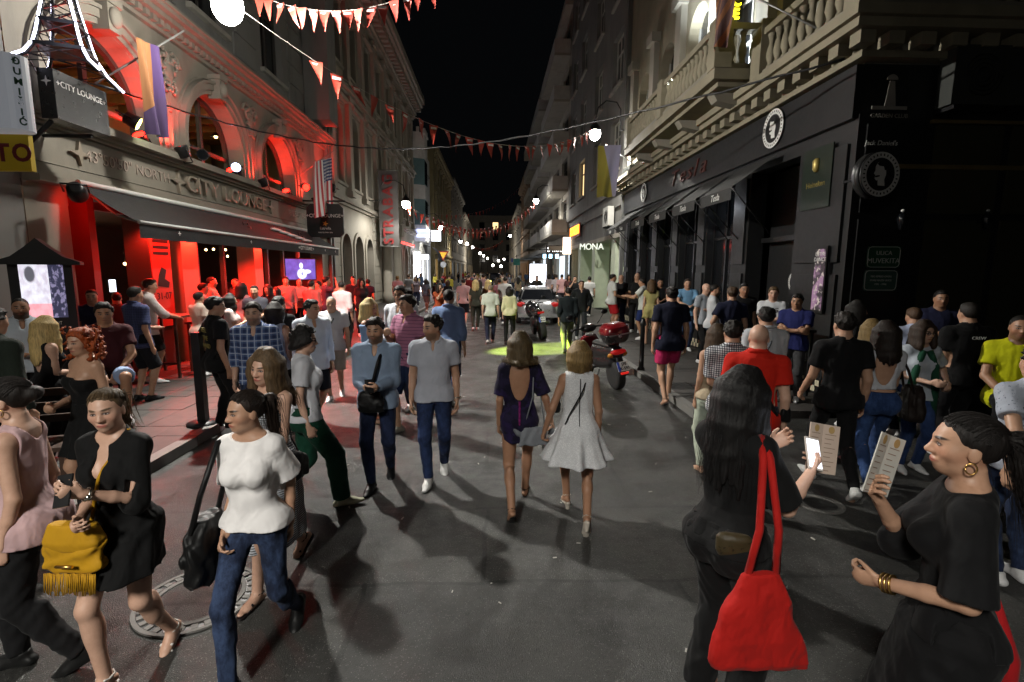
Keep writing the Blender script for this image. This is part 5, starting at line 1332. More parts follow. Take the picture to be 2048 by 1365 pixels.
# back bar with bottles
bs = empty('back_bar', 'back bar shelves full of bottles inside the lounge', 'bar shelves', (-11.9, 9.0, .12))
for z in (1.0, 1.35, 1.7, 2.05): MB().box(-.15, .2, 0, 6.5, z, z+.03).build('shelf', M_OAK, bs)
MB().box(-.2, -.16, 0, 6.5, 0, 2.6).build('back_panel', mat('mirror_panel', (.2, .17, .14), .2, .6), bs); MB().box(-.1, .25, 0, 6.5, 0, .98).build('counter', M_OAK, bs)
bt = [MB().lathe([(.035, 0), (.035, .16), (.014, .21), (.013, .28)], 8).mesh('bottle', mat('bottle_%d' % k, c, .15, bump=0)) for k, c in enumerate(((.35, .18, .05), (.05, .15, .05), (.5, .5, .48), (.3, .05, .03)))]
bg_ = 0
for z in (1.03, 1.38, 1.73, 2.08):
    for k in range(26):
        o = inst(bt[(k*7+int(z*10)) % 4], 'bottle', None, (-11.87, 9.15+k*.245, .12+z)); tag(o, 'small liquor bottle on the %s back bar shelf, %s from the left' % ({1.03: 'lowest', 1.38: 'second lowest', 1.73: 'second highest', 2.08: 'topmost'}[z], nth(k+1)), 'bottle', 'bottles on the back bar shelves')
lamp_light('POINT', (-11.3, 11.0, 2.55), 18, (1, .75, .45), .15); lamp_light('POINT', (-11.3, 13.8, 2.55), 12, (1, .75, .45), .15)
# screens, posters of the lounge
def screen_mat():
    m, t, p = new_mat('tv_picture'); tc = t.node('ShaderNodeTexCoord').outputs['Object']; sp = t.node('ShaderNodeSeparateXYZ'); t.l.new(tc, sp.inputs[0]); Y, Z = sp.outputs[1], sp.outputs[2]
    body = t.math('MAXIMUM', ellmask(t, Y, Z, .05, -.2, .25, .22, .2), ellmask(t, Y, Z, .02, .16, .1, .13, .2)); arm = ellmask(t, Y, Z, .34, -.1, .2, .09, .3)
    c = t.mix(t.noise(3, 4, tc), (.02, .01, .10), (.20, .12, .55)); c = t.mix(t.math('MAXIMUM', body, arm), c, (.75, .78, 1.0)); c = t.mix(ellmask(t, Y, Z, .06, -.2, .05, .08, .3), c, (.2, .2, .7))
    t.l.new(c, p.inputs['Emission Color']); p.inputs['Emission Strength'].default_value = 1.6; p.inputs['Base Color'].default_value = (0, 0, 0, 1); return m
tv = empty('television', 'wall television showing a footballer in the red lounge', 'television', (XL-.1, 18.45, 2.12), R(-38)); tv.scale = (1, .72, .8)
MB().box(-.04, 0, -.85, .85, -.5, .5).build('casing', M_BLACK, tv); MB().box(.001, .006, -.8, .8, -.45, .45).build('screen', screen_mat(), tv); MB().box(-.3, -.05, -.05, .05, -.05, .05).build('bracket', M_BLACK, tv)
for k, (px, py, w, h) in enumerate(((156, 531, .5, .32), (225, 572, .22, .3), (563, 530, .3, .22))):
    q = at_x(px, py, -9.5); o = empty('screen', ('small white screen in the lounge behind the poster case', 'bright till screen at the bar', 'small white screen beside the wall television')[k], 'screen', q); MB().box(-.04, 0, -w/2-.03, w/2+.03, -h/2-.03, h/2+.03).build('casing', M_BLACK, o); MB().box(.001, .004, -w/2, w/2, -h/2, h/2).build('display', emit('screen_white', (.8, .88, 1), 2.5), o)
def print_mat(name, c0, c1, c2, em=0.0, sc=6):
    m, t, p = new_mat(name); tc = t.node('ShaderNodeTexCoord').outputs['Object']
    c = t.mix(t.ramp(t.noise(sc, 3, tc), .42, .58), c0, c1); c = t.mix(t.ramp(t.noise(sc*2.3, 3, t.vmath('ADD', tc, (4, 2, 1))), .55, .62), c, c2)
    t.l.new(c, p.inputs['Base Color']); t.l.new(c, p.inputs['Emission Color']); p.inputs['Emission Strength'].default_value = em; return m
po = empty('event_poster', 'tall red-lit poster panel with bird silhouette between the pillars', 'poster', (XL+.035, 10.58, 1.9))
MB().box(0, .02, -.3, .3, -.95, .95).build('board', mat('poster_red', (.45, .08, .05), .6), po)
for z in (.78, .66, .54): MB().box(.021, .024, -.24, .24, z-.03, z+.03).build('text_line', M_BLACK, po)
MB().prism([(-.18, -.12), (.16, -.16), (.2, -.05), (.05, .02), (.12, .2), (-.02, .26), (-.12, .1)], lambda a, b, c: Vector((c, a, b)), (.021, .024)).build('bird_print', M_BLACK, po)
text('poster_text', '31-07', .2, M_BLACK, po, (.022, 0, -.33), FACE_PX, .002)
# ---------------- left edge: poster case, hanging signs, tower sign
pc = empty('poster_case', 'black poster case with pagoda roof and bright lit poster', 'poster case', (-6.3, 7.3, .12), R(30)); pc.scale = (.54, .54, 1.0)
MB().box(-.62, .62, -.1, .1, 0, 2.12).build('cabinet', M_BLACK, pc)
rf = [(-.82, 2.10), (-.5, 2.17), (-.22, 2.3), (0, 2.42), (.22, 2.3), (.5, 2.17), (.82, 2.10), (.82, 2.06), (-.82, 2.06)]
MB().prism(rf, lambda a, b, c: Vector((a, c, b)), (-.3, .3)).build('roof', M_BLACK, pc)
def poster_lit():
    m, t, p = new_mat('lit_poster'); tc = t.node('ShaderNodeTexCoord').outputs['Object']; sp = t.node('ShaderNodeSeparateXYZ'); t.l.new(tc, sp.inputs[0]); X, Z = sp.outputs[0], sp.outputs[2]
    c = t.mix(t.ramp(t.noise(9, 3, tc), .35, .7), (.8, .8, .9), (.55, .5, .6)); c = t.mix(t.math('MULTIPLY', t.math('LESS_THAN', Z, 1.52), .7), c, (.9, .25, .28))
    c = t.mix(ellmask(t, X, Z, -.22, 1.93, .1, .11, .2), c, (.1, .1, .12)); c = t.mix(t.math('GREATER_THAN', X, .14), c, t.mix(t.ramp(t.noise(14, 3, tc), .5, .6), (.03, .03, .06), (.2, .18, .3)))
    t.l.new(c, p.inputs['Emission Color']); t.l.new(c, p.inputs['Base Color']); p.inputs['Emission Strength'].default_value = 1.0; return m
MB().box(-.42, .44, -.104, -.1005, 1.32, 2.06).build('poster', poster_lit(), pc); text('poster_text', 'BALKAN NIGHT', .07, M_TXW, pc, (.05, -.103, 1.24), FACE_NY, .002)
ds = empty('box_sign', 'white rounded box sign with vertical letters at the left edge', 'sign', (-5.45, 6.2, 3.68))
cyl = [(-.55, -.16)]+[(-.55+.36+.33*math.sin(a), -.16-.10*math.cos(a)+.1) for a in [i*math.pi/10-math.pi/2 for i in range(11)]]
bx = [(.22*math.cos(i*math.pi/12), .16*math.sin(i*math.pi/12)) for i in range(24)]
MB().prism([(a-.02 if a > 0 else a-.35, b) for a, b in bx], lambda a, b, c: Vector((a, b, c)), (0, .80)).build('light_box', emit('box_sign_glow', (.62, .66, .74), .16, (.4, .4, .4)), ds)
M_NAVY = mat('navy_letters', (.02, .02, .05), .5, bump=0); M_GRNL = mat('green_letters', (.03, .10, .05), .5, bump=0)
for k, ch in enumerate('ĐUMIŠIĆ'): text('letter', ch, .115, M_NAVY, ds, (-.09, -.172, .72-k*.107), FACE_NY, .002, bold=.004); text('letter', ch, .1, M_GRNL, ds, (.178, -.085, .72-k*.107), (R(90), 0, R(62)), .002, bold=.003)
MB().tube([(-.1, 0, .4), (-1.4, 0, .4)], .03).build('arm', M_BLACK, ds)
fs_ = empty('yellow_sign', 'yellow sign with red capital letters at the left edge', 'sign', (-5.29, 6.2, 3.24)); MB().box(-.92, 0, -.03, .03, 0, .40).build('plate', mat('yellow_plate', (.75, .52, .02), .5, var=.05), fs_)
letters('sign_letter', 'FOTO', .27, mat('dark_red_letters', (.18, .01, .015), .5, bump=0), fs_, (-.36, -.033, .19), FACE_NY, .002, bold=.008); MB().tube([(-.9, 0, .2), (-1.5, 0, .2)], .025).build('arm', M_BLACK, fs_)
bxs = empty('lounge_box_sign', 'black projecting box sign under the lit lattice tower', 'sign', (-5.95, 7.85, 4.15)); MB().box(-.16, .05, -.47, .47, 0, .64).build('box', mat('black_gloss', (.008, .008, .008), .3, var=.1, bump=0), bxs)
text('sign_text', '+CITY LOUNGE+', .115, M_TXW, bxs, (.052, 0, .47), FACE_PX, .002); MB().prism(star((-.05, .48), .07, 4, .3), lambda a, b, c: Vector((a, c, b)), (-.474, -.471)).build('star', M_TXW, bxs)
MB().tube([(-.1, -.4, -.02), (-.85, -.2, -.5)], .03).build('bracket', M_BLACK, bxs); MB().tube([(-.1, .3, -.04), (-.85, .3, -.04)], .03).build('bracket', M_BLACK, bxs)
et = empty('lattice_tower_model', 'lattice tower model with white light tubes above the box sign', 'tower model', (-5.98, 7.75, 4.8), R(20)); et.scale = (.78,)*3
E_TUBE = emit('tube_glow', (.78, .78, 1.0), 7)
prof = [(.60, 0), (.42, .2), (.32, .42), (.28, .6), (.24, .85), (.18, 1.2), (.12, 1.7), (.07, 2.5)]
for sx in (-1, 1):
    for sy in (-1, 1):
        pts = [(sx*w, sy*w, z) for w, z in prof]; MB().tube([(a*1.0, b*1.0, c) for a, b, c in pts], .028, 6).build('leg', M_BLACK, et); MB().tube([(a*1.07, b*1.07, c+.02) for a, b, c in pts], .022, 8).build('light_tube', E_TUBE, et)
lt = MB()
for (w0, z0), (w1, z1) in zip(prof[:-1], prof[1:]):
    m_ = max(1, int(round((z1-z0)/.2)))
    for k in range(m_):
        a = w0+(w1-w0)*k/m_; b = w0+(w1-w0)*(k+1)/m_; za = z0+(z1-z0)*k/m_; zb = z0+(z1-z0)*(k+1)/m_
        for sx, sy, dx, dy in ((-1, -1, 1, 0), (1, -1, 0, 1), (1, 1, -1, 0), (-1, 1, 0, -1)):
            p0, p1 = (sx*a, sy*a, za), ((sx+2*dx)*b, (sy+2*dy)*b, zb); q0, q1 = (sx*b, sy*b, zb), ((sx+2*dx)*a, (sy+2*dy)*a, za); lt.bar(p0, p1, .016); lt.bar(q0, q1, .016)
lt.build('lattice', M_BLACK, et)
for w, z in ((.37, .42), (.28, .85)): MB().box(-w, w, -w, w, z-.03, z+.03).build('platform', M_BLACK, et)
lamp_light('POINT', (-5.7, 7.2, 5.4), 9, (.8, .8, 1), .3)
# ---------------- flags
def flag_obj(name, label, top, fly, drop, width, m, wave=.07, n=14, pole=None):
    """cloth hanging from 'top' along 'fly' (unit) for 'width', falling 'drop'"""
    o = empty(name, label, 'flag', top); f = Vector(fly); mb = MB(); vs = []; nz_ = 14; s_ = Vector((-f.y, f.x, 0)).normalized() if abs(f.z) < .99 else Vector((1, 0, 0))
    for i in range(n+1):
        for j in range(nz_+1):
            u, v = i/n, j/nz_; w = wave*math.sin(u*9+v*2)*(.3+v)+.03*math.sin(u*17+v*5)*v; vs.append(f*width*u*(1-.18*v)+Vector((0, 0, -drop*v))+s_*w)
    mb.add(vs, [(i*(nz_+1)+j, (i+1)*(nz_+1)+j, (i+1)*(nz_+1)+j+1, i*(nz_+1)+j+1) for i in range(n) for j in range(nz_)], True); c = mb.build('cloth', m, o)
    uv = c.data.attributes.new('fl', 'FLOAT_VECTOR', 'POINT'); uv.data.foreach_set('vector', [q for i in range(n+1) for j in range(nz_+1) for q in (i/n, j/nz_, 0)])
    if pole: MB().tube([Vector(pole[0])-Vector(top), Vector(pole[1])-Vector(top)], .018, 6).build('pole', M_PIPE, o)
    return o
def flag_mat(kind):
    m, t, p = new_mat('flag_'+kind); at = t.node('ShaderNodeAttribute', attribute_name='fl'); sp = t.node('ShaderNodeSeparateXYZ'); t.l.new(at.outputs['Vector'], sp.inputs[0]); U, V = sp.outputs[0], sp.outputs[1]
    lt_ = lambda a, b: t.math('LESS_THAN', a, b)
    if kind == 'stripes':
        c = t.mix(lt_(t.math('FRACT', t.math('MULTIPLY', U, 6.5)), .5), (.72, .70, .68), (.5, .03, .04)); can = t.math('MULTIPLY', t.math('GREATER_THAN', U, .45), lt_(V, .42))
        v = t.node('ShaderNodeTexVoronoi'); v.inputs['Scale'].default_value = 16; v.inputs['Randomness'].default_value = 0; t.l.new(at.outputs['Vector'], v.inputs['Vector'])
        c = t.mix(can, c, t.mix(lt_(v.outputs['Distance'], .28), (.02, .03, .14), (.7, .7, .72)))
    elif kind == 'orange':
        c = t.mix(t.math('GREATER_THAN', U, .38), (.04, .015, .08), (.20, .08, .022)); c = t.mix(t.math('GREATER_THAN', t.math('ADD', V, t.math('MULTIPLY', U, -.25)), .52), c, (.04, .018, .07))
    elif kind == 'blue': c = t.mix(lt_(t.math('ADD', U, t.math('MULTIPLY', V, -.6)), .25), (.30, .29, .42), (.30, .26, .04))
    else: c = t.mix(lt_(t.math('FRACT', t.math('MULTIPLY', t.math('ADD', U, V), 3)), .4), (.10, .05, .05), (.25, .10, .04))
    t.l.new(c, p.inputs['Base Color']); p.inputs['Roughness'].default_value = .85; p.inputs['Sheen Weight'].default_value = .2; return m
a_, b_ = at_x(368, 62, -5.5), at_x(190, 168, -6.4)
flag_obj('flag', 'orange and purple flag hanging from a slanted pole by the first arch', at_x(318, 95, -5.75), (-.35, -.93, 0), 1.5, .40, flag_mat('orange'), .07, pole=(a_, b_))
a_, b_ = at_x(668, 302, -5.6), at_x(600, 350, -6.78)
flag_obj('flag', 'red and white striped flag with starry blue corner above the lounge sign', at_x(627, 318, -5.7)+Vector((0, 0, -.1)), (at_x(662, 310, -5.6)-at_x(627, 318, -5.7)).normalized(), 1.75, (at_x(662, 310, -5.6)-at_x(627, 318, -5.7)).length*1.05, flag_mat('stripes'), .07, pole=(a_, b_))
a_, b_ = at_x(1212, 290, 4.3), at_x(1292, 345, 5.45)
flag_obj('flag', 'pale blue and yellow flag hanging over the bar beside the globe lamp', at_x(1196, 292, 3.9), (.97, -.24, 0), 1.85, .85, flag_mat('blue'), .1, pole=(a_, b_))
flag_obj('flag', 'dark flag with orange bands draped from the balcony corner', at_x(1432, -40, 4.2), (.5, -.86, 0), 1.25, .5, flag_mat('dark'), .08, pole=(at_x(1400, -60, 4.0), at_x(1660, 70, 5.2)))
hs = empty('hanging_sign', 'black notched plate sign hanging under the striped flag', 'sign', (at_x(651, 442, -5.75)))
hw, hh_ = .62, .56
MB().prism([(-hw, -hh_+.14), (-hw+.14, -hh_), (hw-.14, -hh_), (hw, -hh_+.14), (hw, hh_-.14), (hw-.14, hh_), (.15, hh_), (0, hh_+.08), (-.15, hh_), (-hw+.14, hh_), (-hw, hh_-.14)], lambda a, b, c: Vector((a, c, b)), (-.04, .04)).build('plate', M_BLACK, hs)
text('sign_text', '+CITY LOUNGE+', .165, M_TXW, hs, (0, -.045, .16), FACE_NY, .002); text('sign_text', 'Estrella', .13, M_TXW, hs, (0, -.045, -.26), FACE_NY, .002); text('sign_text', 'BARCELONA 1876', .06, M_TXW, hs, (0, -.045, -.4), FACE_NY, .002)
MB().prism(star((0, -.1), .1, 5, .42), lambda a, b, c: Vector((a, c, b)), (-.048, -.043)).build('star', mat('amber_print', (.7, .35, .05), .5, bump=0), hs); MB().tube([(-1.05, 0, .66), (.7, 0, .66)], .025).build('bracket', M_BLACK, hs)
# ---------------- bunting
M_PEN = mat('pennant_red', (.46, .05, .03), .7, var=.15, bump=.1); M_PENW = mat('pennant_print', (.75, .7, .68), .6, bump=0)
def pennant_mesh(seed):
    rg = random.Random(seed); mb = MB(); w, h = .15, .52; b = rg.uniform(-.08, .08); c = rg.uniform(-.06, .06)
    rows = 5; vs = []
    for j in range(rows+1):
        t = j/rows; k = (1-t)*w+.003; yy = b*t*t+.03*math.sin(t*4+seed); xx = c*t
        vs += [(xx-k, yy, -h*t), (xx, yy+.02*math.sin(t*3), -h*t), (xx+k, yy, -h*t)]
    mb.add(vs, [(j*3+q, j*3+q+1, (j+1)*3+q+1, (j+1)*3+q) for j in range(rows) for q in range(2)], True); return mb.mesh('pennant', M_PEN)
PENS = [pennant_mesh(k) for k in range(8)]
strip = MB().box(-.10, .10, -.006, -.003, -.105, -.045).mesh('print_strip', M_PENW)
def bunting(label, a, b, sag, n, mesh=True, scale=1.0, first=0.0):
    a, b = Vector(a), Vector(b); o = empty('bunting', label, 'bunting', a, group='red pennant strings across the street'); f = lambda t: a.lerp(b, t)+Vector((0, 0, -4*sag*t*(1-t)))
    MB().tube([f(i/40)-a for i in range(41)], .006, 4).build('string', mat('string', (.5, .45, .4), .8, bump=0), o); d = b-a; rz = math.atan2(d.y, d.x)
    for k in range(n):
        t = first+(1-first)*(k+.5)/n; p = f(t)-a; q = inst(PENS[(k*3+n) % 8], 'pennant', o, p, (random.uniform(-.25, .25), random.uniform(-.1, .1), rz+random.uniform(-.35, .35)), (scale,)*3)
        if d.length < 18: inst(strip, 'print_strip', q)
    return o
L1, L2, L3, L4, L5 = [l[0] for l in LAMPS[:5]]
bunting('red pennant string from the big lamp down across the street to the right lamp', L1+Vector((0, 0, .1)), L2+Vector((0, 0, .2)), 1.35, 27, first=.10, scale=.85)
bunting('nearest red pennant string crossing the top edge of the picture', at_y(505, -14, 9.6), at_y(900, -50, 8.6), .40, 17, scale=.66)
bunting('red pennant string from the banner lamp to the balcony block lamp', L3, L4, 1.9, 30)
bunting('red pennant string rising from the white shop to the brown house', at_x(868, 428, -5.8), at_x(1044, 370, 4.6), 1.6, 26)
bunting('far red pennant string, upper of the two before the row of lamps', at_x(905, 462, -5.5), at_x(998, 474, 2.8), .5, 22)
bunting('middle red pennant string between the white shop and the far lamps', at_x(880, 446, -6.2), at_x(1050, 430, 4.8), 1.5, 26)
bunting('red pennant string just behind the balcony block lamp', at_x(862, 432, -6.2), at_x(1068, 408, 4.9), 2.0, 26)
bunting('far red pennant string, lower of the two before the row of lamps', at_y(925, 480, 88), at_y(1006, 480, 92), 1.5, 22)
cb = MB(); pa, pb, pm = at_x(190, 168, -6.3), at_x(1720, 105, 5.0), None
c0, c1, c2 = at_x(190, 168, -6.4), at_y(820, 298, 13.5), at_x(1690, 118, 5.0); pts = []
for i in range(61):
    t = i/60; pts.append(c0*(1-t)*(1-t)+(c1*2-(c0+c2)*.5)*2*t*(1-t)*.0+Vector((0, 0, 0)) if False else c0*(2*(t-.5)*(t-1))+c1*(-4*t*(t-1))+c2*(2*t*(t-.5)))
tag(MB().tube([p+Vector((0, 0, .012*math.sin(i*2.1))) for i, p in enumerate(pts)], .018, 6).build('cable', M_BLACK), 'thick twisted black cable sagging across the street between both facades', 'cable')
# ---------------- right: bar signs and fittings
M_SIGNW = mat('sign_white', (.62, .62, .60), .5, var=.1, bump=0); M_SIGND = mat('sign_black', (.012, .012, .013), .4, bump=0)
def head_logo(name, label, loc, rot, r, top=True, parent=None):
    o = empty(name, label, 'sign', loc) if top else bpy.data.objects.new(name, None)
    if not top: COL.objects.link(o); o.parent = parent; o.location = loc
    o.rotation_euler = rot
    MB().lathe([(r, 0), (r, .03)], 32).build('disc', M_SIGND, o)
    rg = MB(); n = 40
    for k in range(n):
        a0, a1 = 2*math.pi*k/n, 2*math.pi*(k+1)/n; rg.add([(q*math.cos(a), q*math.sin(a), .034) for a in (a0, a1) for q in (r*.72, r*.98)], [(0, 1, 3, 2)])
    rg.build('ring', M_SIGNW, o); nt = 30; tk = MB()
    for k in range(nt):
        a = 2*math.pi*k/nt; M_ = Matrix.Rotation(a, 4, 'Z'); tk.box(r*.80, r*.90, -r*.03, r*.03, .036, .038, M_)
    tk.build('ring_lettering', M_SIGND, o)
    hd_ = [(-.02, .48), (-.16, .44), (-.24, .30), (-.24, .14), (-.30, .02), (-.23, -.02), (-.24, -.16), (-.17, -.24), (-.10, -.22), (-.08, -.42), (.22, -.44), (.18, -.2), (.24, .0), (.22, .2), (.14, .36)]
    MB().prism([(a*r*1.15, b*r*1.15) for a, b in hd_], lambda a, b, c: Vector((a, b, c)), (.032, .037)).build('head_silhouette', M_SIGNW, o)
    MB().prism([(a*r*1.15, b*r*1.15) for a, b in ((-.2, .40), (0, .52), (.2, .40), (.26, .18), (.16, .16), (.10, .3), (-.1, .32))], lambda a, b, c: Vector((a, b, c)), (.0375, .041)).build('hair_shape', M_SIGND, o)
    MB().prism([(a*r*1.15, b*r*1.15) for a, b in ((-.26, -.06), (-.05, -.03), (-.05, -.09), (-.22, -.13))], lambda a, b, c: Vector((a, b, c)), (.0375, .041)).build('moustache_shape', M_SIGND, o)
    return o
RX = (0, R(-90), 0)  # z axis -> -X, then upright
def rot_nx(): return Matrix(((0, 0, -1), (-1, 0, 0), (0, 1, 0))).to_euler()
head_logo('round_logo', 'large round white head logo on the bar fascia above the door', (XR-.105, 9.87, 4.86), rot_nx(), .36)
head_logo('round_logo', 'round white head logo at the far end of the bar fascia', (XR-.105, 18.18, 4.9), rot_nx(), .33)
head_logo('round_logo', 'small round white head logo low on the bar door', (XR+.495, 9.75, 1.95), rot_nx(), .2)
rs = head_logo('round_projecting_sign', 'round projecting head logo sign on the corner of the bar', at_y(1757, 350, 7.1), (R(90), 0, R(6)), .31); MB().tube([(0, 0, .02), (0, 0, -.62)], .02).build('bracket', M_BLACK, rs); MB().lathe([(.32, -.12), (.32, 0)], 32).build('drum', M_SIGND, rs)
letters('fascia_letter', 'Tesla', .6, mat('dark_red_script', (.06, .012, .008), .5), BT, (XR-.11, 14.1, 4.84), FACE_NX, .02, shear=.35, sx=1.6)
text('front_lettering', "Jack Daniel's", .1, M_SIGNW, BT, (5.84, Q0-.05, 4.07), FACE_NY, .004, shear=.2)
pl = empty('beer_panel', 'dark panel with gold emblem and green lettering beside the bar door', 'sign', (XR-.055, 8.5, 3.7)); MB().box(-.02, 0, -.38, .38, -.5, .5).build('panel', mat('dark_green_panel', (.008, .016, .010), .4), pl)
MB().lathe([(.03, -.1), (.06, -.05), (.06, .08), (.03, .12)], 10, (-.03, 0, .2)).build('emblem', mat('gold_print', (.5, .38, .12), .4, .5), pl); text('panel_text', 'Heineken', .13, mat('olive_print', (.18, .14, .03), .5, bump=0), pl, (-.023, 0, -.1), FACE_NX, .002)
tl = MB(); tb = 4.55
tl.prism([(5.64, tb), (6.18, tb), (6.18, tb+.05), (5.64, tb+.05)], lambda a, b, c: Vector((a, c, b)), (Q0-.05, Q0-.037)); tl.prism([(5.83, tb+.055), (6.0, tb+.055), (5.955, tb+.40), (5.875, tb+.40)], lambda a, b, c: Vector((a, c, b)), (Q0-.05, Q0-.037)); tl.prism([(5.915+.085*math.cos(i*math.pi/8), tb+.42+.075*math.sin(i*math.pi/8)) for i in range(9)], lambda a, b, c: Vector((a, c, b)), (Q0-.05, Q0-.037))
tl.build('tower_emblem', mat('dim_white_print', (.28, .26, .23), .6, bump=0), BT); text('front_lettering', 'GARDEN CLUB', .085, MATS['dim_white_print'], BT, (5.92, Q0-.048, 4.46), FACE_NY, .003)
for k, (px, py, y0) in enumerate(((1440, 372, 10.35), (1395, 405, 12.1), (1340, 425, 14.0), (1312, 430, 15.9), (1285, 445, 17.9), (1268, 452, 19.6))):
    o = empty('window_awning', ('small dark drop awning over the window, %s from the bar door' % ('first', 'second', 'third', 'fourth', 'fifth', 'sixth')[k]), 'awning', (XR-.12, y0, 4.35), group='small awnings of the bar')
    w = 1.0; MB().add([(0, -w/2-.2, 0), (0, w/2+.2, 0), (-.85, w/2+.2, -.62), (-.85, -w/2-.2, -.62), (-.85, w/2+.2, -.85), (-.85, -w/2-.2, -.85)], [(0, 1, 2, 3), (3, 2, 4, 5)]).build('canopy', mat('olive_canvas', (.06, .055, .04) if k else (.02, .02, .02), .8), o)
    text('valance_text', 'Tesla', .19, M_SIGNW, o, (-.856, 0, -.735), FACE_NX, .002, shear=.3); MB().tube([(0, -w/2-.15, -1.5), (-.85, -w/2-.2, -.62)], .014, 5).build('strut', M_BLACK, o); MB().tube([(0, w/2+.15, -1.5), (-.85, w/2+.2, -.62)], .014, 5).build('strut', M_BLACK, o)
bl_ = empty('bracket_spotlight', 'small white spotlight on an arm over the bar windows', 'spotlight', at_x(1409, 410, 5.1)); MB().lathe([(.03, .1), (.06, 0), (.055, 0)], 10).build('housing', M_BLACK, bl_); MB().sphere((0, 0, 0), .045).build('bulb', emit('cold_glow', (.8, .88, 1), 25), bl_); MB().tube([(0, 0, .08), (.4, 0, .15)], .012, 5).build('arm', M_BLACK, bl_)
lamp_light('POINT', at_x(1409, 410, 5.1)-Vector((0, 0, .1)), 5, (.85, .9, 1), .05)
def street_plate(label, x, z, h, lines, m):
    o = empty('street_sign', label, 'street sign', (x, Q0-.04, z)); w = .27
    def rr(w, h, r=.05): return [(sx*(w-r)+r*math.cos(a), sy*(h-r)+r*math.sin(a)) for sx, sy, a0 in ((1, 1, 0), (-1, 1, 90), (-1, -1, 180), (1, -1, 270)) for a in (R(a0), R(a0+45), R(a0+90))]
    MB().prism(rr(w, h), lambda a, b, c: Vector((a, c, b)), (-.012, 0)).build('plate', m, o); bd = MB(); P_ = rr(w-.015, h-.015)
    bd.tube([Vector((a, -.014, b)) for a, b in P_+P_[:1]], .005, 4); bd.build('border', M_SIGNW, o)
    for k, (s_, sz, zz) in enumerate(lines): text('sign_text', s_, sz, M_SIGNW, o, (0, -.014, zz), FACE_NY, .002)
M_SG = mat('sign_green', (.02, .075, .04), .45, var=.1, bump=0)
street_plate('green street name plate on the dark wall, upper of two', 6.07, 2.38, .17, (('ULICA', .09, .06), ('MUVEKITA', .11, -.06)), M_SG); street_plate('pale green information plate on the dark wall, lower of two', 6.06, 2.02, .165, (('TRG ISPRED OVOG', .04, .06), ('STARI NAZIV ULICE', .04, .0), ('1931 - 1946', .04, -.06)), mat('sign_green_pale', (.05, .10, .08), .45, var=.1, bump=0))
def ac_unit(label, f, u, v, w, h, m, d=.35):
    o = empty('air_conditioner', label, 'air conditioner', f.p(u, v, 0)); L = lambda a, b, c: f.p(u+a, v+b, c)-f.p(u, v, 0)
    mb = MB(); ff = Fac(f.side, 0.0); z = f.p(u, v, 0)
    def bx_(nm, mt, a0, a1, b0, b1, c0, c1): q = MB(); q.add([L(a, b, c) for c in (c0, c1) for b in (b0, b1) for a in (a0, a1)], [(0, 2, 3, 1), (4, 5, 7, 6), (0, 1, 5, 4), (2, 6, 7, 3), (0, 4, 6, 2), (1, 3, 7, 5)]); q.build(nm, mt, o)
    bx_('casing', m, -w/2, w/2, 0, h, .08, d)
    gr = MB()
    for r in (.1, .16, .22, .28):
        if r < h/2: gr.tube([L(-w*.12+r*math.cos(k*math.pi/8), h/2+r*math.sin(k*math.pi/8), d+.012) for k in range(17)], .008, 4)
    gr.build('fan_grille', M_BLACK, o); bx_('bracket', M_BLACK, -w/2+.05, -w/2+.1, -.06, -.002, 0, d); bx_('bracket', M_BLACK, w/2-.1, w/2-.05, -.06, -.002, 0, d)
M_ACD = mat('ac_dark', (.03, .032, .028), .5); M_ACL = mat('ac_pale', (.42, .41, .38), .5)
ac_unit('large dark air conditioner high on the corner front of the bar', FF, 7.15, 4.55, 1.15, .8, M_ACD); ac_unit('black air conditioner above the end of the bar fascia', FR, 19.9, 5.35, 1.0, .75, M_ACD); ac_unit('pale air conditioner on the grey block beside the bar', FR, 23.3, 4.15, 1.1, .85, M_ACL)
ac_unit('white air conditioner on the balcony wall of the bar', FR, 14.7, 6.9, .9, .7, M_ACL)
for k, px in enumerate((1805, 1975)):
    q = at_y(px, 430, Q0-.18); o = empty('wall_lantern', ('unlit wall lantern above the green street plates', 'unlit wall lantern at the right edge of the dark wall')[k], 'lantern', q); MB().tube([(0, .18, -.1), (0, .05, -.1), (0, 0, 0)], .014, 5).build('arm', M_BLACK, o); MB().lathe([(.03, -.22), (.07, -.05), (.02, .05)], 8).build('cage', M_GLASSD, o); MB().sphere((0, 0, .06), .025).build('finial', M_SIGNW, o)
ps = empty('poster_stand', 'narrow illuminated event poster beside the bar door', 'poster', at_x(1637, 560, XR-.11)); MB().box(0, .03, -.16, .16, -.55, .55).build('board', M_BLACK, ps); MB().box(-.006, -.002, -.13, .13, -.5, .5).build('print', print_mat('event_print', (.04, .03, .04), (.35, .2, .35), (.6, .55, .5), .12, 5), ps); text('poster_text', 'LJETNE', .08, M_SIGNW, ps, (-.008, 0, .42), FACE_NX, .001); text('poster_text', 'DANCE', .09, M_SIGNW, ps, (-.008, 0, .33), FACE_NX, .001)
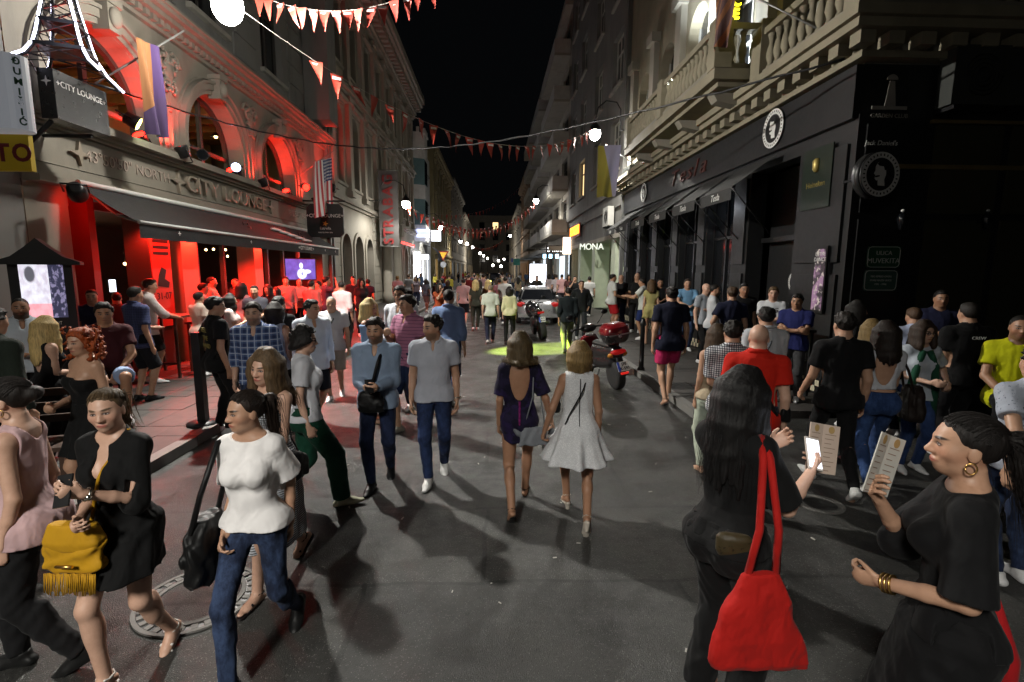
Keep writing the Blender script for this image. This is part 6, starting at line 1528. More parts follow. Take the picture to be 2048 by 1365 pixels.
# floodlit balcony wall and neon hostel sign
hn = empty('neon_sign', 'vertical yellow neon sign with white hostel strip over the balcony', 'sign', at_x(1472, 30, 4.75)); E_NY = emit('neon_yellow', (1, .85, .02), 2.5)
for k, ch in enumerate('FORCE'): text('neon_letter', ch, .26, E_NY, hn, (0, 0, .95-k*.235), FACE_NY, .02, bold=.006)
MB().box(-.14, .14, .03, .06, -.12, 1.15).build('backing', M_BLACK, hn); text('strip_text', 'HOSTEL', .085, mat('blue_print', (.02, .05, .2), .5, bump=0), hn, (0, -.032, -.2), FACE_NY, .001); MB().box(-.2, .2, -.03, .03, -.26, -.15).build('light_strip', E_WHITE, hn); MB().tube([(.1, .04, .4), (.75, .04, .4)], .02).build('arm', M_BLACK, hn)
lamp_light('POINT', at_x(1472, 30, 4.6)+Vector((-.1, -.2, .1)), 2.2, (1, .9, .1), .2)
fl = empty('facade_floodlight', 'white floodlight on the balcony washing the pilasters', 'floodlight', (4.75, 13.4, 6.2)); MB().box(-.12, .12, -.08, .08, 0, .18).build('housing', M_BLACK, fl); MB().box(-.1, .1, -.06, .06, .181, .19).build('lens', emit('cold_glow', (.8, .88, 1), 25), fl); lamp_light('SPOT', (4.75, 13.4, 6.45), 2800, (.85, .95, 1), .1, spot=130, target=(5.6, 12.2, 8.5))
# ---------------- signs further down
bn = empty('banner', 'tall pale banner with red vertical lettering on the palazzo', 'banner', (-5.9, 29.4, 3.45)); mb = MB(); vs = []
for i in range(7):
    for j in range(21): vs.append((-.55+1.1*i/6, .05*math.sin(j*.5+i*.6), 4.15*j/20))
mb.add(vs, [(i*21+j, (i+1)*21+j, (i+1)*21+j+1, i*21+j+1) for i in range(6) for j in range(20)], True); mb.build('cloth', mat('banner_cloth', (.10, .092, .088), .8, var=.15), bn)
letters('banner_letter', 'STRABAG', .78, mat('banner_red', (.22, .015, .015), .7, bump=0), bn, (0, -.09, 2.05), (R(90), R(-90), 0), .006, bold=.02); MB().tube([(-.6, 0, 4.2), (.6, 0, 4.2)], .03).build('rod', M_PIPE, bn); MB().tube([(-.6, 0, -.02), (.6, 0, -.02)], .03).build('rod', M_PIPE, bn)
def sign_box(name, label, p, w, h, em, s=None, tm=None, d=.15, size=None, arm=True):
    o = empty(name, label, 'sign', p); MB().box(-w/2, w/2, -d/2, d/2, -h/2, h/2).build('light_box', em, o)
    if s: text('sign_text', s, size or h*.6, tm, o, (0, -d/2-.012, 0), FACE_NY, .004)
    MB().tube([(-w/2-.5, 0, 0), (-w/2, 0, 0)], .03).build('arm', M_BLACK, o)
q = at_y(831, 515, 44.3); sign_box('light_column', 'tall glowing white light column at the shop entrance', (q.x, q.y, 1.9), .85, 3.4, emit('column_glow', (.85, .86, 1.0), 6)); lamp_light('POINT', (q.x+.3, q.y-.9, 2.2), 260, (.85, .88, 1.0), .4)
q = at_y(846, 467, 44.6); sign_box('shop_sign', 'lit white and blue shop sign above the white column', q, 1.1, .7, emit('sign_cool', (.5, .55, .9), 1.6), 'PLANET', M_TXW, size=.34)
q = at_y(872, 472, 55); sign_box('shop_sign', 'overexposed white projecting sign under the lamp', q, 1.0, 1.1, E_WHITE); q = at_y(847, 514, 46); sign_box('shop_sign', 'small white lit strip sign below the blue shop sign', q, .9, .4, E_WHITE)
rl = empty('neon_strip', 'red glowing strip along the shop front beside the banner', 'light strip', at_x(800, 487, -6.6)); MB().bar((0, -1.5, .1), (.5, 3.0, -.05), .16, .14).build('tube', emit('red_strip', (1, .06, .05), 3), rl); MB().bar((-.15, -1.5, .1), (.35, 3.0, -.05), .1, .1).build('housing', M_BLACK, rl)
ca = empty('dome_awning', 'dark rounded awning over a shop beside the white column', 'awning', FL.p(51.5, 3.2, .0)); vs = []; mb = MB()
for i in range(9):
    for j in range(9): a = j/8*math.pi/2; vs.append((1.5*math.sin(a), (i/8-.5)*3.2, 1.3*math.cos(a)))
mb.add(vs, [(i*9+j, (i+1)*9+j, (i+1)*9+j+1, i*9+j+1) for i in range(8) for j in range(8)], True); mb.build('canopy', mat('navy_canvas', (.02, .022, .035), .8), ca); MB().box(1.46, 1.5, -1.6, 1.6, -.25, .0).build('valance', MATS['navy_canvas'], ca)
yl = empty('yield_sign', 'yellow and red triangular yield sign on a pole at the side street', 'road sign', (at_y(887, 560, 56).x, 56, .1)); zz = at_y(887, 514, 56).z
MB().tube([(0, 0, 0), (0, 0, zz+.3)], .04).build('pole', M_PIPE, yl); MB().prism([(-.62, .5), (.62, .5), (0, -.55)], lambda a, b, c: Vector((a, c, b+zz)), (-.06, -.04)).build('border', mat('sign_red', (.5, .03, .02), .5), yl); MB().prism([(-.42, .38), (.42, .38), (0, -.33)], lambda a, b, c: Vector((a, c, b+zz)), (-.075, -.061)).build('plate', emit('sign_yellow', (.9, .5, .03), .5), yl); MB().lathe([(.33, 0), (.33, .02)], 16, (0, -.06, zz-.95), Matrix.Rotation(R(90), 3, 'X')).build('round_plate', M_SIGNW, yl)
gs = empty('direction_sign', 'green direction sign on a pole before the brown house', 'road sign', (at_y(1033, 560, 70).x, 70, .1)); zz = at_y(1033, 525, 70).z; MB().tube([(0, 0, 0), (0, 0, zz+.9)], .05).build('pole', M_PIPE, gs); MB().box(-.45, .45, -.1, -.06, zz-.5, zz+.4).build('plate', mat('sign_teal', (.05, .25, .18), .5), gs); MB().box(-.75, -.5, -.1, -.06, zz-.1, zz+.45).build('blue_plate', mat('sign_blue', (.05, .1, .4), .5), gs)
letters('shop_letter', 'MONA', .46, emit('mona_glow', (.9, .95, .85), .5), BG, (XR-.35, 26.2, 3.35), (R(90), 0, R(-30)), .03, sx=.95)
kz = empty('supermarket_sign', 'orange glowing supermarket lettering on the grey block', 'sign', (XR-.1, 33.0, 4.65)); MB().box(-.08, 0, -1.75, 1.75, -.42, .42).build('backing', mat('sign_dark_red', (.2, .02, .01), .5), kz); letters('sign_letter', 'KONZUM', .8, emit('orange_glow', (1, .28, .02), 5), kz, (-.09, 0, 0), FACE_NX, .03)
q = at_y(1134, 492, 35.8); sign_box('shop_sign', 'overexposed white and orange projecting sign at the block corner', q, .55, 1.15, emit('white_orange', (1, .75, .55), 6))
q = at_y(1112, 500, 37.5); sign_box('shop_sign', 'black shop sign with white glowing script', q, 1.5, .62, M_BLACK, 'S hoes', emit('script_glow', (1, 1, 1), 3), size=.5)
for k, px in enumerate((1089, 1101, 1114)): q = at_y(px, 513, 38.5); sign_box('shop_light', 'small blue-white shop light under the canopy, ' + ('left', 'middle', 'right')[k] + ' of three', q, .22, .3, emit('blue_light', (.45, .8, 1), 5))
lw = empty('shop_window', 'bright white shop window at the end of the balconied block', 'shop window', at_y(1076, 545, 41)); MB().box(-.65, .65, -.05, .05, -.8, .65).build('light_panel', E_WHITE, lw); MB().box(-.7, .7, .06, .12, -.85, .7).build('frame', M_BLACK, lw)
# ---------------- bollards, posts, tables, chairs
bo = MB().lathe([(.075, 0), (.075, .06), (.05, .08), (.048, .82), (.062, .85), (.062, .88), (.04, .96), (.0, .98)], 12).mesh('bollard', M_BLACK)
for k, (px, py, lb) in enumerate(((1282, 742, 'nearest black bollard on the right kerb beside the scooter'), (1108, 632, 'black bollard on the right kerb behind the silver car'), (872, 600, 'black bollard on the left kerb, nearer of two by the white shop'), (858, 592, 'black bollard on the left kerb, farther of two by the white shop'), (1132, 650, 'black bollard on the right kerb past the parked motorbike'))):
    q = at_z(px, py, .1); o = inst(bo, 'bollard', None, (q.x, q.y, .1), scale=(1, 1, 1.12)); tag(o, lb, 'bollard', 'black kerb bollards')
q = at_z(408, 850, .1); po = empty('rope_post', 'thick black square post at the lounge kerb', 'post', (q.x, q.y, .11)); MB().box(-.05, .05, -.05, .05, 0, 1.22).build('shaft', M_BLACK, po); MB().lathe([(.2, 0), (.2, .03), (.06, .05)], 14).build('base', M_BLACK, po)
def bar_table(label, x, y, m, h=1.08, w=.6, z0=.11):
    o = empty('bar_table', label, 'table', (x, y, z0)); MB().box(-w/2, w/2, -w/2, w/2, h-.04, h).build('table_top', m, o)
    for sx in (-1, 1):
        for sy in (-1, 1): MB().box(sx*(w/2-.05)-.02, sx*(w/2-.05)+.02, sy*(w/2-.05)-.02, sy*(w/2-.05)+.02, 0, h-.041).build('leg', m, o)
    MB().box(-w/2+.07, w/2-.07, -w/2+.035, -w/2+.065, .25, .29).build('foot_rail', m, o); return o
M_RDT = mat('red_wood', (.20, .04, .025), .5); M_DKW = mat('dark_wood', (.05, .025, .015), .5, var=.4, vs=8)
bar_table('red-lit high table with thin legs beside the wide pilaster', -5.75, 10.3, M_RDT, .98); bar_table('dark high table at the lounge pilaster behind the plaid shirt', -6.2, 9.75, M_DKW, 1.15, .8); bar_table('high table among the red-lit guests under the screen', -5.8, 15.6, M_DKW); bar_table('high table among the red-lit guests by the far pilaster', -6.0, 13.4, M_DKW)
bar_table('black high table against the bar piers beside red shorts', 4.6, 17.2, M_BLACK, 1.12, .6); bar_table('black high table by the bar wall near the man in light blue', 4.75, 13.4, M_BLACK, 1.1, .6); bar_table('black high table near the checkered bar corner', 5.0, 8.1, M_BLACK, 1.1, .5); bar_table('low dark table beside the woman with curly hair', -4.6, 4.35, M_DKW, .75, .7)
def wood_chair(label, x, y, rz):
    o = empty('wooden_chair', label, 'chair', (x, y, .11), R(rz), 'wooden chairs on the lounge terrace'); MB().box(-.21, .21, -.21, .21, .43, .47).build('seat', M_DKW, o)
    for sx in (-1, 1):
        MB().box(sx*.19-.02, sx*.19+.02, .17, .21, 0, .43).build('leg', M_DKW, o); MB().bar((sx*.19, -.19, 0), (sx*.19, -.26, .95), .04).build('leg', M_DKW, o)
    for z in (.6, .72, .85): MB().box(-.2, .2, -.25, -.215, z, z+.07).build('back_slat', M_DKW, o)
    return o
# ---------------- manholes, litter
M_IRON = mat('cast_iron', (.10, .095, .09), .55, .6, var=.4, vs=9, bump=.3)
def manhole(label, x, y, r):
    o = empty('manhole_cover', label, 'manhole cover', (x, y, .002)); 
    def ring(nm, r0, r1, z, m, n=40):
        mb = MB()
        for k in range(n):
            a0, a1 = 2*math.pi*k/n, 2*math.pi*(k+1)/n; mb.add([(q*math.cos(a), q*math.sin(a), zz) for zz in (0, z) for a in (a0, a1) for q in (r0, r1)], [(4, 5, 7, 6), (0, 2, 6, 4), (1, 5, 7, 3)])
        mb.build(nm, m, o)
    ring('outer_ring', r*.93, r, .012, M_KERB); ring('frame_ring', r*.70, r*.78, .012, M_KERB); ring('cover', 0.001, r*.69, .006, M_ASPH); ring('trough', r*.781, r*.929, .003, M_BLACK)
    tm = MB().box(r*.80, r*.915, -.018, .018, 0, .011).mesh('tooth', M_KERB)
    for k in range(28): inst(tm, 'tooth', o, (0, 0, 0), (0, 0, 2*math.pi*k/28))
    return o
manhole('large round manhole cover with toothed ring beside the yellow bag', -1.93, 3.09, .36); q = at_z(1640, 1010); manhole('small manhole cover between the red bag and the grey sneaker', q.x, q.y, .2)
lm = MB(); rg = random.Random(3)
for k in range(170):
    x, y = rg.uniform(-3.4, 5), rg.uniform(1.2, 13); s_ = rg.uniform(.006, .022); a = rg.uniform(0, 3.1); M_ = Matrix.Translation((x, y, .006)) @ Matrix.Rotation(a, 4, 'Z') @ Matrix.Rotation(rg.uniform(-.3, .3), 4, 'X'); lm.box(-s_, s_, -s_*.3, s_*.3, -.002, .003, M_)
tag(lm.build('litter', mat('litter_paper', (.5, .48, .44), .8)), 'scattered cigarette ends and paper bits on the asphalt', 'litter', kind='stuff')
# ================================================================ vehicles
def sdf_part(name, prims, cell, m, parent, cuts=(), loc=None, warp=None):
    los = np.min([p[0][0] for p in prims if p[2] == 'u'], 0)-.03; his = np.max([p[0][1] for p in prims if p[2] == 'u'], 0)+.03
    g = Grid(los-cell*2, his+cell*2, cell)
    for pr, k, op in prims: g.add(pr, k, op)
    for c in cuts: g.cut(c)
    if warp: g.warp(warp)
    r = nets_obj(g, name, m, parent)
    return r[0] if r else None
U = lambda pr, k=.02, op='u': (pr, k, op)
M_CARP = mat('silver_car_paint', (.50, .50, .52), .3, .5, var=.06, bump=.02, coat=.8); M_RUB = mat('tyre_rubber', (.018, .018, .018), .85, bump=.3); M_RIM = mat('alloy_rim', (.4, .4, .42), .3, .9, bump=0)
M_TAIL = emit('tail_lens', (.5, .01, .01), .25, (.4, .01, .01)); M_PLATE = mat('number_plate', (.7, .7, .68), .5, var=.1, bump=0); M_BLUEP = mat('plate_blue', (.03, .08, .45), .5, bump=0)
def wheel(parent, c, r, w, ax='X'):
    o = bpy.data.objects.new('wheel', None); COL.objects.link(o); o.parent = parent; o.location = c
    Mx = Matrix.Rotation(R(90), 3, 'Y'); MB().lathe([(r*.66, -w/2), (r*.92, -w/2), (r, -w*.3), (r, w*.3), (r*.92, w/2), (r*.66, w/2)], 22, (0, 0, 0), Mx).build('tyre', M_RUB, o); MB().lathe([(r*.1, -w*.42), (r*.65, -w*.36), (r*.65, w*.36), (r*.1, w*.42)], 14, (0, 0, 0), Mx).build('rim', M_RIM, o)
def plate(parent, c, txt, w=.46, h=.11, rot=(0, 0, 0), two=None):
    o = MB().box(-w/2, w/2, -.01, 0, -h/2, h/2).build('number_plate', M_PLATE, parent, c, rot); MB().box(-w/2, -w/2+.045, -.013, -.0105, -h/2, h/2).build('blue_band', M_BLUEP, o)
    if two:
        text('plate_text', txt, h*.42, M_BLACK, o, (.02, -.012, h*.22), FACE_NY, .001, bold=.002); text('plate_text', two, h*.42, M_BLACK, o, (.02, -.012, -h*.24), FACE_NY, .001, bold=.002)
    else: text('plate_text', txt, h*.75, M_BLACK, o, (.02, -.012, 0), FACE_NY, .001)
car = empty('parked_car', 'silver hatchback parked at the right kerb seen from behind', 'car', (1.78, 19.6, 0), R(-2))
I3 = np.eye(3)
zs = [.22, .3, .45, .62, .78, .9, .97]; wv = [.78, .84, .87, .87, .85, .80, .70]; dv = [1.95, 2.08, 2.14, 2.14, 2.10, 2.0, 1.85]
sdf_part('body', [U(loft((0, 2.1, 0), I3, zs, wv, dv, p=5)), U(loft((0, 1.75, 0), I3, [.85, .98, 1.15, 1.32, 1.42, 1.46], [.76, .74, .69, .62, .54, .4], [1.5, 1.42, 1.25, 1.05, .86, .6], p=4), .05)]+[U(seg((sx*.62, y, .3), (sx*1.0, y, .3), .36), .01, 's') for sx in (-1, 1) for y in (.75, 3.4)], .045, M_CARP, car)
gl = MB(); gl.add([(-.66, .335, .98), (.66, .335, .98), (.52, .72, 1.36), (-.52, .72, 1.36)], [(0, 1, 2, 3)]); gl.build('rear_window', M_GLASSD, car, (0, -.06, .012))
for sx in (-1, 1): MB().add([(sx*.765, .5, .98), (sx*.765, 2.8, .98), (sx*.62, 2.3, 1.36), (sx*.62, .85, 1.36)], [(0, 1, 2, 3)]).build('side_window', M_GLASSD, car, (sx*.012, 0, 0))
for sx in (-1, 1):
    sdf_part('tail_light', [U(ell((sx*.66, .12, .80), (.17, .09, .10)))], .025, M_TAIL, car); MB().sphere((sx*.98, 2.7, .98), (.1, .06, .07)).build('wing_mirror', M_CARP, car)
    for y in (.75, 3.4): wheel(car, (sx*.76, y, .31), .31, .2)
MB().box(-.78, .78, -.075, .0, .30, .44).build('bumper', M_CARP, car); MB().box(-.5, .5, -.06, 0, .2, .295).build('diffuser', M_BLACK, car); plate(car, (0, -.08, .58), 'J70·T·713'); MB().sphere((0, .0, .83), (.05, .02, .05)).build('badge', M_RIM, car)
def motorbike():
    o = empty('motorbike', 'black sport motorbike parked behind the silver car', 'motorbike', (at_z(1090, 684).x, 15.3, 0), R(6)); o.rotation_euler = (0, R(-8), R(6))
    mp = mat('black_bike_paint', (.012, .012, .014), .25, coat=.8, bump=0)
    wheel(o, (0, .1, .32), .32, .19); wheel(o, (0, 1.5, .31), .31, .13)
    sdf_part('tail_fairing', [U(seg((0, .15, .88), (0, .75, .80), .09, .15, (1, 0, 0), 1.0)), U(seg((0, -.05, .95), (0, .2, .9), .05, .1))], .025, mp, o); sdf_part('tank', [U(ell((0, 1.0, .92), (.19, .3, .17)))], .03, mp, o)
    sdf_part('engine', [U(ell((0, .85, .5), (.2, .35, .22))), U(seg((0, .2, .35), (0, .8, .45), .06))], .035, M_BLACK, o); sdf_part('fairing', [U(ell((0, 1.45, .85), (.22, .28, .3)))], .03, mp, o)
    MB().tube([(-.36, 1.2, 1.05), (-.15, 1.3, 1.06), (.15, 1.3, 1.06), (.36, 1.2, 1.05)], .02, 6).build('handlebar', M_BLACK, o)
    for sx in (-1, 1):
        MB().tube([(sx*.2, 1.35, 1.1), (sx*.38, 1.25, 1.2)], .012, 5).build('mirror_arm', M_BLACK, o); MB().sphere((sx*.4, 1.24, 1.22), (.08, .02, .05)).build('mirror', M_BLACK, o)
    MB().tube([(.15, .8, .35), (.2, .3, .45), (.2, -.05, .55)], [.05, .06, .065], 8).build('exhaust', M_RIM, o); MB().box(-.1, .1, -.1, -.07, .84, .9).build('tail_light', M_TAIL, o); plate(o, (0, -.18, .66), 'A12', .2, .16, (R(-20), 0, 0), 'M-045')
motorbike()
sc = empty('scooter', 'black and red scooter with glossy red top box parked at the kerb', 'scooter', (2.28, 8.85, 0)); sc.rotation_euler = (0, R(-9), R(12))
M_SCR = mat('scooter_red', (.17, .008, .012), .18, coat=1.0, bump=0, var=.05); M_SCB = mat('scooter_black', (.014, .013, .014), .3, coat=.5, bump=0)
wheel(sc, (0, 0, .27), .27, .15); wheel(sc, (0, 1.38, .27), .27, .12)
sdf_part('rear_body', [U(seg((0, -.12, .72), (0, .6, .66), .14, .17, (0, 0, 1), .9), .04), U(seg((0, .05, .52), (0, .6, .45), .13, .16), .05)], .014, M_SCB, sc)
sdf_part('seat', [U(seg((0, .02, .83), (0, .62, .80), .13, .12, (0, 0, 1), .45))], .014, mat('seat_vinyl', (.015, .015, .015), .55, bump=.2), sc)
sdf_part('floor_board', [U(loft((0, .95, .30), I3, [0, .04, .08], [.19, .2, .19], [.34, .36, .34], p=4))], .02, M_SCB, sc)
sdf_part('front_shield', [U(loft((0, 1.28, .3), rot_m('X', 22), [0, .2, .45, .62], [.15, .22, .24, .14], [.06, .07, .07, .06], p=3))], .016, M_SCR, sc)
sdf_part('handlebar_cowl', [U(ell((0, 1.06, 1.02), (.17, .12, .09))), U(seg((-.34, 1.0, 1.04), (.34, 1.0, 1.04), .02))], .014, M_SCB, sc); sdf_part('front_fender', [U(ell((0, 1.38, .42), (.09, .26, .16)))], .016, M_SCR, sc)
for sx in (-1, 1):
    MB().tube([(sx*.2, 1.04, 1.08), (sx*.34, 1.02, 1.26)], .009, 5).build('mirror_stem', M_BLACK, sc); MB().sphere((sx*.37, 1.02, 1.3), (.075, .022, .05)).build('mirror', M_SCB, sc); MB().sphere((sx*.37, .98, 1.04), (.03, .06, .03)).build('grip', M_RUB, sc)
    MB().sphere((sx*.13, -.16, .68), (.06, .05, .045)).build('indicator', mat('amber_lens', (.5, .2, .03), .2, bump=0), sc)
sdf_part('top_box_base', [U(loft((0, -.14, .90), I3, [0, .04, .12, .17], [.16, .2, .23, .24], [.14, .17, .2, .21], p=4))], .012, M_SCB, sc); sdf_part('top_box_lid', [U(loft((0, -.14, 1.072), I3, [0, .05, .12, .17, .19], [.245, .25, .23, .17, .1], [.215, .22, .2, .15, .08], p=3.4))], .012, M_SCR, sc)
MB().sphere((0, -.36, 1.04), (.035, .01, .028)).build('lid_badge', M_RIM, sc); MB().box(-.19, .19, -.355, -.345, 1.055, 1.075).build('lid_seam', M_RIM, sc)
sdf_part('rear_fender', [U(seg((0, -.2, .62), (0, -.34, .36), .07, .06, (0, 1, 0), .4))], .014, M_SCB, sc); plate(sc, (0, -.345, .50), 'J70', .22, .17, (R(-24), 0, 0), 'K-593'); MB().box(-.07, .07, -.40, -.37, .37, .40).build('tail_reflector', emit('reflector_red', (.9, .03, .02), .5), sc); sdf_part('tail_light', [U(ell((0, -.22, .74), (.15, .06, .05)))], .014, M_TAIL, sc)
MB().tube([(.17, .45, .25), (.2, .1, .27), (.2, -.22, .33)], [.045, .06, .062], 10).build('exhaust', M_RIM, sc); MB().tube([(-.1, .5, .3), (-.22, .5, .02)], .014, 5).build('kickstand', M_BLACK, sc)
tx = empty('taxi', 'distant dark car with yellow lights among the crowd', 'car', (at_y(990, 560, 62).x, 62, 0)); sdf_part('body', [U(loft((0, 2.1, 0), I3, zs, wv, dv, p=5)), U(loft((0, 1.9, 0), I3, [.85, 1.0, 1.6, 1.75], [.8, .8, .74, .6], [1.6, 1.6, 1.4, 1.1], p=4))], .08, mat('dark_car_paint', (.015, .015, .02), .3, coat=.5), tx)
for sx in (-1, 1): MB().sphere((sx*.6, -.02, .75), (.14, .05, .08)).build('head_light', emit('yellow_head', (1, .9, .2), 6), tx); wheel(tx, (sx*.76, .8, .31), .31, .2); wheel(tx, (sx*.76, 3.4, .31), .31, .2)
# ================================================================ the people, front to back
def pp(px, py, Y, dz=0.0, raw=False):
    if not raw: Y = Y*(1.08 if Y < 5.6 else 1.08-.08*min((Y-5.6)/2.4, 1))
    v = at_y(px, py, Y); z0 = .11 if (v.x < -3.7 or (3.05 < v.x < XR and Y > 7)) else 0.0
    return dict(x=v.x, y=Y, h=min(max(v.z-z0-.012, 1.48), 1.96), z0=z0)
def tee(c, pat=None, c2=None, sc=1.0, **k): return dict(dict(m=fabric(c, pat, c2, sc), sleeve=.62, neck='crew', hem=-.11, name='t_shirt'), **k)
def polo(c, pat=None, c2=None, sc=1.0, **k): return dict(dict(m=fabric(c, pat, c2, sc), sleeve=.6, neck='polo', hem=-.11, collar=1, name='polo_shirt'), **k)
def shirt(c, pat=None, c2=None, sc=1.0, c3=None, **k): return dict(dict(m=fabric(c, pat, c2, sc, col3=c3), sleeve=1.92, neck='shirt', hem=-.13, collar=1, loose=.022), **k)
def jeans(c='#1c2740', c2='#3a4a6b', **k): return dict(dict(m=fabric(c, 'denim', c2), loose=.012), **k)
def trou(c, **k): return dict(dict(m=fabric(c), loose=.016), **k)
def shorts(c, ln=.85, **k): return dict(dict(m=fabric(c), loose=.026, len=ln, flare=.012), **k)
BLK = '#101012'; NAVY = '#161b2e'
def surf(I, x, z, front=1, off=.03):
    s = I['s']; w = np.interp(z*s, I['zt'], I['wt'])+.02; d = np.interp(z*s, I['zt'], I['dt'])+off; y = np.interp(z*s, I['zt'], I['yt'])
    xx = min(abs(x*s)/w, .98); return I['tor'](x, (y+front*d*math.sqrt(1-xx*xx))/s, z)
def worn(I, name, label, cat):
    o = empty(name, label, cat, I['loc'], -R(I['face'])); return o
def sp(I, *pts): return [Vector(q)*I['s'] for q in pts]
def strap(I, o, sd, z1=-.02, x1=.16, m=None, w=.012, both=True, off=.044, fr=(1, -1)):
    """crossbody strap from shoulder sd over front and back to the other hip"""
    for f in fr:
        pts = []
        for k in range(13):
            t = k/12; x = sd*.085*(1-t)+(-sd*x1)*t if x1 > -9 else sd*.1; z = .515*(1-t)+z1*t; o_ = off if t < .9 else off+.01; pts.append(Vector(surf(I, x, min(z, .5), f*min(1, .15+t*3) if t < .3 else f, o_)))
            if k == 0: pts[0] = Vector(I['tor'](sd*.085, -.02, .545))
        MB().tube(pts, w, 6).build('strap', m, o)
def bag_shape(I, o, c, size, m, cell=.012, rz=0, p=3.5, flap=None, taper=.85, name='bag_body'):
    w, d, h = size; c = np.asarray(c, float); Mz = rot_m('Z', rz)
    sdf_part(name, [U(loft(c, Mz, [0, h*.1, h*.5, h*.85, h], [w*.9, w, w*.97, w*taper, w*taper*.86], [d*.8, d, d, d*.7, d*.45], p=p))], cell, m, o, warp=wrinkle(int(c[0]*100) % 50+3, .006, 34))
    if flap: sdf_part('flap', [U(loft(c+V3(0, 0, h*.45), Mz, [0, h*.2, h*.56], [w*.9, w*1.03, w*taper*.95], [d*.9, d*1.12, d*.7], p=p))], cell, flap, o)
def slab(name, label, cat, c, ax, ay, size, m, em=None, back=None):
    """thin rectangular thing (phone, card) centred at world c with axes ax (width) and ay (height)"""
    ax = Vector(ax).normalized(); n = ax.cross(Vector(ay)).normalized(); ay = n.cross(ax)
    o = empty(name, label, cat, c); M_ = Matrix((ax, ay, n)).transposed(); o.rotation_euler = M_.to_euler(); w, h, t = size
    MB().box(-w/2, w/2, -h/2, h/2, -t/2, t/2).build('case', m, o)
    if em: MB().box(-w/2+.004, w/2-.004, -h/2+.01, h/2-.01, t/2+.0006, t/2+.0012).build('display', em, o)
    return o
E_PHONE = emit('phone_glow', (.85, .88, 1), 2.2)
# ---- front row, left
p1 = person('woman in pale pink sleeveless top cropped by the left edge', **pp(14, 748, 2.35), face=-105, sex='f', fat=-.1, skin='fair', hair='bun', hc='#17110e', top=dict(m=fabric('#c4a4a6'), sleeve=0, neck='tank', hem=-.12, loose=.014, flare=.008, name='tank_top'), bot=trou(BLK, loose=.022), shoes=('shoe', '#151515'), legs='step', arms=('down', 'down'), earring=True)
p2 = person('woman in loose black dress carrying a yellow fringed bag', **pp(212, 770, 2.33), face=183, sex='f', skin='fair', hair='ponytail', hc='#57452f', hlen=.2, dress=dict(m=fabric('#0b0b0c'), hem=.68, flare=.03, loose=.016, sleeve=1.15, sloose=.014, neck='v', fold=.05), shoes=('sandal', '#d6d2cc'), fat=-.1, arms=('chest', 'belly'), legs='step', lead=1, head=(-18, 0, 4), watch=-1, lips=.9)
o = worn(p2, 'yellow_handbag', 'mustard yellow fringed handbag on the hip of the black dress', 'handbag'); M_YB = fabric('#b98a16', rough=.7); bag_shape(p2, o, V3(.06, .205, .70), (.135, .045, .24), M_YB, .009, 0, 4, M_YB)
fr = MB()
for k in range(40): fr.tube([Vector((-.06+.0062*k, .25+.003*math.sin(k), .71)), Vector((-.06+.0062*k+.006*math.sin(k*2.1), .262, .615+.012*math.sin(k*3.3)))], .0032, 4)
fr.build('fringe', M_YB, o); MB().tube([Vector(q) for q in ((.02, .275, .76), (.10, .275, .76))], .008, 6).build('clasp', MATS.get('gold') or mat('gold', (.7, .45, .15), .3, 1, bump=0), o); strap(p2, o, -1, -.10, .12, M_YB, .009, fr=(1, -1))
slab('phone', 'phone held at the chest of the woman in black dress', 'phone', p2['w'](p2['limbs'][-1]['hand']), (1, 0, .2), (0, .5, .85), (.07, .145, .009), M_BLACK)
p3 = person('woman in white ruffle-sleeved blouse and blue jeans walking forward', **pp(490, 767, 2.36), face=182, sex='f', skin='mid', hair='ponytail', hc='#20150e', hlen=.30, top=dict(m=fabric('#f2efee', rough=.75), sleeve=.78, sflare=.035, sloose=.008, neck='boat', hem=-.03, loose=.014, flare=.01, name='blouse', straight=.0), bot=jeans('#172036', '#3c4d6e', loose=.006), fat=-.14, shoes=('shoe', '#141414'), legs='walk', lead=1, arms=(((.03, -.10, -.53), (.1, -1, 0), (-1, .2, 0), .5), ((.0, .10, -.50), (.1, -1, 0), (-1, 0, 0), .8)), head=(38, 2, 0), lips=.9)
o = worn(p3, 'black_shoulder_bag', 'large black shoulder bag on the arm of the white blouse', 'handbag'); M_BLB = fabric('#0d0d0e', rough=.5); bag_shape(p3, o, V3(.25, .06, .62)*p3['s'], (.07, .17, .33), M_BLB, .009, 0, 3); MB().tube([Vector(q)*p3['s'] for q in ((.27, .18, .93), (.22, .14, 1.15), (.15, .05, 1.43), (.14, -.04, 1.44), (.2, -.1, 1.2), (.27, -.08, .93))], .014, 6).build('strap', M_BLB, o)
p4 = person('woman in thin striped tank dress looking back at the camera', **pp(528, 690, 3.05), face=200, sex='f', skin='fair', hair='long', hc='#54422d', hlen=.25, dress=dict(m=fabric('#b9bcc2', 'stripe_h', '#2a2c30', .42), hem=.36, flare=.03, neck='tank', fold=.03, arm=.02), shoes=('sandal', '#1a1212'), arms=('belly', 'down'), legs='walk', lead=-1, head=(-4, 0, -6), swing=(.0, -.05, 0), lips=.95)
o = worn(p4, 'small_black_bag', 'small black bag at the hip of the striped dress', 'handbag'); bag_shape(p4, o, V3(-.24, .05, .80), (.05, .1, .17), M_BLB, .012, 0, 3); strap(p4, o, 1, -.05, .2, M_BLB, .006)
p5 = person('woman with curly red hair in black strapless dress', **pp(160, 655, 3.95), face=202, sex='f', skin='mid', hair='curly', hc='#8a3d14', dress=dict(m=fabric('#0c0c0d'), hem=.62, flare=.02, neck='strapless', topcut=.36, sleeve=0), shoes=('sandal', '#101010'), arms=('down', 'belly'), head=(-10, 0, 0))
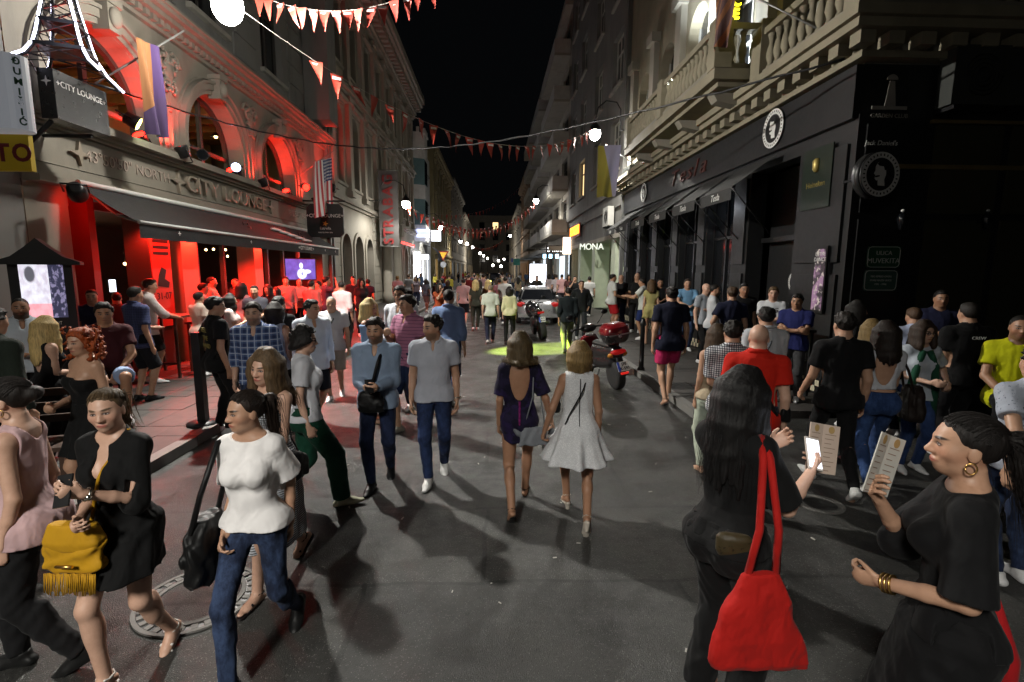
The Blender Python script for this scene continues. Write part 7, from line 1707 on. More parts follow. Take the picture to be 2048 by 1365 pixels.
person('man in dark green shirt with his back at the left edge', **pp(-22, 612, 3.9), face=10, skin='mid', hair='short', top=shirt('#1c241d'), bot=trou(BLK), arms=('down', 'down'))
person('bearded man in white shirt standing at the left edge', **pp(38, 594, 5.6), face=140, skin='tan', hair='buzz', hc='#15100c', beard=.95, top=shirt('#c9d2dc', sleeve=1.5), bot=trou(BLK), arms=('down', 'belly'), fat=.08)
person('blonde woman with long hair and her back turned on the terrace', **pp(78, 634, 4.75), face=25, sex='f', skin='fair', hair='long', hc='#b39a66', hlen=.34, top=dict(m=fabric('#141416'), sleeve=0, neck='lowback', hem=-.05, name='top'), bot=trou(BLK), arms=('belly', 'belly'), lean=4)
wood_chair('dark wooden slat chair behind the woman with curly hair', -4.05, 4.5, 200); wood_chair('dark wooden slat chair at the left edge of the terrace', -4.75, 3.75, 170)
# terrace and lounge
d9 = pp(207, 618, 5.9, raw=True); d9['z0'] = .42; d9['h'] = 1.76
person('seated man in dark red shirt with white print and pale shorts', **d9, face=145, skin='tan', hair='quiff', hc='#14100d', top=tee('#3c1218'), bot=shorts('#8fa3c4', .95), sit=True, legs='sit', arms=('lap', 'lap'), head=(0, -4, 0))
st = empty('bar_stool', 'tall stool under the seated man in dark red shirt', 'stool', (d9['x'], d9['y'], .11)); MB().lathe([(.17, .74), (.18, .78), (.16, .80)], 16).build('seat', M_DKW, st)
for k in range(4): MB().tube([(.1*math.cos(k*1.57), .1*math.sin(k*1.57), .74), (.2*math.cos(k*1.57), .2*math.sin(k*1.57), 0)], .014, 6).build('leg', M_BLACK, st)
person('man in navy plaid shirt and dark shorts with back turned', **pp(268, 572, 7.7), face=22, skin='mid', hair='short', hc='#1d1712', top=shirt('#2c3352', 'plaid', '#3c4468', .5, '#4c5478', sleeve=.8), bot=shorts('#14161d', 1.0), shoes=('sneaker', '#17171a'), arms=('belly', 'down'))
person('red-lit man in white shirt leaning at the dark high table', **pp(287, 556, 9.0), face=52, skin='mid', hair='short', hc='#2c1c12', top=shirt('#cfc8c4', sleeve=1.4), bot=shorts('#151515', .9), arms=('table', 'table'), lean=6)
person('man in navy shirt under red light behind the poster case', **pp(182, 578, 8.3), face=150, skin='mid', hair='short', hc='#2c1c12', top=tee('#1d2340'), bot=trou(BLK), arms=('belly', 'down'))
person('red-lit man with a bag strap facing the bar interior', **pp(232, 584, 9.3), face=-40, skin='mid', hair='short', hc='#241812', top=tee('#5a3a3a'), bot=trou(BLK), arms=('belly', 'down'))
b1 = person('man in black shirt with faded gold print on the back', **pp(428, 592, 6.1), face=42, skin='tan', hair='short', hc='#120e0b', top=tee('#0d0d0e', hem=-.13), bot=trou('#0e0e10'), arms=('pocket', 'down'), legs='stand', head=(20, 0, 0))
for k, (t_, z) in enumerate((('FEEL', .38), ('THE', .28), ('HARD', .18))):
    tp = surf(b1, 0, z, -1, .026); text('shirt_print', t_, .085, mat('gold_shirt_print', (.24, .19, .05), .7, bump=0), b1['root'], tp, (R(90), 0, 0), .003)
p14 = person('bearded man in blue and white plaid shirt walking forward', **pp(505, 602, 5.4), face=165, skin='fair', hair='quiff', hc='#241a12', beard=.6, top=shirt('#5a6f9a', 'plaid', '#2c3a60', 1.0, '#b9c3d6', sleeve=1.45), bot=jeans(), legs='step', arms=('down', 'down'), head=(4, 0, 0))
person('woman in sleeveless white top with bob hair behind the plaid shirt', **pp(548, 606, 6.1), face=5, sex='f', skin='tan', hair='bob', hc='#1b1410', hlen=.2, top=dict(m=fabric('#c8ccd6'), sleeve=0, neck='boat', hem=-.08, name='top'), bot=trou(BLK))
p15 = person('short-haired woman with glasses in white top and green trousers', **pp(605, 646, 4.05), face=72, sex='f', skin='fair', hair='pixie', hc='#120e0d', top=tee('#c9cbd2', sleeve=.6, hem=-.06), bot=trou('#0b3a2a', loose=.03, flare=.02), shoes=('shoe', '#b5b39c'), legs='walk', lead=1, arms=('down', 'down'), glasses=True)
p16 = person('man in loose white shirt and navy shorts looking right', **pp(622, 597, 6.5), face=140, skin='mid', hair='short', hc='#17120e', top=shirt('#c8d0dc', hem=-.16, loose=.034), bot=shorts('#10131d', .95), arms=('down', 'down'), legs='step', head=(-30, 0, 0))
p17 = person('grey-haired man in white shirt with dark strap and pale shorts', **pp(662, 591, 8.3), face=172, skin='mid', hair='buzz', hc='#77736c', top=tee('#c5c5c8'), bot=shorts('#9a9488', .95), legs='step', arms=('down', 'down'), fat=.1)
o = worn(p17, 'crossbody_strap_bag', 'dark crossbody bag of the grey-haired man', 'bag'); strap(p17, o, -1, .0, .16, M_BLB, .016); bag_shape(p17, o, V3(.2, .02, .85), (.05, .1, .18), M_BLB, .02)
p18 = person('blonde woman in light blue off-shoulder top turned to the right', **pp(738, 598, 6.7), face=100, sex='f', skin='fair', hair='long', hc='#c2aa74', hlen=.16, top=dict(m=fabric('#8aa6cc'), sleeve=.9, sloose=.02, neck='none', topcut=.43, hem=-.05, name='top', loose=.026), bot=dict(kind='skirt', m=fabric('#7d97c0'), hem=.55, flare=.04), arms=('hold', 'belly'), head=(10, 0, 0), shoes=('sandal', '#b49b7c'))
o = worn(p18, 'lime_handbag', 'pale lime green handbag on the arm of the blonde woman', 'handbag'); M_LB = fabric('#a9b487', rough=.5); bag_shape(p18, o, V3(.16, .28, .84)*p18['s'], (.06, .15, .2), M_LB, .016, 20); MB().tube([Vector(q)*p18['s'] for q in ((.16, .18, 1.02), (.17, .26, 1.13), (.16, .38, 1.02))], .01, 6).build('handle', M_LB, o)
p19 = person('man in light blue shirt holding a phone with a crossbody bag', **pp(750, 632, 4.5), face=178, skin='mid', hair='quiff', hc='#17110d', beard=.75, top=shirt('#8496ae', loose=.015), bot=jeans('#18213a', '#2a3658'), shoes=('shoe', '#121214'), legs='step', lead=1, arms=('belly', 'belly'), head=(6, -3, 0))
o = worn(p19, 'crossbody_bag', 'black crossbody bag on the man in light blue shirt', 'bag'); strap(p19, o, -1, -.02, .06, M_BLB, .018); bag_shape(p19, o, V3(.03, .19, .80), (.12, .05, .2), M_BLB, .012)
slab('phone', 'black phone in the hand of the man in light blue shirt', 'phone', p19['w'](p19['limbs'][-1]['hand'])+Vector((0, -.02, .03)), (1, .3, 0), (0, .6, .5), (.075, .15, .01), M_BLACK)
p20 = person('man in pink striped polo shirt with raised forearm', **pp(815, 587, 6.2), face=212, skin='mid', hair='short', hc='#1a140f', top=polo('#b0748f', 'stripe_thin', '#5d3c5e', .8), bot=shorts('#1f2a4a', 1.0), legs='step', arms=('down', 'chest'), head=(20, 0, 0), shoes=('sneaker', '#8d8a80'))
p21 = person('man in pale grey shirt and jeans with white sneakers', **pp(866, 627, 4.6), face=178, skin='mid', hair='quiff', hc='#15100c', beard=.6, top=polo('#b4b7c2', hem=-.1), bot=jeans('#1b2744', '#31426b'), shoes=('sneaker', '#dcdcda'), legs='step', lead=1, arms=('down', 'down'), head=(48, -3, 0), watch=-1)
person('dark-haired man with glasses in white shirt behind the pink polo', **pp(800, 571, 7.5), face=195, skin='mid', hair='quiff', hc='#0f0c0a', top=shirt('#c9ccd4'), bot=trou(NAVY), glasses=True, cell=.018)
person('man in blue shirt walking away with dark hair', **pp(897, 577, 7.9), face=12, skin='mid', hair='short', hc='#17120e', top=shirt('#6a80a6', sleeve=1.5), bot=jeans(), legs='step', lead=-1)
# ---- the two women walking away
p25 = person('woman in dark open-back dress holding hands with her friend', **pp(1040, 659, 4.0), face=2, sex='f', skin='tan', hair='wavy', hc='#4e402a', hlen=.10, dress=dict(m=fabric('#120f24', 'blotch', '#1d1733', 1.6, col3='#241a40'), hem=.70, flare=-.015, neck='lowback', sleeve=.85, sloose=.012, loose=.010, fold=.01), shoes=('sandal', '#0c0c0c'), legs='walk', lead=1, arms=('down', 'held'))
for sd in (-1, 1): pass
for k in range(5): MB().tube([Vector(surf(p25, .0, .16-.05*k-q*.05, -1, .018)) for q in (0, 1)], .011, 5).build('dress_trim', fabric('#7a1f63'), p25['root'])
o = worn(p25, 'grey_clutch', 'silver grey flat bag hanging at the dark dress', 'handbag'); M_GB = fabric('#7d8187', rough=.5); bag_shape(p25, o, V3(.14, -.14, .68)*p25['s'], (.14, .025, .17), M_GB, .011, 8, 6, taper=.98); MB().tube([Vector(q)*p25['s'] for q in ((.04, -.16, .85), (.12, -.14, 1.15), (.13, -.05, 1.385), (.16, -.02, 1.36), (.24, -.12, .86))], .006, 5).build('strap', M_GB, o)
p26 = person('woman in white lace summer dress with blonde bob', **pp(1160, 678, 3.78), face=4, sex='f', skin='tan', hair='bob', hc='#7d6640', hlen=.02, dress=dict(m=fabric('#f1f2f5', 'lace'), hem=.60, flare=.15, neck='boat', sleeve=0, fold=.09, nf=9, loose=.012, arm=.035), shoes=('heel', '#c8bfb2'), legs='walk', lead=-1, arms=('held', 'down'), head=(8, 0, 0))
o = worn(p26, 'thin_crossbody_strap', 'thin dark crossbody strap and pouch on the white dress', 'bag'); strap(p26, o, 1, .05, .13, M_BLB, .006); bag_shape(p26, o, V3(-.18, .05, .95), (.03, .08, .14), M_BLB, .012); MB().tube([Vector(surf(p26, 0, .48-.04*k, -1, .02)) for k in range(12)], .003, 4).build('zip', M_BLACK, p26['root'])
# ---- front row, right
p45 = person('woman with long straight black hair and red tote looking at her phone', **pp(1482, 738, 2.16, raw=True), face=62, sex='f', skin='fair', hair='long', hc='#0b0909', hlen=.40, top=dict(m=fabric('#0c0c0d'), sleeve=.9, sloose=.014, sflare=.015, neck='boat', hem=-.03, loose=.016, name='blouse'), fat=-.06, bot=trou('#0a0a0b', loose=.03, flare=.015), shoes=('sandal', '#101010'), arms=('read', ((.04, .34, -.16), (.3, -.2, -1), (-.6, -.7, .2), .8)), head=(-8, -14, 0))
hR = p45['limbs'][1]; hw_ = p45['w'](hR['hand'])
slab('smartphone', 'smartphone with glowing white screen held by the long-haired woman', 'phone', hw_+Vector((-.01, -.01, .035)), (.92, .1, -.25), (-.25, .45, .8), (.075, .155, .009), mat('phone_case', (.5, .45, .4), .4, bump=0), E_PHONE); lamp_light('POINT', hw_+Vector((-.05, -.12, .12)), .35, (.85, .9, 1), .05)
def menu(label, c, ax, ay, m2, w=.16, h=.26):
    ax = Vector(ax).normalized(); n = ax.cross(Vector(ay)).normalized(); ay = n.cross(ax); o = empty('menu_card', label, 'menu', c); o.rotation_euler = Matrix((ax, ay, n)).transposed().to_euler()
    for k, a in ((-1, .12), (1, -.12)):
        pg = MB().box(min(0, k*w), max(0, k*w), -h/2, h/2, -.002, .002).build('panel', m2, o); pg.rotation_euler = (0, a*k, 0) if False else (0, a, 0)
        for q in range(9): MB().box(.015, w-.02-.012*(q % 3), -.0016, .0016, 0, .0005).build('text_line', mat('menu_ink', (.30, .2, .15), .7, bump=0), pg, ((-w if k < 0 else 0), h*.30-q*.022, .0025))
        MB().lathe([(.018, 0), (.018, .0006)], 14, (k*w*.5, h*.40, .0025)).build('emblem', mat('menu_emblem', (.45, .30, .12), .6, bump=0), pg)
    return o
menu('open paper menu with orange borders beside the glowing phone', hw_+Vector((.10, .10, .02)), (.93, .25, -.22), (-.2, .1, .95), mat('menu_paper', (.60, .47, .38), .7, var=.1, bump=.05), .10, .24)
tote = worn(p45, 'red_tote_bag', 'large bright red fabric tote hanging from her shoulder', 'tote bag'); M_RT = fabric('#ad1812', rough=.8, bump=.6)
sdf_part('bag_body', [U(loft(V3(.25, -.13, .47), rot_m('Z', 62), [0, .03, .15, .31, .44], [.20, .21, .185, .135, .075], [.02, .035, .045, .04, .02], p=4))], .0075, M_RT, tote, warp=wrinkle(9, .0035, 17, (1.2, 1.2, .6)))
for pts_ in (((.22, -.18, .88), (.23, -.13, 1.1), (.19, -.08, 1.38), (.14, -.03, 1.46), (.13, .06, 1.38)), ((.28, -.07, .88), (.27, -.06, 1.1), (.20, -.05, 1.39), (.145, -.02, 1.455), (.14, .07, 1.36))): MB().tube([Vector(q)*p45['s']*1.015 for q in pts_], .016, 6).build('strap', M_RT, tote)
bb = worn(p45, 'gold_belt_bag', 'gold belt bag at the waist of the long-haired woman', 'belt bag'); sdf_part('bag_body', [U(loft(surf(p45, .12, .02, -1, .04)-V3(0, 0, .05), rot_m('Z', 45), [0, .03, .09, .11], [.06, .075, .075, .06], [.015, .028, .028, .015]))], .008, fabric('#3c3320', 'speck', '#1c170c', rough=.5), bb)
p46 = person('woman in black with ponytail and hoop earrings in profile', **pp(1945, 822, 1.60, raw=True), face=-56, sex='f', skin='mid', hair='ponytail', hc='#120d0b', hlen=.34, swing=(0, -.05, 0), top=dict(m=fabric('#0b0b0d'), sleeve=.95, sloose=.012, sflare=.025, neck='boat', hem=-.04, loose=.014, name='blouse'), bot=dict(kind='skirt', m=fabric('#09090b'), hem=.12, flare=.10, fold=.05), arms=(((-.06, .22, -.36), (.5, -.7, -.5), (-.6, -.5, .3), .8), ((-.1, .25, -.06), (.4, 0, -1), (-.4, -.8, .2), .8)), head=(-4, 4, 0), earring=True, fat=-.2, lips=.95, shoes=('sandal', '#111'+'111'))
hw2 = p46['w'](p46['limbs'][1]['hand']); menu('pale open menu raised by the woman in profile', hw2+Vector((.035, .03, .075)), (.85, .4, -.33), (.28, .1, .95), mat('menu_paper_pale', (.62, .61, .56), .7, var=.1, bump=.05), .095, .23)
gb = MB(); b_ = p46['limbs'][-1]
for k in range(3): gb.tube([Vector(b_['wr']-b_['hdir']*(.01+.014*k)+(b_['hn']*math.cos(a*math.pi/6)+b_['ht']*math.sin(a*math.pi/6))*.032) for a in range(13)], .005, 6)
gb.build('bracelet', mat('gold', (.7, .45, .15), .3, 1, bump=0), p46['root'])
sc_ = MB(); sc_.tube([Vector(p46['tor'](.14, -.16, .05)), Vector((.2, -.24, .7)), Vector((.22, -.26, .35))], [.02, .035, .03], 8); sc_.build('red_sash', fabric('#a01418'), p46['root'])
p43 = person('bald man in bright red polo shirt with back turned', **pp(1520, 646, 3.8), face=24, skin='fair', hair='bald', hc='#2a1e16', top=polo('#c3200f'), bot=shorts('#151a2b', 1.0), arms=('down', 'down'), fat=.14, legs='stand')
o = worn(p43, 'crossbody_strap', 'dark crossbody bag worn over the red polo shirt', 'bag'); strap(p43, o, -1, .02, .17, M_BLB, .018); bag_shape(p43, o, V3(.24, .02, .9), (.04, .09, .16), M_BLB, .012)
person('man in black and white checked shirt with back turned', **pp(1468, 640, 4.3), face=18, skin='mid', hair='short', hc='#17120e', top=shirt('#c4c6ca', 'check', '#1b2030', 1.0, sleeve=.8), bot=jeans(), arms=('belly', 'down'))
person('woman with long brown hair and pale floral trousers', **pp(1436, 650, 4.7), face=5, sex='f', skin='mid', hair='long', hc='#3b2c1d', hlen=.22, top=dict(m=fabric('#b9a98f'), sleeve=0, neck='tank', hem=-.05, name='top'), bot=trou('#b9c2b0', loose=.02), arms=('down', 'belly'), shoes=('sandal', '#c8b89a'))
p44 = person('man in long white shirt with a thin grey strap', **pp(1535, 613, 5.2), face=15, skin='mid', hair='quiff', hc='#120e0b', top=shirt('#c3c6cc', hem=-.16, loose=.03), bot=trou('#c0c0c0'), arms=('belly', 'belly')); o = worn(p44, 'thin_strap_bag', 'thin grey strap and pouch on the long white shirt', 'bag'); strap(p44, o, 1, .0, .15, fabric('#54585f'), .01); bag_shape(p44, o, V3(-.2, .03, .9), (.03, .08, .14), M_BLB, .014)
p47 = person('man in black shirt striding away in white sneakers', **pp(1693, 617, 4.3), face=12, skin='mid', hair='short', hc='#17120e', top=tee('#0d0d0f'), bot=trou('#0c0c0e', loose=.010), shoes=('sneaker', '#b9bab8'), legs='walk', lead=-1, arms=('fwd', 'down'))
p48 = person('woman in white cropped top and blue jeans with dark ponytail', **pp(1774, 642, 4.3), face=18, sex='f', skin='mid', hair='long', hc='#1c140f', hlen=.24, top=dict(m=fabric('#c6c8ce'), sleeve=.45, neck='lowback', hem=.11, loose=.014, name='crop_top'), bot=jeans('#22375f', '#3d5788', waist=.09, loose=.010), legs='step', arms=('down', 'belly'), head=(-35, 0, 0))
o = worn(p48, 'brown_shoulder_bag', 'dark brown slouchy bag beside the cropped top', 'handbag'); bag_shape(p48, o, V3(.30, .05, .72), (.08, .16, .34), fabric('#1d1410', rough=.6), .012); MB().tube([Vector(q)*p48['s'] for q in ((.29, .15, 1.0), (.2, .1, 1.3), (.16, 0, 1.42), (.2, -.08, 1.28), (.3, -.05, 1.0))], .012, 6).build('strap', fabric('#1d1410', rough=.6), o)
person('blonde woman in black top beyond the cropped top', **pp(1745, 640, 4.95), face=-20, sex='f', skin='mid', hair='long', hc='#6e5a36', hlen=.2, top=dict(m=fabric(BLK), sleeve=.4, neck='boat', hem=-.05, name='top'), bot=jeans())
p49 = person('woman with glasses and green scarf facing the camera', **pp(1850, 642, 4.7), face=192, sex='f', skin='fair', hair='long', hc='#2e2118', hlen=.18, top=tee('#b7bfc9', sleeve=.7), bot=jeans('#22345c', '#3a5080'), arms=('bag', 'belly'), glasses=True, head=(-14, 0, 0), lips=.8)
sf = MB()
for sd in (-1, 1): sf.tube([Vector(surf(p49, sd*.03, .47, 1, .03)), Vector(surf(p49, sd*.09, .3, 1, .045)), Vector(surf(p49, sd*.12, .05, 1, .05)), Vector(surf(p49, sd*.14, -.1, 1, .06))+Vector((0, .02, -.25))], [.03, .035, .04, .045], 8)
sf.build('scarf', fabric('#1c4a36'), p49['root'])
person('man in navy shirt leaning on the dark wall', **pp(1884, 579, 6.9), face=205, skin='tan', hair='short', hc='#120e0b', top=tee('#1a1d38'), bot=trou(BLK), arms=('belly', 'cross'))
person('man in pale blue shirt with bent head behind the glasses', **pp(1832, 614, 5.8), face=10, skin='mid', hair='short', hc='#4a3626', top=shirt('#a9b2cc', sleeve=1.2), bot=trou(NAVY), head=(0, -12, 0), arms=('belly', 'belly'))
p52 = person('broad man in black shirt with small white print on the back', **pp(1942, 604, 5.0), face=8, skin='mid', hair='short', hc='#17120e', top=tee('#0b0b0d', loose=.03), bot=trou('#0d0d10'), fat=.14, arms=('belly', 'belly')); text('shirt_print', 'CREW', .05, M_SIGNW, p52['root'], surf(p52, 0, .42, -1, .034), (R(90), 0, 0), .002)
d53 = pp(2040, 655, 4.7, raw=True); d53['z0'] = .40; d53['h'] = 1.78
person('seated man in bright yellow shirt at the right edge', **d53, face=215, skin='tan', hair='buzz', hc='#120e0b', beard=.5, top=tee('#c2c410'), bot=trou(BLK), sit=True, legs='sit', arms=('lap', 'lap'))
st = empty('bar_stool', 'tall stool under the seated man in yellow shirt', 'stool', (d53['x'], d53['y'], 0)); MB().lathe([(.17, .82), (.18, .86), (.16, .88)], 16).build('seat', M_DKW, st)
for k in range(4): MB().tube([(.1*math.cos(k*1.57), .1*math.sin(k*1.57), .82), (.2*math.cos(k*1.57), .2*math.sin(k*1.57), 0)], .014, 6).build('leg', M_BLACK, st)
person('man in speckled pale shirt cropped by the right edge', **pp(2085, 690, 2.9), face=10, skin='mid', hair='short', hc='#17120e', top=tee('#aab0bd', 'speck', '#5c6270'), bot=jeans(), arms=('back', 'down'))
person('dark-haired woman half hidden behind the striding man in black', **pp(1716, 602, 6.1), face=120, sex='f', skin='mid', hair='long', hc='#120e0c', top=tee(BLK), bot=trou(BLK))
# ---- middle distance, right
person('man in navy shirt and pink shorts walking away in flip-flops', **pp(1345, 572, 7.9), face=5, skin='mid', hair='short', hc='#17120e', top=tee('#12162a', loose=.03, hem=-.14), bot=shorts('#c02d62', .72), shoes=('sandal', '#2a2a2a'), legs='step', lead=1, arms=('down', 'down'), fat=.06, cell=.016)
person('man in navy shirt watching the bar with hands in front', **pp(1466, 573, 8.4), face=10, skin='mid', hair='short', hc='#3a2a1c', top=tee('#141830'), bot=jeans(), arms=('pocket', 'down'), cell=.018)
person('tattooed man in white shirt with folded arms and jeans', **pp(1430, 568, 10.2), face=112, skin='mid', hair='buzz', hc='#17120e', beard=.5, top=tee('#c2c4c8'), bot=jeans(), arms=('cross', 'cross'), shoes=('sneaker', '#b0b0b0'), cell=.02)
person('bald man leaning behind the folded arms', **pp(1413, 566, 10.9), face=160, skin='fair', hair='bald', top=tee('#9aa0a8'), bot=trou(BLK), arms=('cross', 'down'), cell=.022)
psg = person('man in white shirt with dark print and folded arms by the door', **pp(1548, 573, 9.0), face=208, skin='fair', hair='short', hc='#5a4630', top=tee('#cfd2d6'), bot=trou(BLK), arms=('cross', 'cross'), cell=.018); text('shirt_print', 'PSG', .11, M_BLACK, psg['root'], surf(psg, 0, .37, 1, .034), (R(90), 0, R(180)), .003, shear=.2)
person('man in blue shirt with folded arms at the bar corner', **pp(1596, 587, 7.5), face=222, skin='tan', hair='short', hc='#14100c', top=tee('#20265c'), bot=trou('#3c3c3e'), arms=('cross', 'cross'), fat=.12, cell=.017)
person('dark-haired man in black behind the navy shirt', **pp(1489, 566, 9.6), face=190, skin='tan', hair='quiff', hc='#120e0b', top=tee(BLK), bot=trou(BLK), cell=.022)
person('man in light blue shirt resting on the high table', **pp(1376, 557, 12.6), face=192, skin='mid', hair='short', hc='#2a1e16', top=tee('#6c96b8'), bot=jeans(), arms=('table', 'table'), cell=.024)
person('man in white polo and red shorts by the bar wall', **pp(1226, 547, 16.2), face=85, skin='tan', hair='buzz', hc='#17120e', top=polo('#c9cbc9'), bot=shorts('#a81a22', .8), arms=('down', 'hold'), cell=.026)
person('man in dark shirt facing the red shorts', **pp(1243, 549, 16.9), face=215, skin='mid', hair='bald', top=tee('#17181a'), bot=trou('#1a2440'), cell=.026)
person('bald man in black against the bar piers', **pp(1275, 545, 16.4), face=205, skin='mid', hair='bald', top=tee(BLK), bot=trou(BLK), arms=('table', 'down'), cell=.026)
person('man in white shirt reaching over the high table', **pp(1289, 555, 14.6), face=-60, skin='tan', hair='short', hc='#120e0b', top=tee('#c4c6c2'), bot=shorts('#1d2c5c', .9), arms=('reach', 'reach'), cell=.025, lean=5)
person('woman in pale yellow short dress with back turned', **pp(1304, 560, 13.8), face=12, sex='f', skin='mid', hair='long', hc='#4a3620', hlen=.2, dress=dict(m=fabric('#a89f68'), hem=.72, flare=.03, neck='boat', sleeve=.4), shoes=('sandal', '#8a7a5a'), cell=.025)
person('man in black shirt behind the yellow dress', **pp(1321, 557, 15.0), face=195, skin='tan', hair='short', hc='#120e0b', top=tee(BLK), bot=trou(BLK), arms=('table', 'table'), cell=.026)
# ---- middle of the street
person('bald man in pale shirt walking away beside his partner', **pp(981, 569, 14.6), face=2, skin='fair', hair='buzz', hc='#6a5a48', top=shirt('#bcc2b4', sleeve=.9), bot=trou('#1d2236'), shoes=('sneaker', '#c8c8c4'), legs='step', cell=.024)
person('woman in pale yellow blouse and black trousers walking away', **pp(1019, 574, 14.4), face=4, sex='f', skin='fair', hair='bob', hc='#191310', hlen=.25, top=shirt('#c6c39a', sleeve=1.5, hem=-.06), bot=trou('#121214'), shoes=('shoe', '#111111'), arms=('down', 'down'), cell=.024)
person('boy in dark shirt walking into the lime light beam', **pp(1137, 574, 12.9), face=2, skin='mid', hair='short', hc='#120e0b', top=shirt('#161e20', sleeve=1.6, collar=0), bot=trou('#6d7060', loose=.02), shoes=('sneaker', '#3a3a3a'), legs='step', lead=1, arms=('down', 'down'), cell=.022)
person('man in dark jacket with grey shoulder straps facing the camera', **pp(1163, 560, 15.6), face=182, skin='mid', hair='short', hc='#17120e', top=shirt('#16181c', collar=0), bot=trou('#2a2d33'), arms=('pocket', 'pocket'), cell=.026)
# ---- red-lit guests under the awning
RL = [('red-lit man in pale shirt with his back to the pilaster', 396, 583, 9.6, 20, 'm', '#d8c8b8'), ('red-lit man behind the pale shirt at the wide pilaster', 405, 566, 11.2, 60, 'm', '#c8b8b0'), ('red-lit tall man leaning to his neighbour', 422, 553, 12.2, 70, 'm', '#b8a8a0'),
      ('red-lit man in dark shirt deep inside the lounge', 447, 548, 15.5, 180, 'm', '#2a2022'), ('red-lit woman in pale top turning right', 459, 588, 8.8, 70, 'f', '#c8b4b0'), ('red-lit woman with long dark hair and back turned', 482, 566, 11.4, 10, 'f', '#a89a98'),
      ('red-lit woman in black facing the camera by the far pilaster', 535, 570, 12.8, 185, 'f', '#141414'), ('red-lit man with lit face near the screen', 571, 553, 14.6, 160, 'm', '#8a7a78'), ('red-lit man under the television', 598, 557, 15.6, 170, 'm', '#a09090'),
      ('red-lit man with back turned in front of the television', 622, 560, 12.8, 15, 'm', '#b05048'), ('red-lit man raising an arm beside the television', 652, 553, 14.2, 60, 'm', '#3a3c50'), ('man in pink-lit pale shirt with back turned at the awning end', 683, 562, 12.6, 10, 'm', '#d0bcbc'),
      ('red-lit short man between the pilasters', 508, 570, 10.4, 170, 'm', '#3c3c44'), ('red-lit woman near the far high table', 552, 575, 13.6, 200, 'f', '#8a8080'), ('red-lit man standing inside by the far pilaster', 470, 556, 14.0, 200, 'm', '#5a4a4a'), ('red-lit man at the table beside the raised arm', 636, 562, 15.2, 230, 'm', '#a08888')]
for k, (lb, px, py, Y, fc_, sx_, c_) in enumerate(RL):
    person(lb, **pp(px, py, Y), face=fc_, sex=sx_, skin='mid', hair=('short', 'quiff', 'buzz')[k % 3] if sx_ == 'm' else 'long', hc='#17110d', hlen=.2, top=tee(c_, sleeve=(.62, 1.5)[k % 2]), bot=trou(BLK), arms=(('belly', 'down'), ('down', 'chest'), ('cross', 'down'))[k % 3] if 'raising' not in lb else ('down', 'raise'), cell=.022 if Y < 11 else .026)
person('man in black shirt with back turned before the red lounge', **pp(556, 592, 7.4), face=8, skin='mid', hair='short', hc='#14100d', top=shirt('#0f1013', sleeve=1.6), bot=trou(BLK), arms=('belly', 'belly'), cell=.018)
# ---- further walkers
FW = [('man in dark shirt by the palazzo wall, first past the awning', 707, 552, 16.5, 170, 'm', '#20222a', BLK), ('woman in dark dress waiting by the palazzo wall', 722, 557, 15.4, 150, 'f', '#1c1a20', BLK), ('man in navy shirt at the palazzo arches', 736, 558, 18.4, 10, 'm', '#20263a', BLK),
      ('woman in grey top in front of the glowing white column', 832, 553, 27.5, 185, 'f', '#7a7078', '#1a2238'), ('woman in brown near the glowing white column', 818, 553, 28.5, 175, 'f', '#4a3a30', '#202028'), ('person in pale shorts by the left bollards', 852, 558, 25.5, 10, 'f', '#5a6878', '#8a9090'),
      ('woman in orange top holding a phone to her ear', 878, 566, 15.8, 150, 'f', '#9a4a2a', '#3a3438'), ('man in pink shirt and navy shorts walking away', 927, 557, 19.0, 5, 'm', '#c79a9a', '#12141c'), ('blonde woman in dark dress with white bag walking away', 951, 560, 17.8, 0, 'f', '#3a3a30', '#33352c'),
      ('tall man in grey-pink shirt far down the street', 967, 546, 24.5, 0, 'm', '#94787a', '#20222a'), ('man in white shirt walking away behind the silver car', 1010, 553, 19.6, 0, 'm', '#c6c4c0', '#20242c'), ('man in rose shirt walking away near the car', 999, 557, 21.5, 5, 'm', '#a07880', '#2a2a32'),
      ('woman with blonde hair in the middle of the far crowd', 976, 560, 18.6, 0, 'f', '#6a5a48', '#2a2a30'), ('man in dark red shirt in the far crowd', 937, 549, 25.5, 0, 'm', '#6a1a1c', '#20242c'), ('man in dark shirt standing before the bright shop window', 1074, 551, 27.5, 180, 'm', '#2a2622', '#1c1c20'),
      ('man in white shirt and black shorts on the right pavement', 1113, 549, 26.5, 10, 'm', '#b8b0b4', '#16161a'), ('man in pink shirt and grey shorts on the right pavement', 1124, 548, 25.2, 5, 'm', '#c49a9a', '#55535a'), ('woman in dark floral dress on the right pavement', 1138, 550, 24.0, 185, 'f', '#4a2a28', '#302428'), ('man in dark shirt with white number near the columns', 1150, 552, 22.0, 190, 'm', '#141416', '#18181c'),
      ('woman in pale pink top far along the right pavement', 1098, 549, 31.0, 5, 'f', '#c0b0b4', '#2c3040')]
for k, (lb, px, py, Y, fc_, sx_, c_, c2_) in enumerate(FW):
    person(lb, **pp(px, py, Y), face=fc_, sex=sx_, skin=('mid', 'fair', 'tan')[k % 3], hair=('short', 'buzz', 'quiff')[k % 3] if sx_ == 'm' else ('long', 'bob')[k % 2], hc='#b09a68' if 'blonde' in lb else '#1c150f', hlen=.22, top=tee(c_), bot=shorts(c2_, .9) if 'shorts' in lb else trou(c2_), legs='step' if fc_ < 20 else 'stand', lead=(1, -1)[k % 2], arms=('down', 'down') if 'ear' not in lb else ('down', 'face'), cell=.03, fine=False)
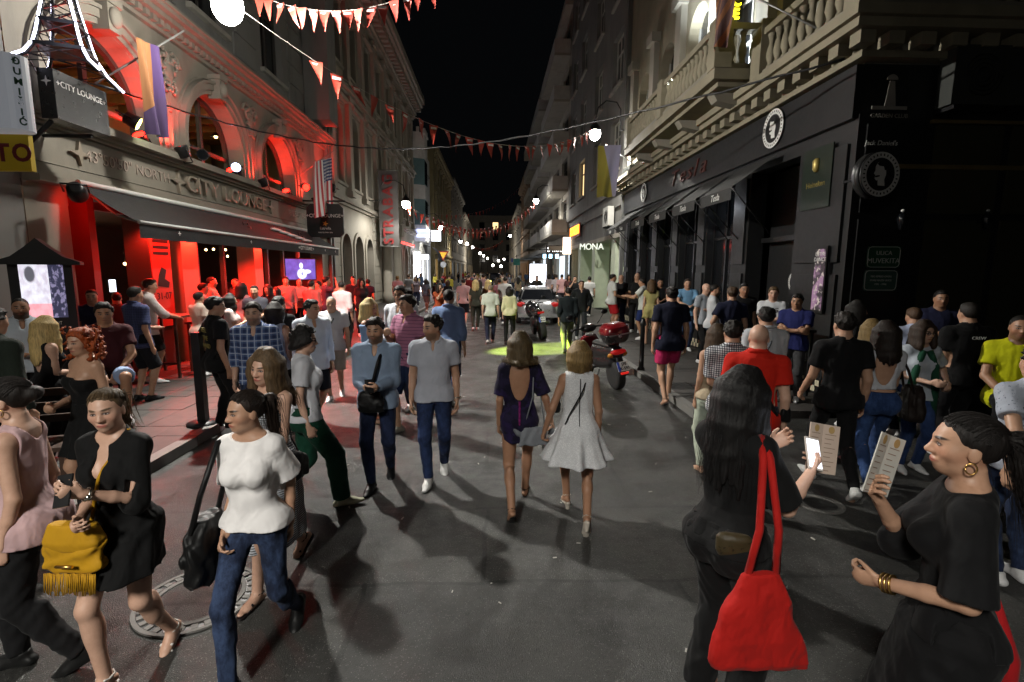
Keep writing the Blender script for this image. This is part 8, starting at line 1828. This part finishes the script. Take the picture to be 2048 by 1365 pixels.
# ---- the far crowd: a few built figures, each copied to its own place
PAL = [('white', '#c4c4c0', 'dark', '#1a1c22'), ('black', '#131315', 'blue', '#22304a'), ('pink', '#b98c90', 'dark', '#1c1c20'), ('blue', '#4e6688', 'grey', '#4a4a4e'), ('grey', '#77777a', 'black', '#121214'), ('red', '#7a1c1c', 'dark', '#1a1c24'), ('beige', '#9a8a70', 'blue', '#26324a'), ('yellow', '#a89a3a', 'black', '#141416')]
protos = []
for k, (n1, c1, n2, c2) in enumerate(PAL):
    for sx_ in ('m', 'f'):
        I = person('far crowd figure in %s top' % n1, 0, 40+k*.1, (0, 180)[(k+(sx_ == 'f')) % 2], 1.76 if sx_ == 'm' else 1.66, sx_, ('mid', 'fair', 'tan')[k % 3], ('short', 'buzz')[k % 2] if sx_ == 'm' else ('long', 'bob')[k % 2], ('#1a140f', '#3a2a1a', '#7a6238')[k % 3], top=tee(c1, sleeve=(.6, 1.5)[k % 2]), bot=trou(c2), legs='step', cell=.032, fine=False)
        protos.append((I['root'], n1, n2, sx_))
rg = random.Random(11); spots = []
for k in range(64):
    Y = 22+ (k/63)**1.25*72; x = rg.uniform(-3.2, 2.6) if k % 4 else rg.choice((rg.uniform(-6, -4.2), rg.uniform(3.3, 5.0)))
    if abs(x-1.78) < 1.3 and 17 < Y < 25: x = -2.5
    if abs(x-at_y(990, 560, 62).x) < 1.3 and 59 < Y < 68: x += 2.8
    if any(abs(x-a) < .5 and abs(Y-b) < .6 for a, b, _ in spots): x += .8
    spots.append((x, Y, k))
spots.sort(key=lambda q: q[0]/q[1])
for i, (x, Y, k) in enumerate(spots):
    src, n1, n2, sx_ = protos[(k*5+3) % len(protos)] if k >= len(protos) else protos[k]
    if k < len(protos): r = src; 
    else:
        r = src.copy(); COL.objects.link(r)
        for ch in src.children:
            c = ch.copy(); COL.objects.link(c); c.parent = r
    r.location = (x, Y, .11 if (x < -3.7 or x > 3.05) else 0); r.rotation_euler = (0, 0, rg.choice((0, 0, math.pi))+rg.uniform(-.3, .3)); s_ = rg.uniform(.95, 1.05); r.scale = (s_,)*3
    r['label'] = 'distant %s in %s top and %s trousers, %s from the left in the far crowd' % ('man' if sx_ == 'm' else 'woman', n1, n2, nth(i+1)); r['group'] = 'far crowd down the street'
bpy.data.scenes.remove(TSC)
